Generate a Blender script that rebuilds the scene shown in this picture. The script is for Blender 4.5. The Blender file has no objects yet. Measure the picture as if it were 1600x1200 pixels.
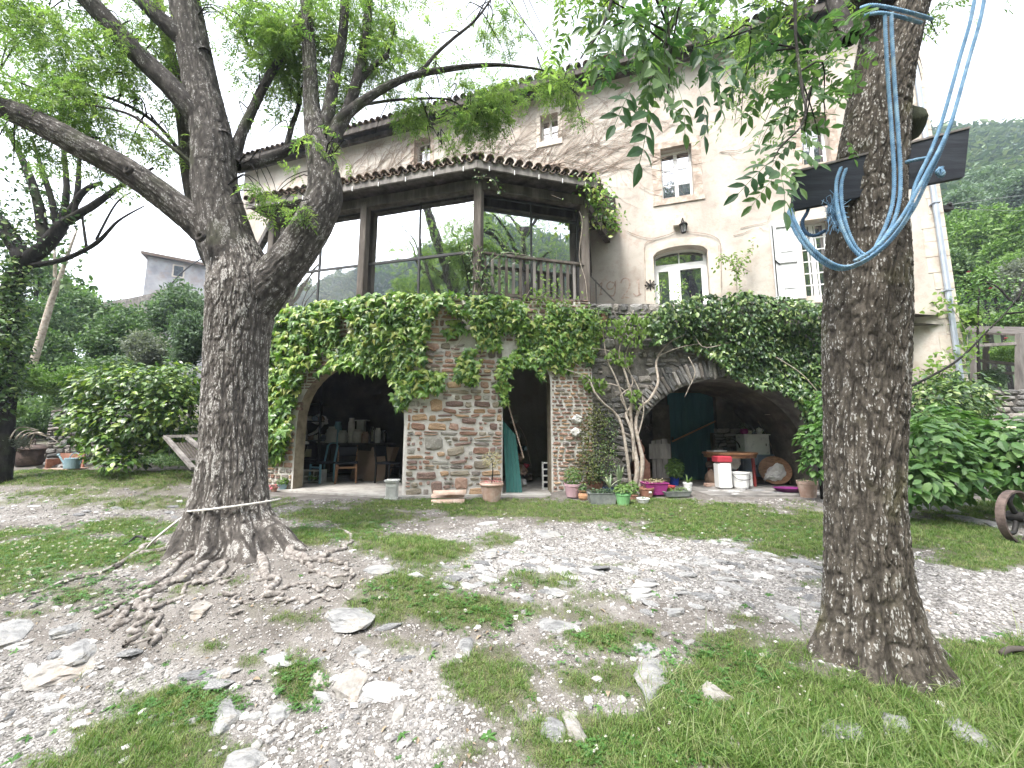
import bpy, math, random
import numpy as np
from mathutils import Vector, Matrix, Euler
from math import sin, cos, tan, pi, radians, sqrt, atan2, hypot
random.seed(7); RS = np.random.RandomState(11)
S = bpy.context.scene
COL = S.collection
# ---------------------------------------------------------------- camera, world, sun, exposure
F, PITCH, EYE = 620.0, radians(7.3), 1.15
cd = bpy.data.cameras.new('camera'); cam = bpy.data.objects.new('camera', cd); COL.objects.link(cam)
cam.location = (0, 0, EYE); cam.rotation_euler = (radians(90) + PITCH, 0, 0)
cd.sensor_width = 36; cd.lens = 36 * F / 1600; cd.clip_start = 0.05; cd.clip_end = 9000
S.camera = cam
SUN_EL, SUN_ROT = radians(62), radians(-35)
W = bpy.data.worlds.new('World'); S.world = W; W.use_nodes = True
nt = W.node_tree; nt.nodes.clear()
wo = nt.nodes.new('ShaderNodeOutputWorld'); bg = nt.nodes.new('ShaderNodeBackground')
sk = nt.nodes.new('ShaderNodeTexSky'); sk.sky_type = 'NISHITA'; sk.sun_disc = False
sk.sun_elevation = SUN_EL; sk.sun_rotation = SUN_ROT; sk.dust_density = 3.0; sk.air_density = 1.0; sk.altitude = 300
hs = nt.nodes.new('ShaderNodeHueSaturation'); hs.inputs['Saturation'].default_value = 0.22; hs.inputs['Value'].default_value = 1.0
nt.links.new(sk.outputs[0], hs.inputs['Color']); nt.links.new(hs.outputs[0], bg.inputs[0]); nt.links.new(bg.outputs[0], wo.inputs[0])
bg.inputs[1].default_value = 0.15
sl = bpy.data.lights.new('sun', 'SUN'); sl.energy = 1.2; sl.angle = radians(14); sl.color = (1, 0.96, 0.9)
so = bpy.data.objects.new('sun', sl); COL.objects.link(so)
sd = Vector((sin(SUN_ROT) * cos(SUN_EL), cos(SUN_ROT) * cos(SUN_EL), sin(SUN_EL)))
sd = Vector((-0.35, -0.45, 0.95)).normalized()
so.rotation_euler = sd.to_track_quat('Z', 'Y').to_euler(); so.location = (0, 0, 30)
sk.sun_elevation = math.asin(sd.z); sk.sun_rotation = atan2(sd.x, sd.y)
S.view_settings.view_transform = 'Standard'; S.view_settings.look = 'None'
S.view_settings.exposure = 2.52; S.view_settings.gamma = 1.0; S.view_settings.use_curve_mapping = False
S.render.engine = 'CYCLES'
S.cycles.volume_bounces = 1; S.cycles.max_bounces = 8; S.cycles.diffuse_bounces = 3; S.cycles.glossy_bounces = 3
S.cycles.transmission_bounces = 4; S.cycles.transparent_max_bounces = 6
S.cycles.use_denoising = True
S.cycles.sample_clamp_indirect = 6
# ---------------------------------------------------------------- pixel (1600x1200 photo) to place
CP, SP = cos(PITCH), sin(PITCH)
def ray(px, py):
    a = (px - 800) / F; b = (600 - py) / F
    return np.array([a, CP - b * SP, SP + b * CP])
def P(px, py, Y):
    d = ray(px, py); d = d * (Y / d[1]); return Vector((d[0], d[1], d[2] + EYE))
def proj(x, y, z):
    x = np.asarray(x, float); y = np.asarray(y, float); z = np.asarray(z, float) - EYE
    dep = y * CP + z * SP; up = -y * SP + z * CP
    dep = np.where(dep < 0.05, 0.05, dep)
    return 800 + F * x / dep, 600 - F * up / dep
# ---------------------------------------------------------------- numpy noise
_perm = np.random.RandomState(5).permutation(1024)
_val = np.random.RandomState(6).rand(1024)
def vnoise(x, y, z=0.0):
    x, y, z = np.broadcast_arrays(np.asarray(x, float), np.asarray(y, float), np.asarray(z, float))
    xi = np.floor(x).astype(int); yi = np.floor(y).astype(int); zi = np.floor(z).astype(int)
    fx = x - xi; fy = y - yi; fz = z - zi
    fx = fx * fx * (3 - 2 * fx); fy = fy * fy * (3 - 2 * fy); fz = fz * fz * (3 - 2 * fz)
    def h(a, b, c): return _val[_perm[(_perm[(_perm[a & 1023] + b) & 1023] + c) & 1023]]
    def l(a, b, t): return a + (b - a) * t
    c0 = l(l(h(xi, yi, zi), h(xi + 1, yi, zi), fx), l(h(xi, yi + 1, zi), h(xi + 1, yi + 1, zi), fx), fy)
    c1 = l(l(h(xi, yi, zi + 1), h(xi + 1, yi, zi + 1), fx), l(h(xi, yi + 1, zi + 1), h(xi + 1, yi + 1, zi + 1), fx), fy)
    return l(c0, c1, fz) * 2 - 1
def fbm(x, y, z=0.0, o=4):
    s = 0; a = 1.0; t = 0
    for i in range(o):
        s = s + a * vnoise(np.asarray(x) * 2 ** i + 17.3 * i, np.asarray(y) * 2 ** i, np.asarray(z) * 2 ** i); t += a; a *= .5
    return s / t
def ss(a, b, x):
    t = np.clip((np.asarray(x, float) - a) / (b - a), 0, 1); return t * t * (3 - 2 * t)
# ---------------------------------------------------------------- materials
def nd(t, ty, **kw):
    n = t.nodes.new(ty)
    for k, v in kw.items(): setattr(n, k, v)
    return n
def ramp(t, fac, stops):
    r = nd(t, 'ShaderNodeValToRGB'); e = r.color_ramp.elements
    while len(e) > 1: e.remove(e[-1])
    e[0].position = stops[0][0]; e[0].color = (*stops[0][1], 1)
    for p, c in stops[1:]:
        k = e.new(p); k.color = (*c, 1)
    t.links.new(fac, r.inputs[0]); return r
def hexc(v): return tuple(v)
def M(name, stops, rough=.8, nscale=6.0, detail=6, bump=.3, bscale=None, bdist=.01, objrand=0.0, spec=.3, metal=0.0, stretch=None, stains=None, coord='Object'):
    """stops: list of colours spread over a noise; objrand mixes in the per-object random value."""
    m = bpy.data.materials.new(name); m.use_nodes = True; t = m.node_tree; b = t.nodes['Principled BSDF']
    tc = nd(t, 'ShaderNodeTexCoord'); mp = nd(t, 'ShaderNodeMapping'); t.links.new(tc.outputs[coord], mp.inputs[0])
    if stretch: mp.inputs['Scale'].default_value = stretch
    n = nd(t, 'ShaderNodeTexNoise'); n.inputs['Scale'].default_value = nscale; n.inputs['Detail'].default_value = detail; n.inputs['Roughness'].default_value = .62
    t.links.new(mp.outputs[0], n.inputs['Vector'])
    if isinstance(stops[0], (int, float)): stops = [stops]
    if len(stops) == 1:
        c = stops[0]; stops = [tuple(v * .8 for v in c), c, tuple(min(1, v * 1.15) for v in c)]
    k = len(stops); lo, hi = .32, .68
    fac = n.outputs['Fac']
    if objrand > 0:
        oi = nd(t, 'ShaderNodeObjectInfo'); mm = nd(t, 'ShaderNodeMapRange'); mm.inputs['To Min'].default_value = -objrand; mm.inputs['To Max'].default_value = objrand
        t.links.new(oi.outputs['Random'], mm.inputs['Value'])
        ad = nd(t, 'ShaderNodeMath', operation='ADD'); t.links.new(fac, ad.inputs[0]); t.links.new(mm.outputs[0], ad.inputs[1]); fac = ad.outputs[0]
        lo, hi = .5 - objrand, .5 + objrand
    r = ramp(t, fac, [(lo + (hi - lo) * i / (k - 1), s) for i, s in enumerate(stops)])
    out = r.outputs[0]
    if stains:
        sc, col, thr, amt = stains
        n2 = nd(t, 'ShaderNodeTexNoise'); n2.inputs['Scale'].default_value = sc; n2.inputs['Detail'].default_value = 8; n2.inputs['Roughness'].default_value = .7
        t.links.new(mp.outputs[0], n2.inputs['Vector'])
        rr = ramp(t, n2.outputs['Fac'], [(thr, (0, 0, 0)), (thr + .12, (amt, amt, amt))])
        mx = nd(t, 'ShaderNodeMix', data_type='RGBA'); t.links.new(rr.outputs[0], mx.inputs[0]); t.links.new(out, mx.inputs[6]); mx.inputs[7].default_value = (*col, 1); out = mx.outputs[2]
    t.links.new(out, b.inputs['Base Color'])
    b.inputs['Roughness'].default_value = rough; b.inputs['Specular IOR Level'].default_value = spec; b.inputs['Metallic'].default_value = metal
    if bump > 0:
        nb = nd(t, 'ShaderNodeTexNoise'); nb.inputs['Scale'].default_value = bscale or nscale * 5; nb.inputs['Detail'].default_value = 6; nb.inputs['Roughness'].default_value = .65
        t.links.new(mp.outputs[0], nb.inputs['Vector'])
        bp = nd(t, 'ShaderNodeBump'); bp.inputs['Strength'].default_value = bump; bp.inputs['Distance'].default_value = bdist
        t.links.new(nb.outputs['Fac'], bp.inputs['Height']); t.links.new(bp.outputs[0], b.inputs['Normal'])
    return m
def leafmat(name, cols, rough=.45, trans=.35, spec=.5):
    m = bpy.data.materials.new(name); m.use_nodes = True; t = m.node_tree; b = t.nodes['Principled BSDF']; o = t.nodes['Material Output']
    oi = nd(t, 'ShaderNodeObjectInfo')
    k = len(cols); r = ramp(t, oi.outputs['Random'], [(i / (k - 1), c) for i, c in enumerate(cols)])
    t.links.new(r.outputs[0], b.inputs['Base Color']); b.inputs['Roughness'].default_value = rough; b.inputs['Specular IOR Level'].default_value = spec
    tr = nd(t, 'ShaderNodeBsdfTranslucent'); mc = nd(t, 'ShaderNodeMix', data_type='RGBA', blend_type='MULTIPLY'); mc.inputs[0].default_value = 1
    t.links.new(r.outputs[0], mc.inputs[6]); mc.inputs[7].default_value = (1.5, 1.7, .9, 1); mc.clamp_result = False
    t.links.new(mc.outputs[2], tr.inputs[0])
    mx = nd(t, 'ShaderNodeMixShader'); mx.inputs[0].default_value = trans
    t.links.new(b.outputs[0], mx.inputs[1]); t.links.new(tr.outputs[0], mx.inputs[2]); t.links.new(mx.outputs[0], o.inputs[0])
    return m
def glassmat(name, refl=.45, tint=(.02, .025, .025), alpha=.35):
    m = bpy.data.materials.new(name); m.use_nodes = True; t = m.node_tree; b = t.nodes['Principled BSDF']; o = t.nodes['Material Output']
    b.inputs['Base Color'].default_value = (*tint, 1); b.inputs['Roughness'].default_value = .1
    tp = nd(t, 'ShaderNodeBsdfTransparent'); m1 = nd(t, 'ShaderNodeMixShader'); m1.inputs[0].default_value = alpha
    t.links.new(b.outputs[0], m1.inputs[1]); t.links.new(tp.outputs[0], m1.inputs[2])
    g = nd(t, 'ShaderNodeBsdfGlossy'); g.inputs['Roughness'].default_value = .015; g.inputs['Color'].default_value = (.95, .97, 1, 1)
    n = nd(t, 'ShaderNodeTexNoise'); n.inputs['Scale'].default_value = 1.6; n.inputs['Detail'].default_value = 1
    tc = nd(t, 'ShaderNodeTexCoord'); t.links.new(tc.outputs['Object'], n.inputs['Vector'])
    bp = nd(t, 'ShaderNodeBump'); bp.inputs['Strength'].default_value = .12; bp.inputs['Distance'].default_value = .05
    t.links.new(n.outputs['Fac'], bp.inputs['Height']); t.links.new(bp.outputs[0], g.inputs['Normal'])
    m2 = nd(t, 'ShaderNodeMixShader'); m2.inputs[0].default_value = refl
    t.links.new(m1.outputs[0], m2.inputs[1]); t.links.new(g.outputs[0], m2.inputs[2]); t.links.new(m2.outputs[0], o.inputs[0])
    return m
# ---------------------------------------------------------------- mesh builder
def basis(d):
    d = Vector(d).normalized(); a = Vector((0, 0, 1)) if abs(d.z) < .95 else Vector((1, 0, 0))
    x = a.cross(d).normalized(); y = d.cross(x).normalized(); return x, y, d
class MB:
    def __init__(s): s.v = []; s.f = []
    def add(s, vs, fs):
        o = len(s.v); s.v += [tuple(v) for v in vs]; s.f += [tuple(i + o for i in f) for f in fs]; return s
    def box(s, c, size, rz=0, bev=0.0, tilt=None):
        x, y, z = [k / 2 for k in size]
        if bev <= 0:
            vs = [(i * x, j * y, k * z) for i in (-1, 1) for j in (-1, 1) for k in (-1, 1)]
            fs = [(0, 1, 3, 2), (4, 6, 7, 5), (0, 4, 5, 1), (2, 3, 7, 6), (0, 2, 6, 4), (1, 5, 7, 3)]
        else:
            b = min(bev, x * .9, y * .9, z * .9); vs = []; fs = []
            prof = [(-z, b), (-z + b, 0), (z - b, 0), (z, b)]
            for zz, ins in prof:
                X, Y = x - ins, y - ins
                c8 = [(X, -Y + b), (X, Y - b), (X - b, Y), (-X + b, Y), (-X, Y - b), (-X, -Y + b), (-X + b, -Y), (X - b, -Y)]
                vs += [(p, q, zz) for p, q in c8]
            for r in range(3):
                for i in range(8):
                    j = (i + 1) % 8; fs.append((r * 8 + i, r * 8 + j, r * 8 + 8 + j, r * 8 + 8 + i))
            fs.append(tuple(range(7, -1, -1))); fs.append(tuple(range(24, 32)))
        R = Matrix.Rotation(rz, 3, 'Z')
        if tilt is not None: R = R @ Euler(tilt).to_matrix()
        c = Vector(c); return s.add([c + R @ Vector(v) for v in vs], fs)
    def bar(s, a, b, w, h=None, up=(0, 0, 1)):
        a, b = Vector(a), Vector(b); h = h or w; d = (b - a)
        if d.length < 1e-6: return s
        dn = d.normalized(); u = Vector(up)
        if abs(dn.dot(u)) > .98: u = Vector((0, 1, 0))
        x = dn.cross(u).normalized(); y = x.cross(dn).normalized()
        vs = [p + x * (i * w / 2) + y * (j * h / 2) for p in (a, b) for i, j in ((-1, -1), (1, -1), (1, 1), (-1, 1))]
        return s.add(vs, [(0, 3, 2, 1), (4, 5, 6, 7), (0, 1, 5, 4), (1, 2, 6, 5), (2, 3, 7, 6), (3, 0, 4, 7)])
    def cone(s, a, b, ra, rb, n=12, cap=True):
        a, b = Vector(a), Vector(b); x, y, d = basis(b - a)
        vs = [a + (x * cos(2 * pi * i / n) + y * sin(2 * pi * i / n)) * ra for i in range(n)] + [b + (x * cos(2 * pi * i / n) + y * sin(2 * pi * i / n)) * rb for i in range(n)]
        fs = [(i, (i + 1) % n, n + (i + 1) % n, n + i) for i in range(n)]
        if cap: fs += [tuple(range(n - 1, -1, -1)), tuple(range(n, 2 * n))]
        return s.add(vs, fs)
    def lathe(s, prof, n=20, c=(0, 0, 0), axis=None, sx=1, sy=1, rz=0):
        c = Vector(c); R = Vector((0, 0, 1)).rotation_difference(Vector(axis)).to_matrix() if axis is not None else Matrix.Rotation(rz, 3, 'Z')
        vs = []; fs = []
        for r, z in prof:
            for i in range(n): vs.append(c + R @ Vector((r * cos(2 * pi * i / n) * sx, r * sin(2 * pi * i / n) * sy, z)))
        for k in range(len(prof) - 1):
            for i in range(n):
                j = (i + 1) % n; fs.append((k * n + i, k * n + j, (k + 1) * n + j, (k + 1) * n + i))
        if prof[0][0] > 1e-4: fs.append(tuple(range(n - 1, -1, -1)))
        if prof[-1][0] > 1e-4: fs.append(tuple((len(prof) - 1) * n + i for i in range(n)))
        return s.add(vs, fs)
    def tube(s, pts, rad, n=6, sub=4, wob=0.0):
        pts, rad = smooth(pts, rad, sub); return s.rawtube(pts, rad, n, wob)
    def rawtube(s, pts, rad, n=6, wob=0.0):
        vs = []; fs = []; x = None
        for i, p in enumerate(pts):
            d = (pts[min(i + 1, len(pts) - 1)] - pts[max(i - 1, 0)])
            d = d.normalized() if d.length > 1e-9 else Vector((0, 0, 1))
            if x is None: x, y, _ = basis(d)
            else:
                x = (x - d * x.dot(d)); x = x.normalized() if x.length > 1e-6 else basis(d)[0]; y = d.cross(x).normalized()
            for k in range(n):
                r = rad[i] * (1 + (wob * (random.random() - .5) if wob else 0)); a = 2 * pi * k / n
                vs.append(p + (x * cos(a) + y * sin(a)) * r)
        m = len(pts)
        for i in range(m - 1):
            for k in range(n):
                l = (k + 1) % n; fs.append((i * n + k, i * n + l, (i + 1) * n + l, (i + 1) * n + k))
        fs.append(tuple(range(n - 1, -1, -1))); fs.append(tuple((m - 1) * n + k for k in range(n)))
        return s.add(vs, fs)
    def prism(s, poly, a, b, flip=False):
        """poly: list of 3D points (front); extrude by vector b-a"""
        d = Vector(b) - Vector(a); n = len(poly)
        vs = [Vector(p) for p in poly] + [Vector(p) + d for p in poly]
        return s.add(vs, [tuple(range(n)), tuple(range(2 * n - 1, n - 1, -1))] + [(i, n + i, n + (i + 1) % n, (i + 1) % n) for i in range(n)])
    def mesh(s, name, mat, smooth_=False, off=None):
        me = bpy.data.meshes.new(name); v = s.v
        if off is not None: v = [(a[0] - off[0], a[1] - off[1], a[2] - off[2]) for a in v]
        me.from_pydata(v, [], s.f)
        if mat: me.materials.append(mat)
        if smooth_: me.shade_smooth()
        me.update(); return me
def smooth(pts, rad, sub):
    pts = [Vector(p) for p in pts]
    if not hasattr(rad, '__len__'): rad = [rad] * len(pts)
    if len(pts) < 3 or sub < 2: return pts, list(rad)
    o = []; r = []
    for i in range(len(pts) - 1):
        p0, p1, p2, p3 = pts[max(i - 1, 0)], pts[i], pts[i + 1], pts[min(i + 2, len(pts) - 1)]
        for k in range(sub):
            t = k / sub
            o.append(.5 * ((2 * p1) + (p2 - p0) * t + (2 * p0 - 5 * p1 + 4 * p2 - p3) * t * t + (3 * p1 - p0 - 3 * p2 + p3) * t ** 3)); r.append(rad[i] + (rad[i + 1] - rad[i]) * t)
    o.append(pts[-1]); r.append(rad[-1]); return o, r
def setp(o, label=None, cat=None, group=None, kind=None):
    if label: o['label'] = label
    if cat: o['category'] = cat
    if group: o['group'] = group
    if kind: o['kind'] = kind
    return o
def thing(name, label, cat, loc=(0, 0, 0), rz=0, group=None):
    o = bpy.data.objects.new(name, None); o.empty_display_size = .1; COL.objects.link(o); o.location = loc; o.rotation_euler = (0, 0, rz)
    return setp(o, label, cat, group)
def lk(name, me, parent=None):
    o = bpy.data.objects.new(name, me); COL.objects.link(o)
    if parent is not None: o.parent = parent
    return o
def wl(parent):
    v = Vector((0, 0, 0))
    while parent is not None: v = v + parent.location; parent = parent.parent
    return v
def part(name, mb, mat, parent=None, world=True, sm=False, label=None):
    """world=True: the builder holds world coordinates (parents unrotated)"""
    o = lk(name, mb.mesh(name, mat, sm, wl(parent) if (world and parent is not None) else None), parent)
    if label: o['label'] = label
    return o
def solo(name, mb, mat, label, cat, group=None, sm=False):
    """a thing that is one mesh: origin at its own base"""
    a = np.array(mb.v); c = Vector(((a[:, 0].min() + a[:, 0].max()) / 2, (a[:, 1].min() + a[:, 1].max()) / 2, a[:, 2].min()))
    o = lk(name, mb.mesh(name, mat, sm, c)); o.location = c; return setp(o, label, cat, group)
def npmesh(name, V, Fq, mat, smooth_=False, attrs=None):
    """V (n,3), Fq (m,3|4) arrays"""
    me = bpy.data.meshes.new(name); n = len(V); m, k = Fq.shape
    me.vertices.add(n); me.vertices.foreach_set('co', np.ascontiguousarray(V, dtype=np.float32).ravel())
    me.loops.add(m * k); me.loops.foreach_set('vertex_index', np.ascontiguousarray(Fq, dtype=np.int32).ravel())
    me.polygons.add(m); me.polygons.foreach_set('loop_start', np.arange(0, m * k, k, dtype=np.int32))
    me.update(calc_edges=True)
    if mat: me.materials.append(mat)
    if smooth_: me.shade_smooth()
    for nm, a in (attrs or {}).items():
        at = me.attributes.new(nm, 'FLOAT', 'POINT'); at.data.foreach_set('value', np.asarray(a, dtype=np.float32))
    return me
# ---------------------------------------------------------------- orientation helpers
def frames(nrm, tip):
    """z = nrm, y = tip made orthogonal; arrays (n,3) -> (n,3,3) with columns x,y,z"""
    z = nrm / np.maximum(1e-9, np.linalg.norm(nrm, axis=1, keepdims=True))
    y = tip - z * np.sum(tip * z, axis=1, keepdims=True); y /= np.maximum(1e-9, np.linalg.norm(y, axis=1, keepdims=True))
    x = np.cross(y, z); return np.stack([x, y, z], axis=2)
def eulers(R):
    return np.stack([np.arctan2(R[:, 2, 1], R[:, 2, 2]), -np.arcsin(np.clip(R[:, 2, 0], -1, 1)), np.arctan2(R[:, 1, 0], R[:, 0, 0])], axis=1)
_ngs = {}
def scatter_group(k):
    if k in _ngs: return _ngs[k]
    g = bpy.data.node_groups.new('scatter_%d' % k, 'GeometryNodeTree')
    g.interface.new_socket('Geometry', in_out='INPUT', socket_type='NodeSocketGeometry'); g.interface.new_socket('Geometry', in_out='OUTPUT', socket_type='NodeSocketGeometry')
    gi = g.nodes.new('NodeGroupInput'); go = g.nodes.new('NodeGroupOutput'); j = g.nodes.new('GeometryNodeJoinGeometry')
    def attr(nm, ty):
        n = g.nodes.new('GeometryNodeInputNamedAttribute'); n.data_type = ty; n.inputs[0].default_value = nm; return n.outputs[0]
    kd = attr('kindid', 'FLOAT'); rot = attr('rot', 'FLOAT_VECTOR'); scl = attr('scl', 'FLOAT')
    def sel(v):
        c = g.nodes.new('FunctionNodeCompare'); c.data_type = 'FLOAT'; c.operation = 'EQUAL'; g.links.new(kd, c.inputs[0]); c.inputs[1].default_value = v; c.inputs['Epsilon'].default_value = .2
        s = g.nodes.new('GeometryNodeSeparateGeometry'); s.domain = 'POINT'; g.links.new(gi.outputs[0], s.inputs[0]); g.links.new(c.outputs[0], s.inputs[1]); return s.outputs[0]
    for i in range(k):
        ins = g.nodes.new('GeometryNodeInstanceOnPoints'); g.links.new(sel(100 + i), ins.inputs['Points']); g.links.new(sel(i), ins.inputs['Instance'])
        g.links.new(rot, ins.inputs['Rotation']); g.links.new(scl, ins.inputs['Scale']); g.links.new(ins.outputs[0], j.inputs[0])
    g.links.new(j.outputs[0], go.inputs[0]); _ngs[k] = g; return g
def scatter(name, protos, pts, R, scl, mat, parent=None, label=None, cat=None, group=None, top=False):
    """one 'stuff' object: prototypes sit in the mesh itself and a geometry-nodes modifier instances them on its loose points"""
    V = []; Fc = []; kid = []; o = 0
    for i, (pv, pf) in enumerate(protos):
        V.append(np.asarray(pv, float)); kid.append(np.full(len(pv), float(i))); Fc += [tuple(a + o for a in f) for f in pf]; o += len(pv)
    n = len(pts); var = RS.randint(0, len(protos), n)
    off = np.array(wl(parent)) if parent is not None else np.zeros(3)
    V.append(np.asarray(pts, float) - off); kid.append(100.0 + var)
    V = np.concatenate(V); kid = np.concatenate(kid)
    me = bpy.data.meshes.new(name); me.from_pydata(V.tolist(), [], Fc); me.materials.append(mat)
    e = np.zeros((len(V), 3)); e[o:] = eulers(R); s = np.ones(len(V)); s[o:] = scl
    a = me.attributes.new('kindid', 'FLOAT', 'POINT'); a.data.foreach_set('value', kid.astype(np.float32))
    a = me.attributes.new('scl', 'FLOAT', 'POINT'); a.data.foreach_set('value', s.astype(np.float32))
    a = me.attributes.new('rot', 'FLOAT_VECTOR', 'POINT'); a.data.foreach_set('vector', e.astype(np.float32).ravel())
    ob = lk(name, me, parent); md = ob.modifiers.new('scatter', 'NODES'); md.node_group = scatter_group(len(protos))
    setp(ob, label, cat, group, 'stuff'); return ob
def place_parts(name, meshes, pts, R, scl, parent, lim=300):
    off = wl(parent)
    for i in range(min(lim, len(pts))):
        o = bpy.data.objects.new(name, meshes[i % len(meshes)]); COL.objects.link(o); o.parent = parent
        m = Matrix([list(r) for r in R[i]]).to_4x4(); s = float(scl[i])
        o.matrix_basis = Matrix.Translation(Vector(pts[i]) - off) @ m @ Matrix.Scale(s, 4)
# ---------------------------------------------------------------- leaf shapes (tip along +Y, face +Z, unit length)
def lf_ovate(w=.45, fold=.12, droop=.15):
    v = []; f = []
    st = [(0, .0), (.22, .75), (.5, 1.0), (.8, .55), (1.0, 0)]
    for t, ww in st:
        z = -droop * t * t
        if ww == 0: v.append((0, t, z))
        else: v += [(-ww * w / 2, t, z + fold * ww * .5), (0, t, z), (ww * w / 2, t, z + fold * ww * .5)]
    # indexes: 0 ; 1,2,3 ; 4,5,6 ; 7,8,9 ; 10
    f = [(0, 2, 1), (0, 3, 2), (1, 2, 5, 4), (2, 3, 6, 5), (4, 5, 8, 7), (5, 6, 9, 8), (7, 8, 10), (8, 9, 10)]
    return v, f
def lf_ivy(l=1.0, j=0.0):
    o = [(0, 0), (.24, -.13), (.46, .0), (.66, .36), (.30, .40), (.17, .66), (0, 1.12), (-.17, .66), (-.30, .40), (-.66, .34), (-.46, .0), (-.24, -.13)]
    v = [(x + random.uniform(-j, j), y + random.uniform(-j, j), -.30 * y * y + (-.18 * abs(x))) for x, y in o]; v.append((0, .35, .02))
    return v, [(i, (i + 1) % 12, 12) for i in range(12)]
def xf(vf, loc=(0, 0, 0), rz=0, rx=0, ry=0, s=1.0):
    v, f = vf; m = Matrix.Translation(loc) @ Euler((rx, ry, rz)).to_matrix().to_4x4() @ Matrix.Scale(s, 4)
    return [tuple(m @ Vector(a)) for a in v], f
def join(items):
    V = []; Fc = []
    for v, f in items:
        o = len(V); V += list(v); Fc += [tuple(i + o for i in q) for q in f]
    return V, Fc
def lf_pinnate(pairs=5, w=.42, droop=.35, ll=.34, seed=0, simple=False):
    rr = random.Random(seed); it = []
    def zz(t): return -droop * t * t
    st = []
    for i in range(7):
        t = i / 6; st.append((0, t, zz(t)))
    V = []; Fc = []
    for i, (x, y, z) in enumerate(st): V += [(-.006, y, z), (.006, y, z)]
    Fc = [(2 * i, 2 * i + 1, 2 * i + 3, 2 * i + 2) for i in range(6)]
    it.append((V, Fc))
    def leaflet():
        if simple: return [(0, 0, 0), (-w / 2, .45, .05), (0, 1, -.08), (w / 2, .45, .05)], [(0, 3, 2, 1)]
        return lf_ovate(w, .10, .12)
    for i in range(pairs):
        t = .30 + .62 * i / (pairs - .4)
        for sgn in (-1, 1):
            it.append(xf(leaflet(), (0, t, zz(t)), rz=-sgn * rr.uniform(.85, 1.15), rx=rr.uniform(-.5, .1), ry=rr.uniform(-.3, .3), s=ll * rr.uniform(.85, 1.1)))
    it.append(xf(leaflet(), (0, .98, zz(.98)), rz=rr.uniform(-.2, .2), rx=-.6 * droop * 1.3, s=ll * 1.1))
    return join(it)
def lf_cluster(n=9, base=None, seed=0, spread=1.0):
    """a small spray of simple leaves round a point, overall radius about 1"""
    rr = random.Random(seed); it = []
    for i in range(n):
        v = [(0, 0, 0), (-.14, .25, .03), (0, .55, -.04), (.14, .25, .03)]
        it.append(xf((v, [(0, 3, 2, 1)]), (rr.gauss(0, .38) * spread, rr.gauss(0, .38) * spread, rr.gauss(0, .3) * spread), rz=rr.uniform(0, 6.28), rx=rr.uniform(-.9, .9), ry=rr.uniform(-.7, .7), s=rr.uniform(.6, 1.1)))
    return join(it)
def rnd_unit(n):
    a = RS.normal(size=(n, 3)); return a / np.linalg.norm(a, axis=1, keepdims=True)
# ================================================================ GROUND
def gz0(x, y):
    x = np.asarray(x, float); y = np.asarray(y, float)
    z = -0.42 + 0.32 * ss(1.6, 4.8, y) + 0.10 * ss(4.8, 7.3, y)
    z = z + .14 * np.exp(-(((x + 2.9) / 1.5) ** 2 + ((y - 4.3) / 1.0) ** 2))
    z = z - .10 * ss(.2, -1.5, x) * ss(3.6, 2.4, y)
    z = z + .06 * np.exp(-(((x - 2.5) / .8) ** 2 + ((y - 2.7) / .7) ** 2))
    z = z + .17 * np.maximum(0, y - 8.6) * ss(-5.6, -8.5, x) * ss(60, 20, y)
    z = z + 1.25 * ss(7.4, 8.4, y) * ss(7.4, 8.6, x) + .10 * np.maximum(0, y - 8.6) * ss(8, 9.5, x) * ss(60, 20, y)
    z = z + .42 * ss(5.6, 8.0, y) * ss(-4.5, -6.6, x) * ss(40, 20, y)
    z = z + .075 * ss(7.35, 7.6, y) * ss(8.6, 8.2, y) * ss(.6, .9, x) * ss(3.9, 3.5, x)
    return z
def gz(x, y):
    x = np.asarray(x, float); y = np.asarray(y, float)
    k = ss(7.6, 7.0, y) * .9 + .1
    n = .035 * fbm(x * .9, y * .9) + .016 * fbm(x * 3.1 + 9, y * 3.1) + .006 * fbm(x * 11, y * 11 + 4)
    return gz0(x, y) + n * k
def G(px, py, fn=gz0):
    d = ray(px, py); t = .5
    for _ in range(600):
        x, y, z = d[0] * t, d[1] * t, d[2] * t + EYE
        if z < float(fn(x, y)): break
        t *= 1.01
    lo, hi = t / 1.01, t
    for _ in range(12):
        mi = (lo + hi) / 2
        if d[2] * mi + EYE < float(fn(d[0] * mi, d[1] * mi)): hi = mi
        else: lo = mi
    return Vector((d[0] * hi, d[1] * hi, float(gz(d[0] * hi, d[1] * hi))))
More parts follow.
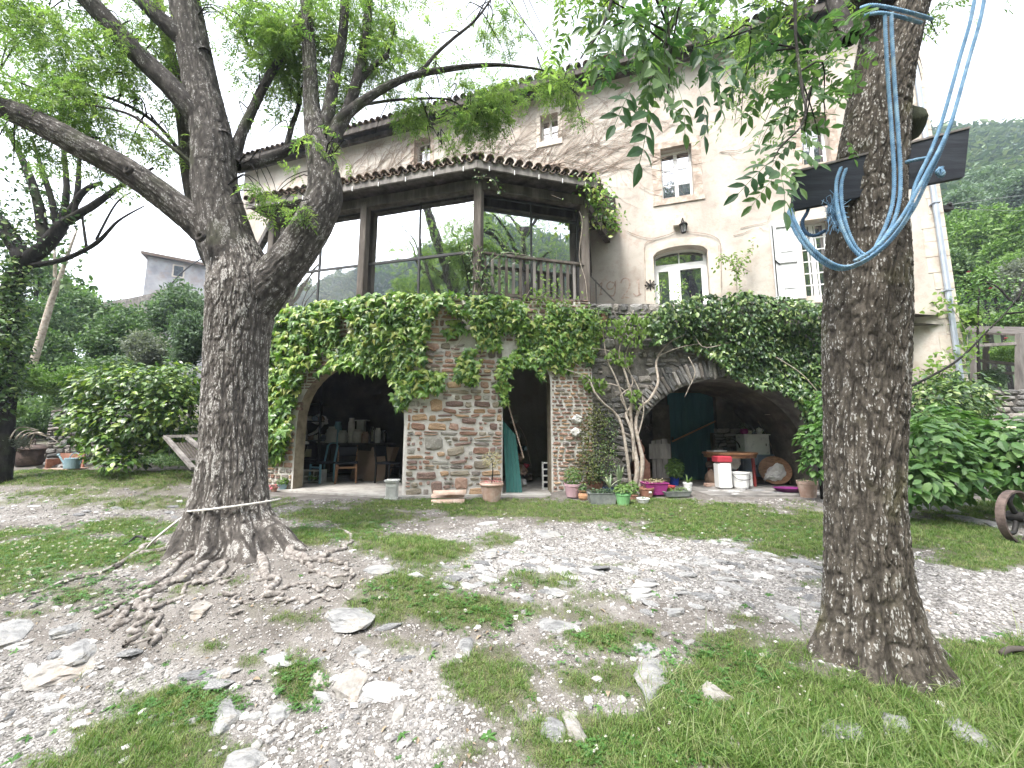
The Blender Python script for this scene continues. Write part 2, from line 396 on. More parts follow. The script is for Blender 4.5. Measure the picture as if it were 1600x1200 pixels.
# where grass grows: soft patches laid out over the yard (photo pixels of the yard's plan), everything else is gravel and earth
GP = [ # cx, cy, rx, ry, weight
 (150,748,230,16,1.2),(150,786,210,13,.75),(390,800,60,9,.6),(40,835,120,14,.8),(60,772,120,10,.8),(250,762,90,8,.6),(100,866,170,34,1.25),(30,905,90,36,1.0),(215,826,120,16,.9),(150,935,110,22,.8),(70,962,90,16,.5),(420,784,60,10,.7),
 (560,806,140,14,1.1),(700,790,200,11,1.3),(560,836,60,22,1.0),(640,858,110,24,1.25),(480,842,50,18,1.0),(760,845,60,14,.7),(800,800,150,13,1.0),(1000,798,240,18,1.4),(1160,822,170,26,1.5),(1260,850,90,24,1.3),
 (1470,835,110,26,1.5),(1560,868,110,22,1.4),(1520,800,90,20,1.0),
 (640,920,90,22,.9),(700,950,150,26,1.1),(600,965,60,18,.8),(830,905,90,18,.8),(900,880,120,8,.3),(960,935,70,16,.5),(880,960,110,18,.6),(540,905,40,14,.5),
 (770,1062,80,50,1.15),(700,1050,50,20,.6),(960,1000,110,30,1.0),(905,1060,60,34,.7),(1010,1060,80,40,.95),(1120,1010,80,30,.7),(1140,975,60,18,.4),
 (1130,1090,130,70,1.5),(1250,1140,200,80,1.7),(1000,1170,160,50,1.4),(1450,1150,240,90,1.7),(1570,1060,120,60,1.6),(1400,1080,120,60,.8),(900,1180,90,30,1.1),(1600,1150,160,120,1.5),(1560,1030,60,16,.8),
 (280,1105,90,34,1.25),(200,1150,110,40,1.15),(120,1195,90,30,1.1),(350,1170,110,34,.7),(300,1190,90,30,.8),(470,1065,52,42,1.15),(400,1035,40,14,.6),(500,1095,40,30,.5),(720,1180,80,26,.5),(650,1150,40,20,.3),
 (365,905,40,14,.5),(410,950,50,16,.35),(300,925,70,16,.5),(240,985,40,16,.4),(580,1000,50,12,.35),(120,1045,30,10,.4),(620,895,60,12,.4),
 (1010,965,40,10,.35),(1240,1020,60,24,.8),(1085,870,40,6,.3),(1290,912,60,8,.4),(1530,1000,60,12,.5),(450,965,60,20,.5),(640,1010,70,20,.45),(60,1010,60,14,.4),(560,1060,40,16,.3),(320,1010,60,14,.35),(700,890,60,10,.5),(1040,905,60,8,.3)]
GPa = np.array(GP, float)
def grassmask(x, y):
    x = np.asarray(x, float); y = np.asarray(y, float)
    px, py = proj(x, y, gz0(x, y))
    g = np.zeros(x.shape)
    for cx, cy, rx, ry, w in GPa:
        g = np.maximum(g, w * np.exp(-(((px - cx) / rx) ** 2 + ((py - cy) / ry) ** 2) ** 1.3 * .9))
    off = (px < -60) | (px > 1660) | (y < 1.45) | (y > 8.8)
    g = np.where(off, .62 + .3 * fbm(x * .5, y * .5), g)
    n = fbm(x * 2.2 + 3, y * 2.2, 2.0) * .42 + fbm(x * 8, y * 8, 5.0) * .28
    return np.clip(ss(.26, .98, g + n * 1.15), 0, 1)
def axis_pts(segs):
    o = []
    for a, b, n in segs: o += list(np.linspace(a, b, n, endpoint=False))
    o.append(segs[-1][1]); return np.array(o)
xs = axis_pts([(-900, -400, 4), (-400, -60, 10), (-60, -16, 22), (-16, -7, 60), (-7, 6, 380), (6, 16, 80), (16, 60, 22), (60, 400, 10), (400, 900, 4)])
ys = axis_pts([(-900, -400, 4), (-400, -40, 10), (-40, -4, 18), (-4, 1.2, 30), (1.2, 4.5, 190), (4.5, 9, 120), (9, 16, 30), (16, 60, 24), (60, 400, 10), (400, 900, 4)])
X, Y = np.meshgrid(xs, ys); Z = gz(X, Y); GMk = grassmask(X, Y)
Z = Z + GMk * .012 * ss(9, 8, Y)
V = np.stack([X.ravel(), Y.ravel(), Z.ravel()], 1); nx, ny = len(xs), len(ys)
i, j = np.meshgrid(np.arange(nx - 1), np.arange(ny - 1)); a = (j * nx + i).ravel()
Q = np.stack([a, a + 1, a + nx + 1, a + nx], 1)
def ground_mat():
    m = bpy.data.materials.new('earth and grit'); m.use_nodes = True; t = m.node_tree; b = t.nodes['Principled BSDF']
    tc = nd(t, 'ShaderNodeTexCoord'); at = nd(t, 'ShaderNodeAttribute'); at.attribute_name = 'grass'; ap = nd(t, 'ShaderNodeAttribute'); ap.attribute_name = 'pale'
    n1 = nd(t, 'ShaderNodeTexNoise'); n1.inputs['Scale'].default_value = 3; n1.inputs['Detail'].default_value = 9; n1.inputs['Roughness'].default_value = .7; t.links.new(tc.outputs['Object'], n1.inputs['Vector'])
    v = nd(t, 'ShaderNodeTexVoronoi'); v.inputs['Scale'].default_value = 55; t.links.new(tc.outputs['Object'], v.inputs['Vector'])
    v2 = nd(t, 'ShaderNodeTexVoronoi'); v2.inputs['Scale'].default_value = 120; t.links.new(tc.outputs['Object'], v2.inputs['Vector'])
    soil = ramp(t, n1.outputs['Fac'], [(.3, (.095, .085, .076)), (.5, (.17, .155, .142)), (.7, (.26, .245, .23))])
    grit = ramp(t, v.outputs['Color'], [(.1, (.12, .115, .11)), (.5, (.23, .22, .21)), (.9, (.38, .365, .355))])
    ad = nd(t, 'ShaderNodeMath', operation='ADD'); t.links.new(n1.outputs['Fac'], ad.inputs[0]); t.links.new(ap.outputs['Fac'], ad.inputs[1])
    gm = ramp(t, ad.outputs[0], [(.55, (0, 0, 0)), (.95, (1, 1, 1))])
    mx = nd(t, 'ShaderNodeMix', data_type='RGBA'); t.links.new(gm.outputs[0], mx.inputs[0]); t.links.new(soil.outputs[0], mx.inputs[6]); t.links.new(grit.outputs[0], mx.inputs[7])
    gr = ramp(t, n1.outputs['Fac'], [(.3, (.06, .065, .03)), (.7, (.11, .115, .06))])
    m2 = nd(t, 'ShaderNodeMix', data_type='RGBA'); t.links.new(at.outputs['Fac'], m2.inputs[0]); t.links.new(mx.outputs[2], m2.inputs[6]); t.links.new(gr.outputs[0], m2.inputs[7])
    t.links.new(m2.outputs[2], b.inputs['Base Color']); b.inputs['Roughness'].default_value = .95; b.inputs['Specular IOR Level'].default_value = .15
    bp = nd(t, 'ShaderNodeBump'); bp.inputs['Strength'].default_value = .7; bp.inputs['Distance'].default_value = .012
    m3 = nd(t, 'ShaderNodeMath', operation='ADD'); t.links.new(v.outputs['Distance'], m3.inputs[0]); t.links.new(v2.outputs['Distance'], m3.inputs[1])
    t.links.new(m3.outputs[0], bp.inputs['Height']); t.links.new(bp.outputs[0], b.inputs['Normal']); return m
# the trodden gravel path: a band of pale stone running from right to left across the yard
def pathmask(x, y):
    px, py = proj(x, y, gz0(x, y))
    c = np.interp(px, [-200, 0, 250, 450, 620, 760, 900, 1100, 1300, 1600, 2000], [790, 790, 795, 800, 885, 862, 872, 885, 915, 950, 1000])
    h = np.interp(px, [-200, 0, 300, 560, 700, 800, 1000, 1300, 1600, 2000], [22, 22, 16, 14, 42, 40, 62, 66, 62, 80])
    m = ss(1.25, .7, np.abs(py - c) / h) * (.45 + .55 * ss(480, 640, px))
    m2 = ss(1.2, .6, np.hypot((px + 20) / 460, (py - 1120) / 110)) * .8
    m3 = ss(1.2, .5, np.hypot((px - 560) / 260, (py - 1120) / 120)) * .5
    return np.maximum(np.maximum(m, m2), m3)
ground = lk('ground', npmesh('ground', V, Q, ground_mat(), True, {'grass': (GMk.ravel()), 'pale': (pathmask(X, Y).ravel() * .45)}))
setp(ground, kind='structure', label='yard of earth, gravel and worn grass before the stone house')
# ---------------------------------------------------------------- pebbles
def pebble(seed, flat=.5):
    import bmesh
    bm = bmesh.new(); bmesh.ops.create_icosphere(bm, subdivisions=1, radius=.5); rr = random.Random(seed)
    a, b, c = rr.uniform(.75, 1.25), rr.uniform(.6, .95), flat * rr.uniform(.7, 1.1)
    for v in bm.verts: v.co = Vector((v.co.x * a, v.co.y * b, v.co.z * c)) * rr.uniform(.78, 1.15)
    vs = [tuple(v.co) for v in bm.verts]; fs = [tuple(v.index for v in f.verts) for f in bm.faces]; bm.free(); return vs, fs
PEB = [pebble(i, .45 + .1 * (i % 3)) for i in range(6)]
def sample_yard(n, x0, x1, y0, y1, fn, pw=1.0):
    """n candidates, density falling with distance; fn gives acceptance"""
    u = RS.rand(n); y = y0 * (y1 / y0) ** (u ** pw); x = RS.uniform(-1, 1, n) * 1.42 * y + 0 * u
    k = (x > x0) & (x < x1); x, y = x[k], y[k]; p = fn(x, y); k = RS.rand(len(x)) < p; return x[k], y[k]
def flatR(n, tilt=.25):
    nr = np.stack([RS.normal(0, tilt, n), RS.normal(0, tilt, n), np.ones(n)], 1); a = RS.rand(n) * 2 * pi
    return frames(nr, np.stack([np.cos(a), np.sin(a), np.zeros(n)], 1))
def pebcol(name, cols):
    return M(name, cols, rough=.9, nscale=25, bump=.35, bscale=120, bdist=.003, objrand=.33, spec=.2)
m_peb = pebcol('pale limestone gravel', [(.10, .094, .088), (.19, .18, .17), (.29, .275, .262), (.44, .418, .40)])
def houseclear(x, y): return ((y < 7.35) | (np.abs(x) > 12)).astype(float)
x, y = sample_yard(190000, -11, 11, 1.25, 7.6, lambda x, y: houseclear(x, y) * np.clip((1 - grassmask(x, y) * .93), 0, 1) * (.66 + .34 * pathmask(x, y)) * ss(-.9, .1, fbm(x * 3, y * 3, 7.) + pathmask(x, y) * .5))
sc = .006 + .012 * RS.rand(len(x)) ** 2 + .022 * (RS.rand(len(x)) ** 9); sc *= (.75 + .12 * y)
pts = np.stack([x, y, gz(x, y) + sc * .1], 1)
scatter('gravel', PEB, pts, flatR(len(x)), sc, m_peb, label='loose pale gravel over the yard and the path', cat='gravel')
# bigger chips, still uncountable
x, y = sample_yard(8200, -10, 10, 1.3, 7.6, lambda x, y: houseclear(x, y) * (1 - grassmask(x, y) * .8) * (.25 + .6 * pathmask(x, y)))
sc = .03 + .05 * RS.rand(len(x)) ** 2.2
scatter('stone_chips', PEB, np.stack([x, y, gz(x, y) + sc * .05], 1), flatR(len(x), .18), sc, pebcol('grey schist chips', [(.13, .125, .125), (.26, .25, .24), (.40, .385, .37), (.58, .56, .54)]), label='grey and white stone chips lying in the gravel', cat='gravel')
# ---------------------------------------------------------------- rocks
m_rock = M('grey schist rock', [(.12, .12, .12), (.22, .22, .22), (.32, .318, .31), (.46, .455, .44)], rough=.85, nscale=5, bump=.8, bscale=22, bdist=.02, stretch=(1, 2.4, 3), stains=(5, (.13, .11, .085), .50, .75))
m_quartz = M('white quartz rock', [(.17, .155, .14), (.27, .255, .235), (.36, .345, .33)], rough=.7, nscale=7, bump=.7, bscale=20, bdist=.015, stains=(6, (.20, .16, .125), .50, .8))
def rock_mb(c, sx, sy, h, rz, seed, rag=.22, lv=3):
    import bmesh
    bm = bmesh.new(); bmesh.ops.create_icosphere(bm, subdivisions=lv, radius=1.0)
    co = np.array([v.co for v in bm.verts]); nrm = co.copy(); rr = np.random.RandomState(seed)
    for _ in range(7):   # cut planes give facets
        d = rr.normal(size=3); d[2] = abs(d[2]) * .8; d /= np.linalg.norm(d); lim = rr.uniform(.55, .85); k = co @ d; co = co - np.outer(np.maximum(0, k - lim), d)
    co = co * (1 + rag * fbm(nrm[:, 0] * 1.7 + seed, nrm[:, 1] * 1.7, nrm[:, 2] * 1.7, 4))[:, None]
    co = co * np.array([sx, sy, h]); ca, sa = cos(rz), sin(rz)
    co = np.stack([co[:, 0] * ca - co[:, 1] * sa, co[:, 0] * sa + co[:, 1] * ca, co[:, 2]], 1) + np.array(c)
    mb = MB(); mb.add(co.tolist(), [tuple(v.index for v in f.verts) for f in bm.faces]); bm.free(); return mb
def rock(px, py, wpx, hpx, rz, h, label, mat=None, seed=None, grp='rocks showing through the yard'):
    p = G(px, py); d = sqrt(p.x ** 2 + p.y ** 2 + (p.z - EYE) ** 2); k = p.y / F * 1.02
    sx = wpx / 2 * k; sy = hpx / 2 * k * d / max(.4, (EYE - p.z))
    mb = rock_mb((p.x, p.y, p.z - h * .22), sx * .98, min(sy, sx * 2.0) * .92, h, rz, seed or int(px * 7 + py), .32)
    return solo('rock', mb, mat or m_rock, label, 'rock', grp, sm=False)
ROCKS = [
 (357,1108,64,60,.5,.05,'grey triangular slab of rock beside the bright green clover at lower left',0),(440,1104,42,26,.1,.04,'small grey rock at the foot of the round clover clump',0),
 (551,1070,54,46,.2,.07,'rough white quartz block in the gravel at lower centre',1),(545,966,74,34,.75,.05,'long pale grey rock slanting beside the grass below the left tree roots',0),
 (728,1005,34,34,.3,.05,'grey pointed stone at the edge of the grass in the middle of the yard',0),(872,978,64,26,-.15,.05,'rounded grey boulder lying between grass patches below the path',0),
 (1022,1062,62,84,-.5,.07,'tall grey schist rock rising out of the grass left of the right tree',0),(390,1186,66,30,.5,.04,'flat pale rock cut by the bottom edge of the photo',0),
 (858,1142,52,36,.4,.05,'left one of two light rocks close together at bottom centre',0),(897,1140,36,38,.2,.06,'right one of two light rocks close together at bottom centre',1),
 (316,948,32,26,.3,.05,'small white stone below the left tree trunk',1),(100,1035,90,36,.5,.06,'broad whitish rock in the bank at far left',1),(132,1012,48,30,.6,.05,'bluish white rock just above the broad one in the bank',0),
 (1054,958,46,14,0,.03,'flat grey stone at the edge of the gravel right of centre',0),(865,925,40,14,.1,.03,'thin pale slab set in the grass near the middle',0),(855,832,48,14,0,.05,'pale stone in the grass in front of the pots',0),
 (8,985,70,46,.6,.07,'large grey rock cut by the left edge of the photo',0),(107,982,40,14,.1,.04,'narrow stone in the clover at the left',0),(1118,1085,54,34,.4,.06,'pinkish white rock half hidden by grass left of the right tree',1),
 (1310,1150,60,90,-.85,.06,'first grey slab under the right tree, nearest the bottom edge',0),(1395,1140,60,70,-.7,.07,'grey ridged slab below the middle of the right tree',0),(1500,1140,62,46,-.5,.06,'grey slab under the right side of the right tree',0),
 (1150,1165,46,44,.3,.05,'mottled white rock sunk in tall grass at the bottom',1),(500,1054,36,28,.2,.04,'small white stone beside the round clover clump',1),(355,1048,24,12,.2,.03,'little white stone above the clover at lower left',1),
 (625,1112,24,20,.2,.04,'fist sized white stone in open gravel at bottom centre',1),(1100,872,36,10,0,.03,'low slab in the middle of the gravel path',0),(1010,1012,40,18,.6,.03,'thin grey flag at the head of the tall schist rock',0),
 (1238,965,30,38,-.8,.04,'narrow upright slab leaning towards the right tree',0),(765,862,34,14,0,.03,'pale stone at the left end of the gravel path',0),(563,1018,30,16,.1,.03,'dark wet stone in the gravel at centre left',0),(590,890,50,12,-.4,.03,'bluish slab in the gravel right of the left tree roots',0)]
for px, py, w, h, rz, hh, lab, q in ROCKS: rock(px, py, w, h, rz, hh, lab, m_quartz if q else m_rock)
# worn slabs of bedrock in the path: pieces of the ground
m_slab = M('worn schist bedrock', [(.14, .14, .145), (.25, .25, .25), (.36, .355, .35), (.48, .47, .455)], rough=.85, nscale=4, bump=.7, bscale=16, bdist=.02, stretch=(1, 3, 3), objrand=.2)
slabm = []
for s in range(10):
    mb = rock_mb((0, 0, 0), 1, 1, 1, 0, 400 + s, .28, 2); slabm.append(mb.mesh('slab', m_slab))
rr = random.Random(5); cnt = 0
while cnt < 210:
    u = rr.random()
    if u < .62: px, py = rr.uniform(700, 1330), rr.gauss(885, 36)
    elif u < .8: px, py = rr.uniform(600, 1180), rr.uniform(840, 985)
    elif u < .92: px, py = rr.uniform(-10, 300), rr.uniform(780, 815)
    else: px, py = rr.uniform(0, 640), rr.uniform(1000, 1120)
    if py < 770: continue
    p = G(px, py); pm = float(pathmask(p.x, p.y))
    if rr.random() > .35 + pm or float(grassmask(p.x, p.y)) > .8: continue
    w = rr.uniform(.05, .17) * (1.4 if rr.random() < .2 else 1)
    o = lk('slab', slabm[cnt % 10], ground); o.location = (p.x, p.y, p.z - .006); o.rotation_euler = (rr.gauss(0, .1), rr.gauss(0, .1), rr.gauss(-.35, .4)); o.scale = (w, w * rr.uniform(.3, .6), rr.uniform(.012, .035)); cnt += 1
# ---------------------------------------------------------------- grass
def tuft(n, h, w, seed, lean=.5, rad=.5):
    rr = random.Random(seed); V = []; Fc = []
    for _ in range(n):
        a = rr.uniform(0, 6.28); r = rad * sqrt(rr.random()); bx, by = r * cos(a), r * sin(a); d = rr.uniform(0, 6.28); hh = h * rr.uniform(.5, 1.15); le = lean * rr.uniform(.2, 1.2) * hh; t = d + rr.uniform(-.5, .5) + 1.57
        o = len(V); wx, wy = cos(t) * w, sin(t) * w
        for q, ww in ((0, 1), (.45, .85), (.8, .5)):
            cx, cy, cz = bx + cos(d) * le * q * q, by + sin(d) * le * q * q, hh * q * (1 - .12 * q)
            V += [(cx - wx * ww, cy - wy * ww, cz), (cx + wx * ww, cy + wy * ww, cz)]
        V.append((bx + cos(d) * le, by + sin(d) * le, hh * .86)); Fc += [(o, o + 1, o + 3, o + 2), (o + 2, o + 3, o + 5, o + 4), (o + 4, o + 5, o + 6)]
    return V, Fc
m_grass = leafmat('short meadow grass', [(.06, .12, .025), (.09, .165, .034), (.125, .20, .048), (.165, .23, .07), (.25, .25, .12)], rough=.5, trans=.3, spec=.3)
TU = [tuft(16, 1.0, .045, i, .7, .9) for i in range(5)]
x, y = sample_yard(72000, -12, 12, 1.2, 8.2, lambda x, y: grassmask(x, y) ** 1.2 * ((y < 7.45) | (x < -4.6) | (x > 6.6)), .9)
s = .022 + .018 * RS.rand(len(x)) + .010 * ss(0, .6, fbm(x * 2, y * 2, 3.)); s = s * (.85 + .09 * y) * (.6 + .45 * grassmask(x, y))
nearR = ss(.2, 1.2, x) * ss(2.7, 1.7, y); s = s * (1 + .9 * nearR)
scatter('grass', TU, np.stack([x, y, gz(x, y)], 1), flatR(len(x), .12), s, m_grass, label='short worn grass growing in patches across the yard', cat='grass')
# long blades round the right tree and in the lower right corner
m_long = leafmat('long seeding grass', [(.08, .15, .03), (.12, .20, .045), (.18, .24, .08), (.27, .29, .16)], rough=.5, trans=.35, spec=.3)
TL = [tuft(7, 1.0, .016, 50 + i, 1.3, .35) for i in range(5)]
x, y = sample_yard(16000, -.2, 6, 1.15, 3.9, lambda x, y: grassmask(x, y) * ss(.3, 1.3, x + .35 * (2.4 - y)) * (ss(3.0, 2.2, y) * .75 + .06))
s = .06 + .10 * RS.rand(len(x)) ** 2
scatter('long_grass', TL, np.stack([x, y, gz(x, y)], 1), flatR(len(x), .3), s, m_long, label='longer bending grass blades around the foot of the right tree', cat='grass')
x, y = sample_yard(15000, -12, 12, 1.25, 7.4, lambda x, y: ss(.1, .8, grassmask(x, y)) * .45 * ss(-.2, .3, fbm(x * 5, y * 5, 2.)))
s = .035 + .06 * RS.rand(len(x)) ** 1.5; scatter('grass_tufts', TL, np.stack([x, y, gz(x, y)], 1), flatR(len(x), .25), s, m_grass, label='scattered taller grass tufts in the yard', cat='grass')
# clover
def clover(seed):
    rr = random.Random(seed); it = []
    for _ in range(7):
        cx, cy = rr.gauss(0, .5), rr.gauss(0, .5); h = rr.uniform(.5, 1.1); a0 = rr.uniform(0, 6.28)
        for k in range(3): it.append(xf(([(0, 0, 0), (-.32, .3, .05), (-.25, .6, .03), (0, .62, 0), (.25, .6, .03), (.32, .3, .05)], [(0, 5, 4, 3), (0, 3, 2, 1)]), (cx, cy, h), rz=a0 + k * 2.09, rx=rr.uniform(-.15, .35), s=.62))
    return join(it)
CL = [clover(i) for i in range(4)]
m_clo = leafmat('clover leaves', [(.045, .12, .025), (.065, .16, .035), (.09, .20, .05)], rough=.5, trans=.3)
CLP = [(300,1095,75,30,1),(240,1120,40,18,.8),(470,1062,46,40,1),(480,1100,30,16,.8),(760,965,90,26,.8),(640,930,80,20,.6),(1130,1060,110,60,.9),(1000,1185,130,26,1),(1250,1150,120,50,.7),(100,865,150,34,.9),(120,930,120,28,.9),(210,825,100,14,.7),(560,830,60,20,.5),(1180,830,140,20,.6),(890,1020,40,30,.5),(1000,1010,80,24,.5),(1090,820,160,22,.5),(820,920,60,14,.4),(470,828,24,14,.9)]
def clomask(x, y):
    px, py = proj(x, y, gz0(x, y)); g = np.zeros(x.shape)
    for cx, cy, rx, ry, w in CLP: g = np.maximum(g, w * (np.hypot((px - cx) / rx, (py - cy) / ry) < 1 + .5 * fbm(x * 4, y * 4)))
    return g
x, y = sample_yard(42000, -9, 9, 1.25, 7.0, lambda x, y: clomask(x, y) * .42)
s = .013 + .010 * RS.rand(len(x)); s = s * (.9 + .12 * y)
scatter('clover', CL, np.stack([x, y, gz(x, y) + .004], 1), flatR(len(x), .2), s, m_clo, label='low clover spreading in mats through the grass', cat='clover')
m_flo = leafmat('white clover blossom', [(.55, .52, .48), (.70, .68, .66), (.62, .55, .55)], rough=.7, trans=.2)
fv = join([xf(([(0, 0, 0), (-.12, .2, .1), (0, .5, .15), (.12, .2, .1)], [(0, 3, 2, 1)]), (0, 0, 0), rz=i * .7, rx=.2 + (i % 4) * .33) for i in range(22)])
FLP = [(90,870,150,34,1),(60,925,110,26,.9),(200,830,90,16,.8),(1090,815,180,24,.22),(1150,840,150,20,.2),(1040,1120,100,60,.12),(1230,1130,120,60,.12),(1000,1170,120,30,.14),(200,770,200,16,.3),(640,800,200,12,.12),(700,945,140,26,.08)]
def flomask(x, y):
    px, py = proj(x, y, gz0(x, y)); g = np.zeros(x.shape)
    for cx, cy, rx, ry, w in FLP: g = np.maximum(g, w * np.exp(-((px - cx) / rx) ** 2 - ((py - cy) / ry) ** 2))
    return g
x, y = sample_yard(9000, -9, 9, 1.3, 7.2, lambda x, y: flomask(x, y) * .9)
s = np.where(y < 3, .018, .034) * RS.uniform(.7, 1.2, len(x))
scatter('clover_flowers', [fv], np.stack([x, y, gz(x, y) + .035 + .02 * RS.rand(len(x))], 1), flatR(len(x), .3), s, m_flo, label='white clover blossoms dotted over the lawn', cat='flowers')
m_petal = m_flo
for k, (px, py) in enumerate([(1228,1066),(1219,1089),(1268,1108),(1320,1170),(947,1168),(891,1178),(1210,990)]):
    p = G(px, py + 12); fm = MB(); fm.add(*xf(fv, (p.x, p.y, p.z + .075), s=.02)); st = MB(); st.tube([(p.x, p.y, p.z), (p.x + .006, p.y, p.z + .04), (p.x, p.y, p.z + .077)], .0012, 4)
    t = thing('clover_flower', ['white clover head nearest the right tree trunk', 'white clover head just left of the one by the trunk', 'white clover head under the left edge of the right tree', 'white clover head low beside the grey slab at bottom right', 'white clover head at the bottom edge near the centre', 'smallest white clover head at the bottom, left of its neighbour', 'pinkish clover head between the gravel and the right tree'][k], 'flower', (p.x, p.y, p.z), group='single clover flowers in the foreground')
    part('blossom', fm, m_flo, t); part('stem', st, m_clo, t)

# dry twigs and leaf litter
m_lit = M('dry leaf litter', [(.10, .075, .05), (.20, .15, .10), (.32, .26, .19)], rough=.9, nscale=20, bump=.2, objrand=.2)
lit = [xf(lf_ovate(.5, .3, .4), s=1), ([(0, -.5, 0), (.02, -.5, .02), (.03, .5, .03), (0, .5, .05), (-.02, -.5, .03)], [(0, 1, 2, 3), (0, 3, 4)])]
x, y = sample_yard(5200, -10, 10, 1.3, 7.4, lambda x, y: houseclear(x, y) * (.35 + .3 * np.exp(-((x + 2.6) ** 2 + (y - 3.6) ** 2) / 2.)))
scatter('leaf_litter', lit, np.stack([x, y, gz(x, y) + .012], 1), flatR(len(x), .3), .018 + .035 * RS.rand(len(x)) ** 2, m_lit, label='dry leaves and twigs strewn over the yard', cat='litter')
wd = [join([xf(lf_ovate(.34, .1, .5), rz=i * 1.05 + random.uniform(-.2, .2), rx=random.uniform(.1, .6), s=random.uniform(.7, 1.1)) for i in range(7)]) for _ in range(3)]
x, y = sample_yard(2600, -9, 9, 1.3, 7.2, lambda x, y: houseclear(x, y) * (.12 + .5 * grassmask(x, y)))
scatter('weeds', wd, np.stack([x, y, gz(x, y) + .004], 1), flatR(len(x), .2), .025 + .045 * RS.rand(len(x)) ** 2, m_clo, label='flat rosette weeds among the grass and gravel', cat='weeds')
# ================================================================ HOUSE
AH = math.atan(.305); HU = Vector((cos(AH), -sin(AH), 0)); HN = Vector((-sin(AH), -cos(AH), 0)); HO = Vector((0, 11.1, 0))
def Hw(px, py):
    d = Vector(ray(px, py)); o = Vector((0, 0, EYE)); t = (HO - o).dot(HN) / d.dot(HN); p = o + d * t
    return (p - HO).dot(HU), p.z
def HP(u, z, off=0.0): return HO + HU * u + HN * off + Vector((0, 0, z))
class Plane:
    """a vertical plan line: u along, z up, off towards the viewer"""
    def __init__(s, a, b):
        s.a = Vector((a[0], a[1], 0)); b = Vector((b[0], b[1], 0)); s.U = (b - s.a).normalized(); s.L = (b - s.a).length; s.N = Vector((s.U.y, -s.U.x, 0))
    def P(s, u, z, off=0.0): return s.a + s.U * u + s.N * off + Vector((0, 0, z))
    def uv(s, px, py):
        d = Vector(ray(px, py)); o = Vector((0, 0, EYE)); t = (s.a - o).dot(s.N) / d.dot(s.N); p = o + d * t; return (p - s.a).dot(s.U), p.z
    def rot(s): return atan2(s.U.y, s.U.x)
HPL = Plane(HP(0, 0), HP(1, 0))
def pquad(mb, pl, u0, u1, z0, z1, off=0.0): mb.add([pl.P(u0, z0, off), pl.P(u1, z0, off), pl.P(u1, z1, off), pl.P(u0, z1, off)], [(0, 1, 2, 3)])
def pbox(mb, pl, u0, u1, z0, z1, o0, o1):
    vs = [pl.P(u, z, o) for u in (u0, u1) for z in (z0, z1) for o in (o0, o1)]
    mb.add(vs, [(0, 1, 3, 2), (4, 6, 7, 5), (0, 4, 5, 1), (2, 3, 7, 6), (0, 2, 6, 4), (1, 5, 7, 3)])
m_plaster = M('old cream lime render', [(.33, .285, .245), (.42, .38, .335), (.49, .455, .41), (.56, .525, .48)], rough=.95, nscale=1.3, detail=9, bump=.55, bscale=24, bdist=.012, stains=(2.6, (.36, .27, .22), .50, .6), spec=.1)
m_jamb = M('brown stone surround', [(.27, .21, .17), (.37, .30, .25), (.47, .40, .345)], rough=.9, nscale=5, bump=.5, bscale=30, bdist=.008, stains=(5, (.52, .47, .40), .5, .7))
m_doorsur = M('pale door surround', [(.40, .345, .29), (.52, .465, .40), (.60, .55, .49)], rough=.95, nscale=4, bump=.4, stains=(4, (.40, .27, .2), .56, .5))
m_white = M('white window paint', [(.72, .72, .71), (.80, .80, .79), (.84, .84, .83)], rough=.45, nscale=4, bump=.05, spec=.4)
m_shut = M('white shutter paint', [(.50, .51, .51), (.60, .61, .61)], rough=.6, nscale=8, bump=.1)
m_glass = glassmat('house window glass', .30, (.02, .022, .03), .1)
m_iron = M('black iron', [(.015, .015, .016), (.035, .032, .03)], rough=.6, nscale=20, bump=.1, metal=.3)
m_oldwood = M('weathered dark timber', [(.035, .028, .024), (.07, .06, .052), (.12, .105, .095)], rough=.85, nscale=5, bump=.5, bscale=20, stretch=(1, 1, .18), bdist=.006)
m_greywood = M('silvered timber', [(.10, .09, .085), (.18, .165, .155), (.27, .25, .235)], rough=.9, nscale=7, bump=.5, bscale=30, bdist=.005, stretch=(1, 1, .2))
m_tile = M('canal roof tile', [(.06, .045, .04), (.12, .085, .07), (.20, .14, .11), (.26, .20, .16)], rough=.9, nscale=9, bump=.4, objrand=.2, stains=(9, (.09, .09, .06), .5, .8))
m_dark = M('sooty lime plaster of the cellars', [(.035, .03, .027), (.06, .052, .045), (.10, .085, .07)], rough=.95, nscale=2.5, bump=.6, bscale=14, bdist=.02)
def add_streaks(m, col, sc, thr, amt):
    t = m.node_tree; b = t.nodes['Principled BSDF']; src = b.inputs['Base Color'].links[0].from_socket; tc = nd(t, 'ShaderNodeTexCoord'); mp = nd(t, 'ShaderNodeMapping'); mp.inputs['Scale'].default_value = (sc, sc, sc * .09); t.links.new(tc.outputs['Object'], mp.inputs[0])
    n = nd(t, 'ShaderNodeTexNoise'); n.inputs['Scale'].default_value = 1; n.inputs['Detail'].default_value = 7; n.inputs['Roughness'].default_value = .7; t.links.new(mp.outputs[0], n.inputs['Vector']); r = ramp(t, n.outputs['Fac'], [(thr, (0, 0, 0)), (thr + .18, (amt, amt, amt))])
    mx = nd(t, 'ShaderNodeMix', data_type='RGBA'); t.links.new(r.outputs[0], mx.inputs[0]); t.links.new(src, mx.inputs[6]); mx.inputs[7].default_value = (*col, 1); t.links.new(mx.outputs[2], b.inputs['Base Color'])
add_streaks(m_plaster, (.33, .28, .24), 2.2, .50, .45)
uL = Hw(378, 320)[0]; uR = Hw(1484, 407)[0]; ZE = 11.32
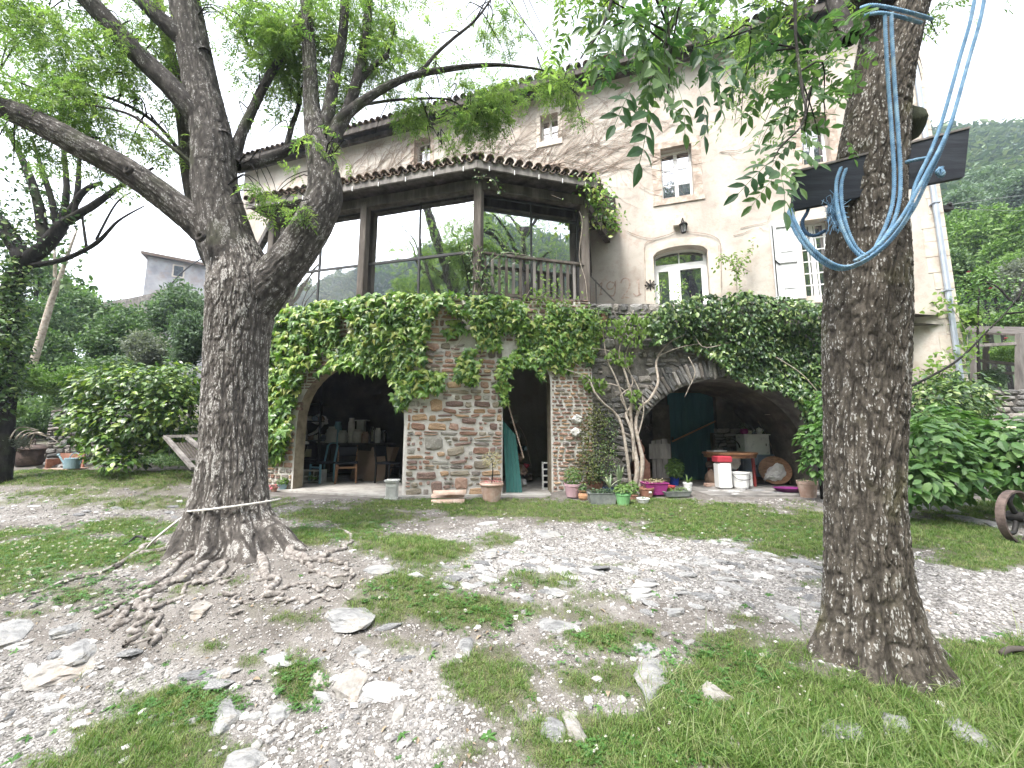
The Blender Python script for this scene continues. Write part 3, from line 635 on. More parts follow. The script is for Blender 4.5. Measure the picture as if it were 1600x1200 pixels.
def hr(px0, px1, py0, py1):
    u0 = Hw(px0, (py0 + py1) / 2)[0]; u1 = Hw(px1, (py0 + py1) / 2)[0]; z1 = Hw((px0 + px1) / 2, py0)[1]; z0 = Hw((px0 + px1) / 2, py1)[1]; return [u0, u1, z0, z1]
OPEN = {'attic1': hr(647, 672, 217, 258), 'attic2': hr(844, 872, 178, 220), 'mid': hr(1033, 1083, 228, 308), 'hidden': hr(845, 877, 258, 330), 'upright': hr(1252, 1296, 182, 256), 'door': hr(1022, 1108, 384, 480), 'shut': hr(1254, 1302, 342, 462)}
for k in OPEN: OPEN[k][3] = max(OPEN[k][3], OPEN[k][2] + .3)
OPEN['door'][2] = 3.72
OPEN['void'] = [1.25, 7.3, -.3, 3.45]
house = thing('farmhouse', 'tall old stone farmhouse with cream rendered wall behind the vine covered terrace', 'house', HP(0, 0))
us = sorted({uL, uR, *[o[0] for o in OPEN.values()], *[o[1] for o in OPEN.values()]}); zs = sorted({-.3, ZE, *[o[2] for o in OPEN.values()], *[o[3] for o in OPEN.values()]})
wmb = MB()
for a, b in zip(us, us[1:]):
    for c, d in zip(zs, zs[1:]):
        mu, mz = (a + b) / 2, (c + d) / 2
        if any(o[0] < mu < o[1] and o[2] < mz < o[3] for o in OPEN.values()): continue
        pquad(wmb, HPL, a, b, c, d)
for k, o in OPEN.items():
    if k == 'void': continue
    u0, u1, z0, z1 = o
    for q in ([(u0, z0, 0), (u0, z1, 0), (u0, z1, -.45), (u0, z0, -.45)], [(u1, z0, 0), (u1, z0, -.45), (u1, z1, -.45), (u1, z1, 0)], [(u0, z1, 0), (u1, z1, 0), (u1, z1, -.45), (u0, z1, -.45)], [(u0, z0, 0), (u0, z0, -.45), (u1, z0, -.45), (u1, z0, 0)]):
        wmb.add([HPL.P(*p) for p in q], [(0, 1, 2, 3)])
for u in (uL, uR): wmb.add([HPL.P(u, -.3, 0), HPL.P(u, ZE, 0), HPL.P(u, ZE, -9), HPL.P(u, -.3, -9)], [(0, 1, 2, 3)])
wmb.add([HPL.P(uL, -.3, -9), HPL.P(uR, -.3, -9), HPL.P(uR, ZE, -9), HPL.P(uL, ZE, -9)], [(0, 1, 2, 3)])
part('wall', wmb, m_plaster, house)
# gable over the side wall, roof with deep eave
roof = MB(); OH = .42; rz = ZE + 2.3
roof.add([HPL.P(uL - .3, ZE + .08, OH), HPL.P(uR + .3, ZE + .08, OH), HPL.P(uR + .3, rz, -4.5), HPL.P(uL - .3, rz, -4.5), HPL.P(uL - .3, ZE + .2, OH), HPL.P(uR + .3, ZE + .2, OH), HPL.P(uR + .3, rz + .14, -4.5), HPL.P(uL - .3, rz + .14, -4.5)],
         [(0, 3, 2, 1), (4, 5, 6, 7), (0, 1, 5, 4), (0, 4, 7, 3), (1, 2, 6, 5)])
roof.add([HPL.P(uL - .3, rz, -4.5), HPL.P(uR + .3, rz, -4.5), HPL.P(uR + .3, ZE, -9.4), HPL.P(uL - .3, ZE, -9.4)], [(0, 1, 2, 3)])
roof.add([HPL.P(uR, ZE, 0), HPL.P(uR, ZE, -9), HPL.P(uR, rz, -4.5)], [(0, 1, 2)]); roof.add([HPL.P(uL, ZE, 0), HPL.P(uL, ZE, -9), HPL.P(uL, rz, -4.5)], [(0, 2, 1)])
rf = part('roof', roof, m_oldwood, house)
ev = MB(); pbox(ev, HPL, uL - .3, uR + .3, ZE - .05, ZE + .1, .0, .12); pbox(ev, HPL, uL - .3, uR + .3, ZE - .02, ZE + .17, OH, OH + .05); part('eave_board', ev, m_oldwood, rf)
def tile_mb(r=.085, L=.5, up=True, n=8, t=.016):
    mb = MB(); vs = []
    for y, rr_ in ((0, r), (L, r * .82)):
        for q in (rr_, rr_ - t):
            for i in range(n + 1):
                a = pi * i / n; vs.append((q * cos(a), y, (q * sin(a)) * (1 if up else -1)))
    m = n + 1; fs = []
    for i in range(n): fs += [(i, i + 1, 2 * m + i + 1, 2 * m + i), (m + i, 3 * m + i, 3 * m + i + 1, m + i + 1), (i, m + i, m + i + 1, i + 1), (2 * m + i, 2 * m + i + 1, 3 * m + i + 1, 3 * m + i)]
    mb.add(vs, fs); return mb
tm_up = tile_mb().mesh('tile', m_tile, True); tm_dn = tile_mb(up=False).mesh('tile', m_tile, True); tm_big = tile_mb(.10, 1.0).mesh('tile', m_tile, True)
hslope = math.atan2(rz - ZE - .08, 4.5 + OH); nT = int((uR - uL + .6) / .235)
for i in range(nT):
    o = lk('tile', tm_big, rf); o.location = HPL.P(uL - .2 + .235 * i, ZE + .19, OH + .09) - wl(rf); o.rotation_euler = Euler((hslope, 0, HPL.rot() ), 'XYZ')
ch = MB(); cu = Hw(957, 96)[0]; pbox(ch, HPL, cu - .28, cu + .28, ZE + .2, ZE + 1.15, -.75, -.35); pbox(ch, HPL, cu - .34, cu + .34, ZE + 1.15, ZE + 1.22, -.8, -.3); part('chimney', ch, m_tile, rf)
# stone surrounds
def surround(k, w, mat, sill=True, lintel=True, name='surround', jit=.03):
    u0, u1, z0, z1 = OPEN[k]; q = MB(); rr = random.Random(len(k)); z = z0
    while z < z1 - .02:
        h = min(rr.uniform(.22, .42), z1 - z); pbox(q, HPL, u0 - w - rr.uniform(0, jit), u0 + .004, z + .004, z + h - .004, -.1, .012); pbox(q, HPL, u1 - .004, u1 + w + rr.uniform(0, jit), z + .004, z + h - .004, -.1, .012); z += h
    if lintel: pbox(q, HPL, u0 - w, u1 + w, z1 - .003, z1 + w * .9, -.1, .016)
    if sill: pbox(q, HPL, u0 - w * 1.2, u1 + w * 1.2, z0 - .17, z0 + .003, -.1, .03)
    part(name, q, mat, house)
surround('mid', .20, m_jamb); surround('attic1', .12, m_jamb); surround('attic2', .10, m_doorsur); surround('hidden', .1, m_jamb); surround('upright', .17, m_jamb); surround('shut', .12, m_doorsur)
def window(k, cols, rows, fw=.05, mw=.025, name='window', mat=m_white, glass=m_glass, leaf=2, inset=.24):
    u0, u1, z0, z1 = OPEN[k]; q = MB(); o0, o1 = -inset - .05, -inset
    pbox(q, HPL, u0, u0 + fw, z0, z1, o0, o1); pbox(q, HPL, u1 - fw, u1, z0, z1, o0, o1); pbox(q, HPL, u0 + fw, u1 - fw, z1 - fw, z1, o0, o1); pbox(q, HPL, u0 + fw, u1 - fw, z0, z0 + fw * 1.3, o0, o1)
    if leaf == 2: pbox(q, HPL, (u0 + u1) / 2 - fw * .8, (u0 + u1) / 2 + fw * .8, z0 + fw, z1 - fw, o0 + .003, o1 + .012)
    cu = [u0 + fw + (u1 - u0 - 2 * fw) * i / cols for i in range(cols + 1)]; cz = [z0 + fw + (z1 - z0 - 2 * fw) * i / rows for i in range(rows + 1)]
    for i, c in enumerate(cu[1:-1]):
        if not (leaf == 2 and abs(c - (u0 + u1) / 2) < .01): pbox(q, HPL, c - mw / 2, c + mw / 2, z0 + fw, z1 - fw, o0 + .01, o1 - .003)
    for c in cz[1:-1]: pbox(q, HPL, u0 + fw, u1 - fw, c - mw / 2, c + mw / 2, o0 + .013, o1 - .006)
    w = part(name, q, mat, house)
    for a, b in zip(cu, cu[1:]):
        for c, d in zip(cz, cz[1:]):
            g = MB(); g.add([HPL.P(a, c, o0 + .03), HPL.P(b, c, o0 + .03), HPL.P(b, d, o0 + .03), HPL.P(a, d, o0 + .03)], [(0, 1, 2, 3)]); part('pane', g, glass, w)
    return w
window('attic1', 2, 3); window('attic2', 2, 2); window('mid', 2, 3, .055); window('hidden', 2, 2); window('upright', 2, 4); window('shut', 3, 6, .05)
# arched french door
u0, u1, z0, z1 = OPEN['door']; zsp = z1 - .20; arc = lambda u, top=z1, sp=zsp: sp + (top - sp) * sqrt(max(0, 1 - ((u - (u0 + u1) / 2) / ((u1 - u0) / 2)) ** 2)) ** 1.0
N = 14; au = [u0 + (u1 - u0) * i / N for i in range(N + 1)]
sp = MB()
for a, b in zip(au, au[1:]):
    sp.add([HPL.P(a, arc(a), 0), HPL.P(b, arc(b), 0), HPL.P(b, z1 + .002, 0), HPL.P(a, z1 + .002, 0)], [(0, 1, 2, 3)]); sp.add([HPL.P(a, arc(a), 0), HPL.P(a, arc(a), -.4), HPL.P(b, arc(b), -.4), HPL.P(b, arc(b), 0)], [(0, 1, 2, 3)])
part('arch_spandrel', sp, m_doorsur, house)
sr = MB()
for (a, b) in ((u0 - .24, u0 + .003), (u1 - .003, u1 + .24)): pbox(sr, HPL, a, b, 3.72, zsp, -.1, .022)
for a, b in zip(au, au[1:]):
    A = arc(a) if a > u0 + .001 else zsp; B = arc(b) if b < u1 - .001 else zsp
    sr.add([HPL.P(a, A, .022), HPL.P(b, B, .022), HPL.P(b, z1 + .22 - .25 * ((b - (u0 + u1) / 2)) ** 2, .022), HPL.P(a, z1 + .22 - .25 * ((a - (u0 + u1) / 2)) ** 2, .022)], [(0, 1, 2, 3)])
for s_, uu in ((-1, u0), (1, u1)): sr.add([HPL.P(uu, zsp, .022), HPL.P(uu + s_ * .24, zsp, .022), HPL.P(uu + s_ * .24, zsp + .14, .022), HPL.P(uu, z1 + .22 - .25 * ((u1 - u0) / 2) ** 2, .022)], [(0, 1, 2, 3)])
part('door_surround', sr, m_doorsur, house)
dr = MB(); o0, o1 = -.30, -.24; zt = z1 - .42; fw = .07; mid = (u0 + u1) / 2; lm = u0 + (u1 - u0) * .40
pbox(dr, HPL, u0, u0 + fw, z0, zsp, o0, o1); pbox(dr, HPL, u1 - fw, u1, z0, zsp, o0, o1); pbox(dr, HPL, u0 + fw, u1 - fw, zt - .05, zt + .05, o0, o1)
for a, b in zip(au, au[1:]): dr.add([HPL.P(a, max(arc(a) - .08, zsp - .06), o1), HPL.P(b, max(arc(b) - .08, zsp - .06), o1), HPL.P(b, arc(b) + .02, o1), HPL.P(a, arc(a) + .02, o1)], [(0, 1, 2, 3)])
pbox(dr, HPL, mid - .015, mid + .015, zt + .05, z1 - .08, o0 + .01, o1 - .004); pbox(dr, HPL, lm - .08, lm + .08, z0, zt - .05, o0, o1 + .01)
for a, b in ((u0 + fw, lm - .08), (lm + .08, u1 - fw)):
    pbox(dr, HPL, a, b, z0, z0 + .5, o0, o1 + .004); pbox(dr, HPL, a, b, zt - .13, zt - .05, o0, o1 + .004); pbox(dr, HPL, a, a + .06, z0 + .5, zt - .13, o0, o1 + .004); pbox(dr, HPL, b - .06, b, z0 + .5, zt - .13, o0, o1 + .004)
door = part('door', dr, m_white, house, label='white glazed double door under a low arch')
for a, b, c, d in ((u0 + fw, mid, zt + .05, zsp + .14), (mid, u1 - fw, zt + .05, zsp + .14), (u0 + fw, lm - .08, z0 + .5, zt - .1), (lm + .08, u1 - fw, z0 + .5, zt - .1)):
    g = MB(); g.add([HPL.P(a, c, -.275), HPL.P(b, c, -.275), HPL.P(b, d, -.275), HPL.P(a, d, -.275)], [(0, 1, 2, 3)]); part('pane', g, m_glass, door)
# shutters folded back on the wall
u0, u1, z0, z1 = OPEN['shut']; wS = .60
for a, b in ((u0 - wS - .03, u0 - .03), (u1 + .03, u1 + wS + .03)):
    q = MB(); f = .11; pbox(q, HPL, a, a + f, z0 - .05, z1 + .05, .03, .07); pbox(q, HPL, b - f, b, z0 - .05, z1 + .05, .03, .07); H = z1 - z0 + .1; zb = z0 - .05
    for c, d in ((0, .08), (.46, .54), (.92, 1.0)): pbox(q, HPL, a + f, b - f, zb + c * H, zb + d * H, .03, .07)
    pbox(q, HPL, a + f, b - f, zb + .08 * H, zb + .46 * H, .032, .040); pbox(q, HPL, a + f, b - f, zb + .54 * H, zb + .92 * H, .032, .040)
    for c, d in ((.08, .46), (.54, .92)): pbox(q, HPL, a + f + .07, b - f - .07, zb + (c + .06) * H, zb + (d - .06) * H, .038, .052)
    s_ = part('shutter', q, m_shut, house)
    h = MB(); h.bar(HPL.P(a + .03, zb + .1, .085), HPL.P(a + .03, zb + H - .1, .085), .016); h.bar(HPL.P(a + .03, zb + .5 * H, .09), HPL.P(a + .12, zb + .44 * H, .09), .02); part('latch_rod', h, m_iron, s_)
# quoins and rain pipe on the right corner
q = MB(); rr = random.Random(3); z = 0
while z < ZE - .1:
    h = rr.uniform(.25, .4); pbox(q, HPL, uR - rr.uniform(.22, .42), uR + .012, z + .006, min(z + h - .006, ZE - .03), -.2, .012); z += h
part('corner_stones', q, m_doorsur, house)
m_zinc = M('grey zinc', [(.30, .34, .40), (.42, .46, .52)], rough=.45, nscale=4, bump=.1, metal=.4)
q = MB(); uP = Hw(1458, 330)[0]; q.cone(HPL.P(uP, .8, .09), HPL.P(uP, ZE - .1, .09), .05, .05, 10)
for z in (2.2, 4.2, 6.2, 8.2): pbox(q, HPL, uP - .07, uP + .07, z, z + .03, .0, .15)
part('rain_pipe', q, m_zinc, house, sm=False)
# faded painted year on the wall: 1921
m_paint = M('faded brown paint', [(.24, .17, .14), (.33, .25, .21), (.45, .38, .33)], rough=.95, nscale=18, bump=.2)
def stroke(mb, pl, pts, w, off):
    pp, _ = smooth([Vector((a, b, 0)) for a, b in pts], 0, 5); n = len(pp); vs = []
    for i, p in enumerate(pp):
        d = (pp[min(i + 1, n - 1)] - pp[max(i - 1, 0)]).normalized(); s_ = Vector((-d.y, d.x, 0)) * w / 2; vs += [pl.P(p.x + s_.x, p.y + s_.y, off), pl.P(p.x - s_.x, p.y - s_.y, off)]
    mb.add(vs, [(2 * i, 2 * i + 1, 2 * i + 3, 2 * i + 2) for i in range(n - 1)])
def numpx(pts): return [Hw(900 + a * .1375, 360 + b * .1375) for a, b in pts]
DG = [[[(255, 640), (285, 600), (295, 590)], [(295, 590), (288, 650), (278, 720)], [(262, 735), (300, 722)]],
      [[(430, 600), (385, 585), (350, 625), (370, 668), (420, 655), (445, 600), (445, 575)], [(445, 590), (448, 670), (430, 735), (395, 745), (365, 725)]],
      [[(510, 600), (530, 555), (580, 545), (612, 590), (600, 660), (560, 720), (520, 770)], [(515, 775), (560, 762), (605, 765)]],
      [[(690, 600), (712, 555)], [(712, 555), (715, 640), (718, 730)], [(650, 720), (690, 745), (740, 720)]]]
for g_ in DG:
    q = MB(); off = .003
    for s_ in g_: stroke(q, HPL, numpx(s_), .035, off); off += .0015
    part('painted_numeral', q, m_paint, house)
# crack and cable lines, ledge stone and lantern
m_stem = M('dry brown vine stems', [(.17, .125, .10), (.27, .205, .16), (.36, .29, .235)], rough=.9, nscale=12, bump=.3)
q = MB()
for pts in ([(980, 362), (1000, 370), (1020, 373), (1045, 367)], [(1045, 367), (1058, 362), (1085, 364), (1110, 368), (1124, 378), (1126, 400), (1127, 450)], [(1008, 470), (1008, 420), (1007, 386), (1015, 377), (1045, 367)]):
    q.tube([HP(*Hw(a, b), .03) for a, b in pts], .006, 5)
part('cable', q, m_stem, house)
q = MB(); lu, lz = Hw(1063, 358)
pbox(q, HPL, lu - .13, lu + .13, lz + .1, lz + .3, 0, .09); pbox(q, HPL, lu - .17, lu + .17, lz + .06, lz + .1, 0, .14); pbox(q, HPL, lu - .09, lu + .09, lz + .3, lz + .42, 0, .05); part('keystone', q, m_doorsur, house)
lp = HP(lu + .03, 0, .36); lzz = lz - .28
lan = thing('wall_lantern', 'small black wall lantern hanging over the white arched door', 'lantern', (lp.x, lp.y, lzz))
q = MB(); q.lathe([(.02, .30), (.10, .22), (.11, .21), (.11, .20)], 6, (lp.x, lp.y, lzz)); q.lathe([(.0, .34), (.02, .33), (.02, .3)], 6, (lp.x, lp.y, lzz)); part('cap', q, m_iron, lan)
q = MB(); q.lathe([(.055, .0), (.085, .2)], 6, (lp.x, lp.y, lzz)); part('lantern_glass', q, glassmat('lantern glass', .25, (.3, .3, .3), .6), lan)
q = MB()
for i in range(6):
    a = 2 * pi * i / 6; q.bar((lp.x + .058 * cos(a), lp.y + .058 * sin(a), lzz), (lp.x + .09 * cos(a), lp.y + .09 * sin(a), lzz + .205), .009)
q.lathe([(.0, -.03), (.03, -.02), (.06, -.005), (.06, .005)], 6, (lp.x, lp.y, lzz)); part('cage', q, m_iron, lan)
q = MB(); q.tube([(lp.x, lp.y, lzz + .33), HP(lu + .03, lzz + .42, .30), HP(lu + .02, lzz + .42, .12), HP(lu, lzz + .30, .02)], .012, 6); part('bracket', q, m_iron, lan)
ou, oz = Hw(1016, 446); q = MB()
for i in range(8):
    a = pi * i / 4; q.bar(HP(ou, oz, .04), HP(ou + .12 * cos(a), oz + .12 * sin(a), .04), .022, .012); q.lathe([(.0, -.008), (.022, 0), (0, .008)], 6, HP(ou + .125 * cos(a), oz + .125 * sin(a), .04), axis=HN)
q.lathe([(.0, -.02), (.04, 0), (.0, .03)], 8, HP(ou, oz, .04), axis=HN); q.bar(HP(ou, oz, 0), HP(ou, oz, .04), .02)
solo('iron_rosette', q, m_iron, 'black iron star shaped rosette fixed left of the arched door', 'ornament')
# terrace slab between the arcade and the house
# ================================================================ ARCADE (two facets) and VAULT wall
Ap = P(405, 640, 8.75); Bp = P(636, 640, 7.66); Cp = P(926, 640, 7.9); Dp = P(1402, 640, 7.98)
S1 = Plane(Ap, Bp); S2 = Plane(Bp, Cp); S3 = Plane(Cp, Dp)
ZT = 3.86; TH = .5
arcade = thing('stone_arcade', 'reddish brown rubble stone terrace wall with a wide arch and a narrow doorway', 'wall', (Bp.x, Bp.y, 0))
m_mort = M('pale lime mortar', [(.50, .47, .43), (.63, .60, .56), (.70, .675, .64)], rough=.95, nscale=7, bump=.7, bscale=40, bdist=.01)
m_mortd = M('grey old mortar', [(.08, .072, .065), (.14, .13, .12), (.22, .20, .18)], rough=.95, nscale=5, bump=.8, bscale=25, bdist=.015)
add_streaks(m_mortd, (.05, .05, .04), 3.0, .5, .6)
def arch_pts(ua, ub, zs_, zc, n=18, pw=1.0):
    c = (ua + ub) / 2; r = (ub - ua) / 2; return [(c - r * cos(pi * i / n), zs_ + (zc - zs_) * max(0.0, sin(pi * i / n)) ** pw) for i in range(n + 1)]
def wallseg(mb, pl, u0, u1, zt, arches, th=TH, zb=-.3, rev=None):
    """front and back face as vertical strips so that every arch stays open"""
    cuts = [u0]; 
    for pts in arches: cuts += [p[0] for p in pts]
    cuts.append(u1); cuts = sorted(cuts)
    def top(u, side):
        for pts in arches:
            if pts[0][0] - 1e-6 <= u <= pts[-1][0] + 1e-6:
                if (u <= pts[0][0] + 1e-6 and side < 0) or (u >= pts[-1][0] - 1e-6 and side > 0): return zb
                us_ = [p[0] for p in pts]; return float(np.interp(u, us_, [p[1] for p in pts]))
        return zb
    for a, b in zip(cuts, cuts[1:]):
        if b - a < 1e-5: continue
        m_ = (a + b) / 2; inside = any(p[0][0] < m_ < p[-1][0] for p in arches)
        za, zb_ = (top(a, 1 if not inside else 0), top(b, -1 if not inside else 0)) if inside else (zb, zb)
        for off in (0, -th): mb.add([pl.P(a, za, off), pl.P(b, zb_, off), pl.P(b, zt, off), pl.P(a, zt, off)], [(0, 1, 2, 3)])
        mb.add([pl.P(a, zt, 0), pl.P(b, zt, 0), pl.P(b, zt, -th), pl.P(a, zt, -th)], [(0, 1, 2, 3)])
    for pts in arches:
        full = [(pts[0][0], zb)] + pts + [(pts[-1][0], zb)]
        for a, b in zip(full, full[1:]): (rev or mb).add([pl.P(a[0], a[1], 0), pl.P(b[0], b[1], 0), pl.P(b[0], b[1], -th), pl.P(a[0], a[1], -th)], [(0, 1, 2, 3)])
a1 = S1.uv(457, 760)[0]; b1 = S1.uv(628, 760)[0]; ARC1 = arch_pts(a1, b1, 1.35, 2.62, 20, .9)
a2 = S2.uv(785, 760)[0]; b2 = S2.uv(862, 760)[0]; ARC2 = arch_pts(a2, b2, 2.15, 2.62, 12, .8)
a3 = S3.uv(984, 740)[0]; b3 = S3.uv(1300, 740)[0]; ARC3 = arch_pts(a3, b3, .2, 2.28, 26, .82)
q = MB(); rv = MB(); rv2 = MB(); wallseg(q, S1, 0, S1.L, ZT, [ARC1], th=.26, rev=rv); wallseg(q, S2, 0, S2.L, ZT, [ARC2], rev=rv2)
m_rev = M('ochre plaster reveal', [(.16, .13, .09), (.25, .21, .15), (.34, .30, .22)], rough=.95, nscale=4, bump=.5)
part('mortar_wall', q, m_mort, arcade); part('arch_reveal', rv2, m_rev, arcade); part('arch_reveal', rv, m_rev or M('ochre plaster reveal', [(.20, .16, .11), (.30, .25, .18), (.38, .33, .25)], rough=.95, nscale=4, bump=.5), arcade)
vault = thing('vaulted_wall', 'dark grey rubble wall with a broad shallow vault sheltering table and cupboard', 'wall', (Cp.x, Cp.y, 0))
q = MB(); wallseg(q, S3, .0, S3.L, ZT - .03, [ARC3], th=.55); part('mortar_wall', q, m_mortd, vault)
# vault barrel behind
q = MB(); full = [(a3 - .02, -.2)] + ARC3 + [(b3 + .02, -.2)]
for a, b in zip(full, full[1:]): q.add([S3.P(a[0], a[1], -.55), S3.P(b[0], b[1], -.55), S3.P(b[0], b[1], -2.3), S3.P(a[0], a[1], -2.3)], [(0, 1, 2, 3)])
for a, b in zip(ARC3, ARC3[1:]): q.add([S3.P(a[0], -.2, -2.25), S3.P(b[0], -.2, -2.25), S3.P(b[0], b[1] + .02, -2.25), S3.P(a[0], a[1] + .02, -2.25)], [(0, 1, 2, 3)])
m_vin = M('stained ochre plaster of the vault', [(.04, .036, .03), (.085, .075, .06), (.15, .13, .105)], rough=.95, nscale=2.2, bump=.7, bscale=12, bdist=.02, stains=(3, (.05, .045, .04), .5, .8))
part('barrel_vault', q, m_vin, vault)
# rooms behind the arcade
q = MB(); x0, x1 = P(405, 640, 8.75).x, S3.P(.4, 0).x; yb = 11.6
q.add([(x0, 8.9, 0), (x0, yb, 0), (x0, yb, 3.5), (x0, 8.9, 3.5)], [(0, 1, 2, 3)]); q.add([(x0, yb, 0), (x1, yb - .6, 0), (x1, yb - .6, 3.5), (x0, yb, 3.5)], [(0, 1, 2, 3)])
xm = S2.P(a2 - .55, 0, -TH).x; q.box((xm, 9.8, 1.75), (.3, 3.4, 3.5)); q.add([(x1, 8.45, 0), (x1, yb - .6, 0), (x1, yb - .6, 3.5), (x1, 8.45, 3.5)], [(0, 1, 2, 3)])
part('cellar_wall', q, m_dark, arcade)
q = MB(); tp = [S1.P(0, 0, -.02), S1.P(S1.L, 0, -.02), S2.P(S2.L, 0, -.02), S3.P(S3.L, 0, -.02)]; bk = [HP(uL, 0, .0), HP(uL + 4, 0), HP(uL + 8, 0), HP(uR - .3, 0)]
for k in range(3): q.add([(tp[k].x, tp[k].y, ZT - .16), (tp[k + 1].x, tp[k + 1].y, ZT - .16), (bk[k + 1].x, bk[k + 1].y, ZT - .16), (bk[k].x, bk[k].y, ZT - .16), (tp[k].x, tp[k].y, 3.5), (tp[k + 1].x, tp[k + 1].y, 3.5), (bk[k + 1].x, bk[k + 1].y, 3.5), (bk[k].x, bk[k].y, 3.5)], [(0, 1, 2, 3), (7, 6, 5, 4), (0, 4, 5, 1)])
terr = lk('terrace_slab', q.mesh('terrace_slab', m_mortd)); setp(terr, kind='structure', label='paved terrace between the arcade and the farmhouse')
m_floor = M('worn stone and cement floor', [(.26, .24, .22), (.38, .36, .335), (.48, .46, .43)], rough=.9, nscale=3, bump=.4, bscale=20, stains=(4, (.2, .18, .16), .55, .6))
q = MB()
fl = [S1.P(a1 - .2, .035, .18), S1.P(b1 + .2, .035, .30), S2.P(.2, .035, .12), S2.P(b2 + .15, .035, .22), Vector((x1, 8.3, .035)), Vector((x1, yb, .035)), Vector((x0, yb, .035)), Vector((x0, 9.2, .035))]
q.add([(p.x, p.y, .035) for p in fl] + [(p.x, p.y, -.25) for p in fl], [tuple(range(8))] + [(i, 8 + i, 8 + (i + 1) % 8, (i + 1) % 8) for i in range(8)])
f1 = lk('cellar_floor', q.mesh('cellar_floor', m_floor)); setp(f1, kind='structure', label='pale cement floor running out of the arches')
q = MB(); q.add([S3.P(a3 + .15, .03, .25), S3.P(b3 + .5, .03, .35), S3.P(b3 + .5, .03, -2.3), S3.P(a3 - .1, .03, -2.3), S3.P(a3 + .15, -.25, .25), S3.P(b3 + .5, -.25, .35)], [(0, 1, 2, 3), (4, 5, 1, 0)])
f2 = lk('vault_floor', q.mesh('vault_floor', M('dark flagstones', [(.11, .105, .10), (.19, .18, .17), (.29, .275, .26)], rough=.85, nscale=3, bump=.6, bscale=12))); setp(f2, kind='structure', label='flagstone floor under the vault')
fm = [rock_mb((0, 0, 0), 1, 1, 1, 0, 600 + s, .15, 2).mesh('flagstone', m_slab) for s in range(4)]
for k in range(26):
    o = lk('flagstone', fm[k % 4], f2); p = S3.P(rr.uniform(a3 + .3, b3 + .35), .032, rr.uniform(-1.2, .28)); o.location = p; w = rr.uniform(.12, .26); o.scale = (w, w * rr.uniform(.5, .9), .012); o.rotation_euler = (0, 0, rr.uniform(-.4, .4))
# ---------------------------------------------------------------- masonry
def stone_shape(seed, asp=1.0, rag=.17):
    rr = random.Random(seed); n = 10; ring = []
    for i in range(n):
        a = 2 * pi * (i + .5) / n; c_, s_ = cos(a), sin(a); e = .42
        x = .5 * math.copysign(abs(c_) ** e, c_); y = .5 * math.copysign(abs(s_) ** e, s_); k = 1 + rr.uniform(-rag, rag * .4); ring.append((x * k, y * (1 + rr.uniform(-rag * 1.4, rag * .4))))
    mb = MB(); vs = [(x, -.5, y) for x, y in ring] + [(x, .30 + rr.uniform(-.08, .08), y) for x, y in ring] + [(x * .80, .48 + rr.uniform(-.10, .14), y * .74) for x, y in ring] + [(0, .56, 0)]
    fs = [(i, (i + 1) % n, n + (i + 1) % n, n + i) for i in range(n)] + [(n + i, n + (i + 1) % n, 2 * n + (i + 1) % n, 2 * n + i) for i in range(n)] + [(2 * n + i, 2 * n + (i + 1) % n, 3 * n) for i in range(n)]
    mb.add([(x, -y, z) for x, y, z in vs], fs); return mb
STC = [[(.24, .14, .10), (.36, .22, .16), (.46, .31, .24)], [(.16, .105, .09), (.24, .16, .13), (.34, .24, .20)], [(.26, .24, .21), (.36, .34, .30), (.46, .44, .40)], [(.20, .17, .13), (.30, .26, .20), (.38, .33, .26)], [(.30, .19, .11), (.42, .27, .16), (.50, .36, .24)], [(.13, .11, .10), (.21, .18, .16), (.29, .26, .23)]]
m_st = [M('rubble stone %s' % nm, c, rough=.85, nscale=14, bump=.7, bscale=45, bdist=.006, objrand=.12, stains=(16, (.46, .42, .37), .56, .6)) for nm, c in zip(['red', 'maroon', 'pale grey', 'olive', 'ochre', 'umber'], STC)]
stone_me = [[stone_shape(i * 10 + j).mesh('stone', m_st[i]) for j in range(5)] for i in range(6)]
STD = [[(.09, .087, .083), (.17, .163, .155), (.27, .26, .25)], [(.12, .105, .093), (.21, .19, .17), (.33, .305, .28)], [(.065, .064, .062), (.12, .117, .113), (.20, .195, .19)]]
m_sd = [M('dark schist %s' % nm, c, rough=.85, nscale=12, bump=.8, bscale=40, bdist=.008, objrand=.15, stains=(8, (.30, .29, .25), .62, .5)) for nm, c in zip(['grey', 'brown', 'black'], STD)]
dark_me = [[stone_shape(200 + i * 10 + j, rag=.22).mesh('stone', m_sd[i]) for j in range(5)] for i in range(3)]
def put_stone(me, pl, u, z, w, h, d, parent, roll=0.0, off=.0, name='stone'):
    o = bpy.data.objects.new(name, me); COL.objects.link(o); o.parent = parent
    Rm = Matrix.Rotation(pl.rot(), 4, 'Z') @ Matrix.Rotation(-roll, 4, 'Y'); o.matrix_basis = Matrix.Translation(pl.P(u, z, off) - wl(parent)) @ Rm @ Matrix.Diagonal((w, d, h, 1)); return o
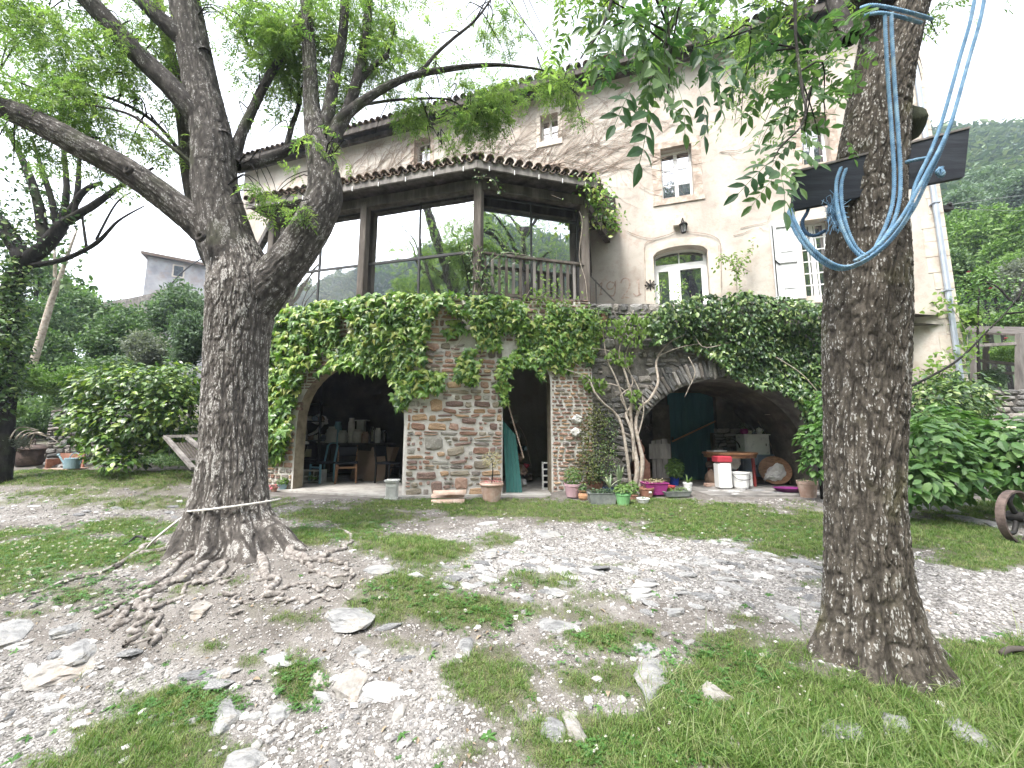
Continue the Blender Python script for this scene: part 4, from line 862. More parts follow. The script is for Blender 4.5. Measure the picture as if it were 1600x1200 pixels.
def masonry(pl, u0, u1, z0, z1, mes, parent, ok, hmin, hmax, wmin, wmax, gap, seed, wts=None, proud=.02, lim=300, roll=.03, bigs=(), joined=None, fill=0, name='stone'):
    rr = random.Random(seed); z = z0; n = 0; placed = [(b[0], b[1], b[2], b[3]) for b in bigs]
    for (bu, bz, bw, bh, kk) in bigs: put_stone(mes[kk % len(mes)][int(bu * 10) % 5], pl, bu, bz, bw, bh, .08, parent, rr.gauss(0, .06), off=proud - .025); n += 1
    while z < z1:
        h = rr.uniform(hmin, hmax); u = u0 + rr.uniform(-.1, 0)
        while u < u1:
            w = rr.uniform(wmin, wmax) * (1 if rr.random() > .25 else .55); big = rr.random()
            a, b = max(u, u0), min(u + w, u1)
            if b - a > .04 and n < lim and ok((a + b) / 2, z + h / 2, (b - a) / 2):
                parts_ = [(z + h / 2, h)] if (rr.random() > .22 or h < .10) else [(z + h * .27, h * .5), (z + h * .76, h * .46)]
                for zz, hh in parts_:
                    if any(abs((a + b) / 2 - bu) < (bw + b - a) / 2 - .015 and abs(zz - bz) < (bh + hh) / 2 - .012 for bu, bz, bw, bh, kk in bigs): continue
                    if joined is not None:
                        me_ = rr.choice(mes[rr.choices(range(len(mes)), wts)[0] if wts else rr.randrange(len(mes))]); T_ = Matrix.Translation(pl.P((a + b) / 2, zz, proud - .03 + rr.uniform(-.008, .01))) @ Matrix.Rotation(pl.rot(), 4, 'Z') @ Matrix.Diagonal((b - a - gap, .07, hh - gap, 1)); joined.add([T_ @ v.co for v in me_.vertices], [tuple(p_.vertices) for p_ in me_.polygons]); continue
                    k = rr.choices(range(len(mes)), wts)[0] if wts else rr.randrange(len(mes))
                    put_stone(rr.choice(mes[k]), pl, (a + b) / 2, zz + rr.uniform(-.006, .006), (b - a) - gap, hh - gap, .07, parent, rr.gauss(0, roll), off=proud - .03 + rr.uniform(-.008, .010), name=name); n += 1; placed.append(((a + b) / 2, zz, b - a - gap, hh - gap))
            u += w
        z += h
    for _ in range(fill):
        if n >= lim: break
        w, h = rr.uniform(.05, .22), rr.uniform(.035, .085); u, z = rr.uniform(u0 + w / 2, u1 - w / 2), rr.uniform(z0 + h / 2, z1)
        if not ok(u, z, w / 2) or any(abs(u - pu) < (w + pw_) / 2 + .008 and abs(z - pz) < (h + ph) / 2 + .008 for pu, pz, pw_, ph in placed): continue
        put_stone(rr.choice(mes[rr.choices(range(len(mes)), wts)[0] if wts else 0]), pl, u, z, w, h, .07, parent, rr.gauss(0, .12), off=proud - .03, name=name); placed.append((u, z, w, h)); n += 1
    return n
W8 = [6, 3.6, 2.0, 2.2, 2.6, 1.6]
BG = [(.52, .98, .34, .27, 2), (.56, 1.72, .24, .26, 4), (.95, .84, .36, .17, 3), (.60, .16, .22, .26, 1), (.40, .38, .40, .15, 1), (1.06, .24, .24, .24, 0), (1.45, .58, .34, .16, 3), (1.2, 1.42, .30, .12, 1)]
n2_ = masonry(S2, 0.01, a2, 0, 3.8, stone_me, arcade, lambda u, z, hw: u + hw < a2 + .02 and (z < 2.75 or .25 < u < 1.0),   .08, .17, .13, .42, .026, 22, W8, lim=292, roll=.06, bigs=BG, fill=9000)
jm = MB(); ab1 = lambda u, z, hw: (u + hw < a1 + .01) or z > np.interp(u, [p[0] for p in ARC1], [p[1] for p in ARC1], left=9, right=9) + .05
masonry(S1, 0, S1.L, 1.0, 3.8, stone_me, arcade, ab1, .08, .14, .14, .32, .03, 27, W8, joined=jm); masonry(S2, a2, S2.L, 3.0, 3.8, stone_me, arcade, lambda u, z, hw: True, .08, .14, .14, .32, .03, 28, W8, joined=jm)
o = part('upper_rubble', jm, m_st[1], arcade); o['kind'] = 'stuff'
n3_ = masonry(S2, b2 + .02, S2.L, 0, 3.0, stone_me, arcade, lambda u, z, hw: True, .06, .10, .12, .24, .028, 23, [6, 2, 0.6, .6, 3, 1], name='brick')
masonry(S1, a1 - .75, a1 - .03, 0, 1.0, stone_me, arcade, lambda u, z, hw: True, .09, .14, .16, .30, .024, 24, [2, 2, 1, 3, 3, 2])
# slanting voussoirs beside the arch haunch
for k in range(7):
    f = k / 6; put_stone(stone_me[k % 6][k % 5], S2, .20 + .03 * k, 2.15 + .12 * k, .34, .085, .09, arcade, -.40, .03)
# vault wall stones and voussoirs
def aboveV(u, z, hw):
    zz = np.interp(u, [p[0] for p in ARC3], [p[1] for p in ARC3], left=-1, right=-1); return z > zz + .42 and (u < a3 + .2 or zz > 0 or True) and not (a3 - .02 < u < b3 and z < zz + .42)
nv = masonry(S3, .0, 2.6, 0, 3.75, dark_me, vault, aboveV, .06, .19, .09, .36, .020, 31, [3, 3, 2], lim=225, roll=.15, bigs=[(.3, 1.2, .3, .2, 0), (.25, 2.1, .34, .2, 1), (.7, 2.6, .36, .22, 1), (.35, 3.0, .3, .2, 0), (1.2, 3.0, .4, .18, 2)], fill=5000)
nA = 62; cx_, rx_ = (a3 + b3) / 2, (b3 - a3) / 2
for k in range(nA):
    f = .06 + .82 * k / nA; a = pi * f; u = cx_ - (rx_ + .20) * cos(a); z = .2 + (2.28 - .2 + .20) * sin(a) ** .82; tu = rx_ * sin(a); tz = 2.08 * .82 * cos(a) * max(.15, sin(a)) ** -.18
    an = atan2(tz, tu); ln = rr.uniform(.32, .46); put_stone(dark_me[k % 3][k % 5], S3, u + rr.uniform(-.01, .01), z, ln, rr.uniform(.07, .10), .09, vault, an + pi / 2 + rr.gauss(0, .07), .005 + rr.uniform(-.01, .012), name='voussoir')
# ================================================================ VERANDA
ver = thing('glazed_veranda', 'dark timber veranda with glass walls and canal tile roof on the terrace', 'veranda', (P(742, 400, 7.8).x, 7.8, ZT))
EC = P(746, 262, 7.40); EL = P(384, 327, 8.88); ER = P(933, 293, 8.06); ZF = (EC.z + EL.z + ER.z) / 3
def xy(v): return Vector((v[0], v[1], 0))
dL = (xy(EL) - xy(EC)).normalized(); dR = (xy(ER) - xy(EC)).normalized(); nL = Vector((-dL.y, dL.x, 0)); nL = nL if nL.y < 0 else -nL; nR = Vector((-dR.y, dR.x, 0)); nR = nR if nR.y < 0 else -nR
INS = .38
c0 = xy(EC) + (-(nL + nR)).normalized() * INS * 1.0
PLL = Plane(c0, c0 + dL); PLR = Plane(c0, c0 + dR)
def onl(pl, px, py=400): return pl.uv(px, py)[0]
uL1 = onl(PLL, 568); uL2 = onl(PLL, 425); uR1 = onl(PLR, 915)
PB, PT_ = ZT - .2, ZF - .12
m_postwood = M('brown weathered post timber', [(.055, .045, .038), (.10, .086, .075), (.16, .14, .125)], rough=.9, nscale=7, bump=.5, bscale=30, bdist=.005, stretch=(1, 1, .2))
def post(p, w=.17):
    q = MB(); q.box((p.x, p.y, (PB + PT_) / 2), (w, w, PT_ - PB), rz=HPL.rot(), bev=.012); return part('post', q, m_postwood, ver)
pL1 = PLL.P(uL1, 0); pL2 = PLL.P(uL2, 0); pR1 = PLR.P(uR1, 0); pC = c0
for p in (pC, pL1, pL2, pR1): post(p)
q = MB(); zb = PT_ - .02
q.bar((pC.x, pC.y, zb), (pL2.x, pL2.y, zb), .16, .22); part('beam', q, m_oldwood, ver)
q = MB(); q.bar((pC.x, pC.y, zb - .005), (pR1.x, pR1.y, zb - .005), .15, .21); part('beam', q, m_oldwood, ver)
wallR = HP(Hw(948, 330)[0], 0); wallL = HP(uL + .1, 0)
q = MB(); q.bar((pR1.x, pR1.y, zb - .01), (wallR.x, wallR.y, zb + .1), .14, .2); part('beam', q, m_oldwood, ver)
q = MB(); q.bar((pL2.x, pL2.y, zb - .01), (wallL.x, wallL.y, zb + .1), .14, .2); part('beam', q, m_oldwood, ver)
for a, b in ((EC, EL), (EC, ER)):
    q = MB(); q.bar((a[0], a[1], ZF + .08), (b[0], b[1], ZF + .08), .04, .17); part('fascia', q, m_greywood, ver)
def at_wall(p, n):  # from an eave point straight back to the house wall
    t = ((HO - xy(p)).dot(HN)) / (-n).dot(HN); return xy(p) - n * t
WL = at_wall(EL, nL); WC = at_wall(EC, (nL + nR).normalized()); WR = HP(Hw(962, 330)[0], 0); ZR = ZF + 1.15
def rp(p, z): return Vector((p[0], p[1], z))
q = MB()
q.add([rp(EL, ZF + .14), rp(EC, ZF + .14), rp(WC, ZR), rp(WL, ZR)], [(0, 1, 2, 3)]); q.add([rp(EC, ZF + .14), rp(ER, ZF + .14), rp(WR, ZR), rp(WC, ZR)], [(0, 1, 2, 3)])
q.add([rp(EL, ZF + .06), rp(EC, ZF + .06), rp(WC, ZF + .3), rp(WL, ZF + .3)], [(3, 2, 1, 0)]); q.add([rp(EC, ZF + .06), rp(ER, ZF + .06), rp(WR, ZF + .3), rp(WC, ZF + .3)], [(3, 2, 1, 0)])
q.add([rp(EL, ZF + .06), rp(EL, ZF + .14), rp(WL, ZR), rp(WL, ZF + .3)], [(0, 1, 2, 3)]); q.add([rp(ER, ZF + .06), rp(WR, ZF + .3), rp(WR, ZR), rp(ER, ZF + .14)], [(0, 1, 2, 3)])
vr = part('roof', q, m_oldwood, ver)
def tiles_along(a, b, n, rows, skipfar=None):
    d = (xy(b) - xy(a)); Ln = d.length; d.normalize(); k = int(Ln / .205); sl = math.atan2(ZR - ZF - .14, 3.6)
    for r in range(rows):
        for i in range(k + 1):
            for me, dz, du in ((tm_up, .085, 0), (tm_dn, .10, .1)):
                p = xy(a) + d * (.05 + i * .205 + du) + n * (.07 - r * .42); z = ZF + .12 + dz + r * .42 * tan(sl) + (0 if me is tm_up else -.02)
                if me is tm_dn and (r > 0 or i == k): continue
                o = lk('tile', me, vr); o.location = rp(p, z) - wl(vr); o.rotation_euler = (sl, random.gauss(0, .04), atan2((-n).y, (-n).x) - pi / 2 + random.gauss(0, .03))
tiles_along(EC, EL, nL, 3); tiles_along(EC, ER, nR, 3)
nS = Vector((1, -.15, 0)).normalized(); tiles_along(xy(ER) + Vector((.02, .1, 0)), WR, nS, 1)
for i in range(14):   # corner hip tiles
    f = i / 14; p = xy(EC).lerp(WC, f * .9); o = lk('tile', tm_up, vr); o.location = rp(p, ZF + .24 + f * .9 * (ZR - ZF - .14)) - wl(vr); dd = WC - xy(EC); o.rotation_euler = (.25, 0, atan2(dd.y, dd.x) - pi / 2)
# string of little hooks under the fascia
for (a, b, ks) in ((EC, EL, 9), (EC, ER, 5)):
    for i in range(ks):
        p = xy(a).lerp(xy(b), (i + .45) / ks); q = MB(); n_ = nL if b is EL else nR; q.bar(rp(p + n_ * .035, ZF + .05), rp(p + n_ * .035, ZF - .05), .014, .014); part('hook', q, m_white, ver)
m_frame = M('dark window metal', [(.03, .03, .032), (.055, .055, .055)], rough=.5, nscale=6, bump=.05)
m_vglass = glassmat('veranda glass', .60, (.02, .025, .02), .25)
def bay(pl, ua, ub, zr, cols, off=-.13, fw=.05, glass=m_vglass):
    if ua > ub: ua, ub = ub, ua
    q = MB(); f = ua; wd = (ub - ua)
    for i in range(cols + 1):
        c = ua + wd * i / cols; w = fw if i in (0, cols) else fw * .8; pbox(q, pl, c - w / 2, c + w / 2, PB + .1, PT_ - .06, off - .02, off + .02)
    for z in zr: pbox(q, pl, ua, ub, z - fw / 2, z + fw / 2, off - .024, off + .024)
    w = part('window', q, m_frame, ver)
    for i in range(cols):
        for z0, z1 in zip(zr, zr[1:]):
            g = MB(); a, b = ua + wd * i / cols, ua + wd * (i + 1) / cols; t = random.uniform(-.004, .004); g.add([pl.P(a, z0, off), pl.P(b, z0, off + t), pl.P(b, z1, off + t * 2), pl.P(a, z1, off + t)], [(0, 1, 2, 3)]); part('pane', g, glass, w)
nsg = 1 if PLL.N.y < 0 else -1
bay(PLL, .10 * (1 if uL1 > 0 else -1), uL1, [PB + .1, 4.98, PT_ - .08], 2, off=-.13 * nsg); bay(PLL, uL1, uL2, [PB + .1, 4.98, PT_ - .08], 2, off=-.13 * nsg)
nsr = 1 if PLR.N.y < 0 else -1
bay(PLR, .12, uR1 - .05, [PB + .1, 6.02, PT_ - .05], 2, off=-.30 * nsr)
# left return wall glass and inner floor / back wall seen through the panes
PLW = Plane(pL2, wallL); bay(PLW, 0.1, PLW.L - .1, [PB + .1, 4.98, PT_ - .08], 3, off=0.0)
# railing
railz = 4.87; q = MB(); q.bar(PLR.P(.05, railz, .02 * nsr), PLR.P(uR1 - .05, railz, .02 * nsr), .09, .05); q.bar(PLR.P(.05, 4.02, .02 * nsr), PLR.P(uR1 - .05, 4.02, .02 * nsr), .06, .06); rail = part('rail', q, m_postwood, ver)
for i in range(15):
    u = .14 + (uR1 - .28) * i / 14; q = MB(); q.bar(PLR.P(u, 4.0, .02 * nsr), PLR.P(u, railz, .02 * nsr), .055, .03, up=tuple(PLR.N)); part('baluster', q, m_greywood if i % 3 == 1 else m_postwood, ver)
q = MB(); q.bar((pR1.x + .05, pR1.y - .02, 5.9), (pR1.x + .28, pR1.y + .9, 5.1), .09, .09); q.bar((pR1.x + .02, pR1.y, 6.2), (pR1.x + .28, pR1.y + .9, 5.0), .07, .07); part('brace', q, m_oldwood, ver)
q = MB(); q.bar(HP(Hw(922, 440)[0], Hw(922, 440)[1], .6), HP(Hw(962, 482)[0], Hw(962, 482)[1], .6), .03, .03); q.bar(HP(Hw(934, 450)[0], Hw(934, 450)[1], .6), HP(Hw(935, 482)[0], Hw(935, 482)[1] - .2, .6), .03, .03); part('handrail', q, m_greywood, ver)
# low iron fence on the terrace edge
fen = thing('low_iron_fence', 'low black iron fence of thin bars on the terrace below the arched door', 'fence', S3.P(.45, ZT - .03, -.05)); fa = S3.uv(972, 475); fb = S3.uv(1130, 470)
q = MB(); zt = S3.uv(1000, 474)[1]; q.bar(S3.P(fa[0], zt, -.25), S3.P(fb[0], zt, -.25), .02); part('top_rail', q, m_iron, fen)
for i in range(22):
    q = MB(); u = fa[0] + (fb[0] - fa[0]) * i / 21; q.bar(S3.P(u, ZT - .16, -.25), S3.P(u, zt, -.25), .012); part('bar', q, m_iron, fen)
# ================================================================ THE TWO ASH TREES
def barkmat(name, cols, lich, amt, scale=1.0, moss=None):
    m = bpy.data.materials.new(name); m.use_nodes = True; t = m.node_tree; b = t.nodes['Principled BSDF']
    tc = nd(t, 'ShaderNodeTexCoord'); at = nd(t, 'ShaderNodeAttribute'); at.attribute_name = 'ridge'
    mp = nd(t, 'ShaderNodeMapping'); mp.inputs['Scale'].default_value = (1, 1, .45); t.links.new(tc.outputs['Object'], mp.inputs[0])
    n = nd(t, 'ShaderNodeTexNoise'); n.inputs['Scale'].default_value = 16 * scale; n.inputs['Detail'].default_value = 8; n.inputs['Roughness'].default_value = .7; t.links.new(mp.outputs[0], n.inputs['Vector'])
    r = ramp(t, n.outputs['Fac'], [(.3, cols[0]), (.5, cols[1]), (.7, cols[2])])
    n2 = nd(t, 'ShaderNodeTexNoise'); n2.inputs['Scale'].default_value = 95 * scale; n2.inputs['Detail'].default_value = 3; t.links.new(mp.outputs[0], n2.inputs['Vector'])
    n3 = nd(t, 'ShaderNodeTexNoise'); n3.inputs['Scale'].default_value = 2.2; n3.inputs['Detail'].default_value = 3; t.links.new(tc.outputs['Object'], n3.inputs['Vector'])
    # pale lichen sits on the crests only
    a1_ = nd(t, 'ShaderNodeMath', operation='MULTIPLY'); t.links.new(at.outputs['Fac'], a1_.inputs[0]); t.links.new(n2.outputs['Fac'], a1_.inputs[1])
    a2_ = nd(t, 'ShaderNodeMath', operation='MULTIPLY_ADD'); t.links.new(n3.outputs['Fac'], a2_.inputs[0]); a2_.inputs[1].default_value = .35; t.links.new(a1_.outputs[0], a2_.inputs[2])
    rr_ = ramp(t, a2_.outputs[0], [(.66 - amt, (0, 0, 0)), (.76 - amt, (.85, .85, .85))])
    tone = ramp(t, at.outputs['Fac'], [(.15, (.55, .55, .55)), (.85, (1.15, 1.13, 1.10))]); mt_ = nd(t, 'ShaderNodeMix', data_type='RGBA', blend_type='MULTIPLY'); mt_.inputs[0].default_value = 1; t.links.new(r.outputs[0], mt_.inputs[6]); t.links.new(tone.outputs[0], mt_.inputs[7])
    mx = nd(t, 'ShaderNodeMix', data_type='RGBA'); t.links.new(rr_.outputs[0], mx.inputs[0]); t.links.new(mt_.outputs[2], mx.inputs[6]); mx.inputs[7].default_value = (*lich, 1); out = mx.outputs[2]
    if moss:
        rm = ramp(t, n3.outputs['Fac'], [(.55, (0, 0, 0)), (.68, (.6, .6, .6))]); m2 = nd(t, 'ShaderNodeMix', data_type='RGBA'); t.links.new(rm.outputs[0], m2.inputs[0]); t.links.new(out, m2.inputs[6]); m2.inputs[7].default_value = (*moss, 1); out = m2.outputs[2]
    t.links.new(out, b.inputs['Base Color']); b.inputs['Roughness'].default_value = .95; b.inputs['Specular IOR Level'].default_value = .15
    bp = nd(t, 'ShaderNodeBump'); bp.inputs['Strength'].default_value = .9; bp.inputs['Distance'].default_value = .008; t.links.new(n2.outputs['Fac'], bp.inputs['Height'])
    bp2 = nd(t, 'ShaderNodeBump'); bp2.inputs['Strength'].default_value = .8; bp2.inputs['Distance'].default_value = .015; t.links.new(n.outputs['Fac'], bp2.inputs['Height']); t.links.new(bp.outputs[0], bp2.inputs['Normal'])
    t.links.new(bp2.outputs[0], b.inputs['Normal']); return m
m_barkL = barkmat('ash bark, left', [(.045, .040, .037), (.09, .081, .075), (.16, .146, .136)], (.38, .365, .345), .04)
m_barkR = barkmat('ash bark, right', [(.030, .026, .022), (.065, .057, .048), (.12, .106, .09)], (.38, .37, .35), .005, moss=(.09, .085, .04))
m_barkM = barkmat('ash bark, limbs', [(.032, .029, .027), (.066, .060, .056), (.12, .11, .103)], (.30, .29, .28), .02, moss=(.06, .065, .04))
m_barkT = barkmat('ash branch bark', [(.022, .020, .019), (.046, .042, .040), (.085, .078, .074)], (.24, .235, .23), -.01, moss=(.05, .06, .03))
def bark_tube(name, pts, rad, nu, nv, amp, mat, parent, cell=.055, base=None, lobes=None, seed=0, flute=0):
    P_, R_ = smooth(pts, rad, max(2, nv // max(1, len(pts) - 1)))
    n = len(P_); pa = np.array([list(p) for p in P_]); ra = np.array(R_)
    d = np.gradient(pa, axis=0); d /= np.linalg.norm(d, axis=1, keepdims=True); fx = np.zeros((n, 3)); x = np.array([1., 0, 0])
    for i in range(n):
        x = x - d[i] * x.dot(d[i]); x /= np.linalg.norm(x); fx[i] = x
    fy = np.cross(d, fx); th = np.linspace(0, 2 * pi, nu, endpoint=False)
    L = np.concatenate([[0], np.cumsum(np.linalg.norm(np.diff(pa, axis=0), axis=1))])
    C_, S_ = np.cos(th), np.sin(th)
    Rg = np.repeat(ra[:, None], nu, 1); TT = np.repeat(L[:, None], nu, 1)
    rr_ = np.maximum(ra.mean(), .02)
    cx, cy = C_[None] * rr_ / cell, S_[None] * rr_ / cell; cx = np.repeat(cx, n, 0); cy = np.repeat(cy, n, 0)
    wz = TT / (cell * 4.2)
    wx = .9 * vnoise(cx * .5 + seed, cy * .5, wz * 1.3); 
    a = np.abs(vnoise(cx * 1.15 + wx + seed, cy * 1.15, wz * 1.1)); b = np.abs(vnoise(cx * 2.3 - wx, cy * 2.3 + seed, wz * 2.0 + 9))
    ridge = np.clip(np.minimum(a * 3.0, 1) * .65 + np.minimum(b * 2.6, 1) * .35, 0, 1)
    fine = fbm(cx * 4, cy * 4, TT / cell * 1.6, 2)
    Rg = Rg + amp * (ridge - .7) + amp * .25 * fine + rr_ * .05 * vnoise(cx * .12 + 3, cy * .12, TT * 1.2)
    if base is not None: # flare with root lobes near the ground
        for (ang, strength, width) in lobes:
            dth = np.angle(np.exp(1j * (th - ang)))[None]; Rg = Rg + strength * np.exp(-(dth / width) ** 2) * np.exp(-TT / base)
    V = pa[:, None] + fx[:, None] * (Rg * C_)[..., None] + fy[:, None] * (Rg * S_)[..., None]
    i, j = np.meshgrid(np.arange(nu), np.arange(n - 1)); a_ = j * nu + i; b_ = j * nu + (i + 1) % nu
    Q = np.stack([a_, b_, b_ + nu, a_ + nu], -1).reshape(-1, 4)
    Vf = V.reshape(-1, 3) - np.array(wl(parent))
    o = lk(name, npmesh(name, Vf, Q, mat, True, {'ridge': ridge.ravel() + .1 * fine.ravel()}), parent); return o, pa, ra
def pxs(seq): return [P(a, b, c) for a, b, c in seq]
# ---- left tree
tl = thing('ash_tree', 'big forked ash tree at left with a white rope round its foot', 'tree', G(362, 860))
YT = 4.42
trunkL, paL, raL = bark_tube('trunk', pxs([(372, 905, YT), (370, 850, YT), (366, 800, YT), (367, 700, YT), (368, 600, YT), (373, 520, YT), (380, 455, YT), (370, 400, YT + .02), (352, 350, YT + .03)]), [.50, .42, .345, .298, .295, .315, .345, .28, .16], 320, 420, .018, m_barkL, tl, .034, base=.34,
    lobes=[(pi * 1.02, 1.35, .30), (pi * 1.28, .75, .24), (-.22, .85, .30), (-.85, .60, .26), (pi * 1.52, .55, .20), (pi * .6, .4, .4)], seed=3)
BR = {}
def branch(key, seq, rad, nu=26, nv=60, amp=.007, mat=None, parent=None, name='branch', cell=.04):
    o, pa, ra = bark_tube(name, pxs(seq), rad, nu, nv, amp, mat or m_barkT, parent or tl, cell, seed=len(BR)); BR[key] = (pa, ra); return o
branch('lead', [(385, 470, YT), (365, 400, YT), (338, 300, YT), (332, 220, YT + .02), (318, 150, YT + .05), (300, 60, YT + .1), (280, -40, YT + .2), (262, -120, YT + .3), (240, -260, YT + .4), (230, -420, YT + .4), (220, -560, YT + .4)], [.29, .285, .24, .215, .195, .185, .17, .14, .11, .06, .02], 150, 260, .014, m_barkM, cell=.036)
branch('right', [(395, 480, YT), (425, 440, YT + .02), (462, 395, YT + .05), (492, 345, YT + .08), (508, 300, YT + .12), (500, 235, YT + .2), (488, 170, YT + .25), (484, 100, YT + .3), (480, 30, YT + .35), (476, -60, YT + .4)], [.24, .235, .215, .21, .20, .16, .10, .085, .075, .06], 130, 260, .013, m_barkM, cell=.036)
branch('low left', [(375, 430, YT), (325, 365, YT - .05), (270, 318, YT - .15), (200, 268, YT - .3), (130, 230, YT - .4), (60, 192, YT - .5), (-20, 158, YT - .6), (-120, 120, YT - .7), (-230, 50, YT - .9), (-340, -60, YT - 1.0), (-420, -160, YT - 1.1)], [.22, .175, .155, .14, .13, .12, .11, .095, .08, .05, .015], 110, 220, .011, m_barkM, cell=.036)
branch('up left', [(345, 220, YT), (308, 180, YT - .05), (262, 130, YT - .1), (210, 80, YT - .15), (165, 30, YT - .2), (120, -20, YT - .25), (70, -80, YT - .3), (0, -180, YT - .4), (-60, -280, YT - .5)], [.14, .135, .125, .115, .105, .10, .08, .05, .015], 60, 120, .007)
branch('top left', [(318, 90, YT + .05), (262, 40, YT), (210, -10, YT), (150, -70, YT), (80, -180, YT)], [.12, .10, .085, .06, .015], 40, 60)
branch('grey stem', [(360, 440, YT + .12), (330, 400, YT + .22), (312, 340, YT + .3), (297, 270, YT + .35), (290, 200, YT + .4), (275, 120, YT + .45), (250, 20, YT + .5), (240, -60, YT + .5)], [.10, .12, .11, .10, .09, .075, .06, .05], 36, 80, .004, m_barkL)
branch('c', [(500, 230, YT + .2), (515, 165, YT + .3), (524, 110, YT + .35), (536, 50, YT + .4), (540, -40, YT + .45)], [.10, .08, .07, .06, .05])
branch('d', [(505, 235, YT + .2), (540, 180, YT + .4), (562, 110, YT + .5), (572, 50, YT + .6), (580, -40, YT + .7)], [.10, .08, .07, .06, .045])
branch('stub', [(556, 135, YT + .5), (575, 112, YT + .52), (606, 86, YT + .55)], [.045, .04, .035], 16, 20, .003)
branch('arm', [(505, 245, YT + .2), (520, 205, YT + .3), (542, 178, YT + .35), (588, 145, YT + .45), (640, 120, YT + .55), (700, 108, YT + .7), (755, 102, YT + .8), (800, 103, YT + .9), (860, 114, YT + 1.0), (905, 150, YT + 1.1)], [.09, .085, .07, .055, .045, .036, .03, .022, .014, .008], 24, 120, .004)
branch('arm up', [(655, 116, YT + .6), (680, 86, YT + .65), (706, 62, YT + .7), (742, 32, YT + .75), (770, -5, YT + .8), (800, -50, YT + .8)], [.028, .025, .022, .018, .013, .008], 12, 40, .002)
branch('arm low', [(560, 165, YT + .4), (620, 156, YT + .6), (690, 154, YT + .8), (715, 162, YT + .9), (745, 185, YT + 1.0)], [.022, .018, .015, .012, .006], 10, 30, .001)
branch('twig down', [(660, 158, YT + .7), (672, 190, YT + .75), (690, 225, YT + .8)], [.010, .007, .004], 8, 14, .001)
branch('e', [(362, 255, YT + .1), (378, 208, YT + .2), (400, 160, YT + .3), (420, 120, YT + .35), (440, 88, YT + .4), (470, 20, YT + .5)], [.085, .06, .055, .05, .045, .03])
branch('mossy', [(370, 258, YT + .1), (400, 254, YT + .3), (440, 240, YT + .5), (485, 214, YT + .5)], [.07, .065, .06, .05], 24, 30, .006)
branch('f', [(446, 236, YT + .5), (455, 200, YT + .6), (468, 150, YT + .7), (455, 60, YT + .8)], [.04, .035, .028, .02], 16, 30)
branch('g', [(345, 300, YT - .1), (318, 262, YT - .12), (300, 255, YT - .1), (262, 225, YT - .2), (205, 180, YT - .3), (120, 160, YT - .4)], [.04, .035, .03, .022, .016, .01], 14, 40, .003)
branch('h', [(300, 262, YT + .2), (240, 190, YT + .1), (160, 150, YT), (60, 140, YT), (0, 110, YT)], [.03, .022, .018, .014, .01], 12, 30, .002)
# knot scars on the low limb and lead
q = MB(); 
for px, py, yy, r in ((313, 370, YT - .36, .055), (200, 266, YT - .50, .05)):
    c = P(px, py, yy); q.lathe([(r, -.02), (r * 1.05, .012), (r * .75, .022), (r * .55, .004), (0, -.004)], 14, c, axis=(-.2, -1, .2))
part('knot', q, m_barkL, tl, sm=True)
# ---- exposed roots
m_root = M('pale worn root wood', [(.09, .078, .07), (.18, .16, .145), (.29, .265, .245), (.42, .39, .37)], rough=.95, nscale=22, bump=1.0, bscale=38, bdist=.02, stretch=(1, 1, 1), spec=.2)
def root(seq, rad, seed=0, name='root'):
    rr = random.Random(seed); pts = []
    for (px, py), r in zip(seq, rad): g = G(px, py); pts.append(Vector((g.x, g.y, g.z + r * .22)))
    P_, R_ = smooth(pts, [r * .50 for r in rad], 9); nn = len(P_)
    for i in range(nn):
        t = float(vnoise(i * .45 + seed, seed, 1.)); P_[i] = P_[i] + Vector((t * .045, float(vnoise(i * .5, seed + 5, 2.)) * .06, float(vnoise(i * .4 + 3, seed, 3.)) * .010)); R_[i] = R_[i] * (1 + .22 * float(vnoise(i * .2, seed + 9., 4.)))
    q = MB(); q.rawtube(P_, R_, 11, wob=.22); part(name, q, m_root, tl, sm=True)
RT = [([(430, 850), (475, 875), (520, 880), (548, 895), (540, 915)], [.10, .07, .05, .035, .02]), ([(400, 870), (420, 905), (432, 930), (425, 945)], [.10, .07, .05, .03]), ([(440, 868), (490, 890), (515, 905), (540, 902)], [.06, .05, .04, .02]),
      ([(340, 862), (310, 890), (270, 915), (225, 930), (175, 950), (120, 960)], [.10, .085, .07, .055, .04, .02]), ([(300, 870), (260, 905), (215, 925), (165, 955), (150, 975)], [.08, .06, .05, .04, .02]), ([(270, 860), (235, 865), (200, 880), (140, 900)], [.08, .05, .035, .02]),
      ([(240, 850), (205, 872), (170, 892), (110, 910), (60, 930)], [.07, .05, .04, .03, .015]), ([(225, 930), (226, 960), (215, 985), (195, 1003)], [.06, .06, .05, .03]), ([(222, 935), (245, 965), (256, 992), (240, 1003), (205, 1000)], [.05, .05, .045, .04, .02]), ([(200, 950), (190, 975), (170, 982)], [.05, .045, .03]),
      ([(350, 880), (330, 905), (295, 912), (292, 928), (325, 930)], [.05, .04, .035, .03, .02]), ([(395, 900), (415, 915), (412, 935), (392, 938), (390, 920)], [.035, .035, .03, .025, .015]), ([(450, 920), (475, 915), (500, 925), (530, 918), (548, 922)], [.035, .035, .035, .03, .015]), ([(440, 935), (470, 940), (505, 935), (545, 940)], [.03, .035, .03, .012]),
      ([(360, 925), (372, 940), (392, 946)], [.03, .03, .015]), ([(500, 870), (530, 862), (545, 845), (528, 820), (500, 815)], [.05, .045, .04, .03, .015]), ([(320, 905), (350, 912), (365, 900), (380, 880)], [.04, .035, .03, .03]), ([(285, 930), (255, 945), (215, 940)], [.04, .035, .02]), ([(365, 965), (372, 955), (385, 948)], [.012, .014, .010])]
for k, (s_, r_) in enumerate(RT): root(s_, r_, k * 3 + 1)
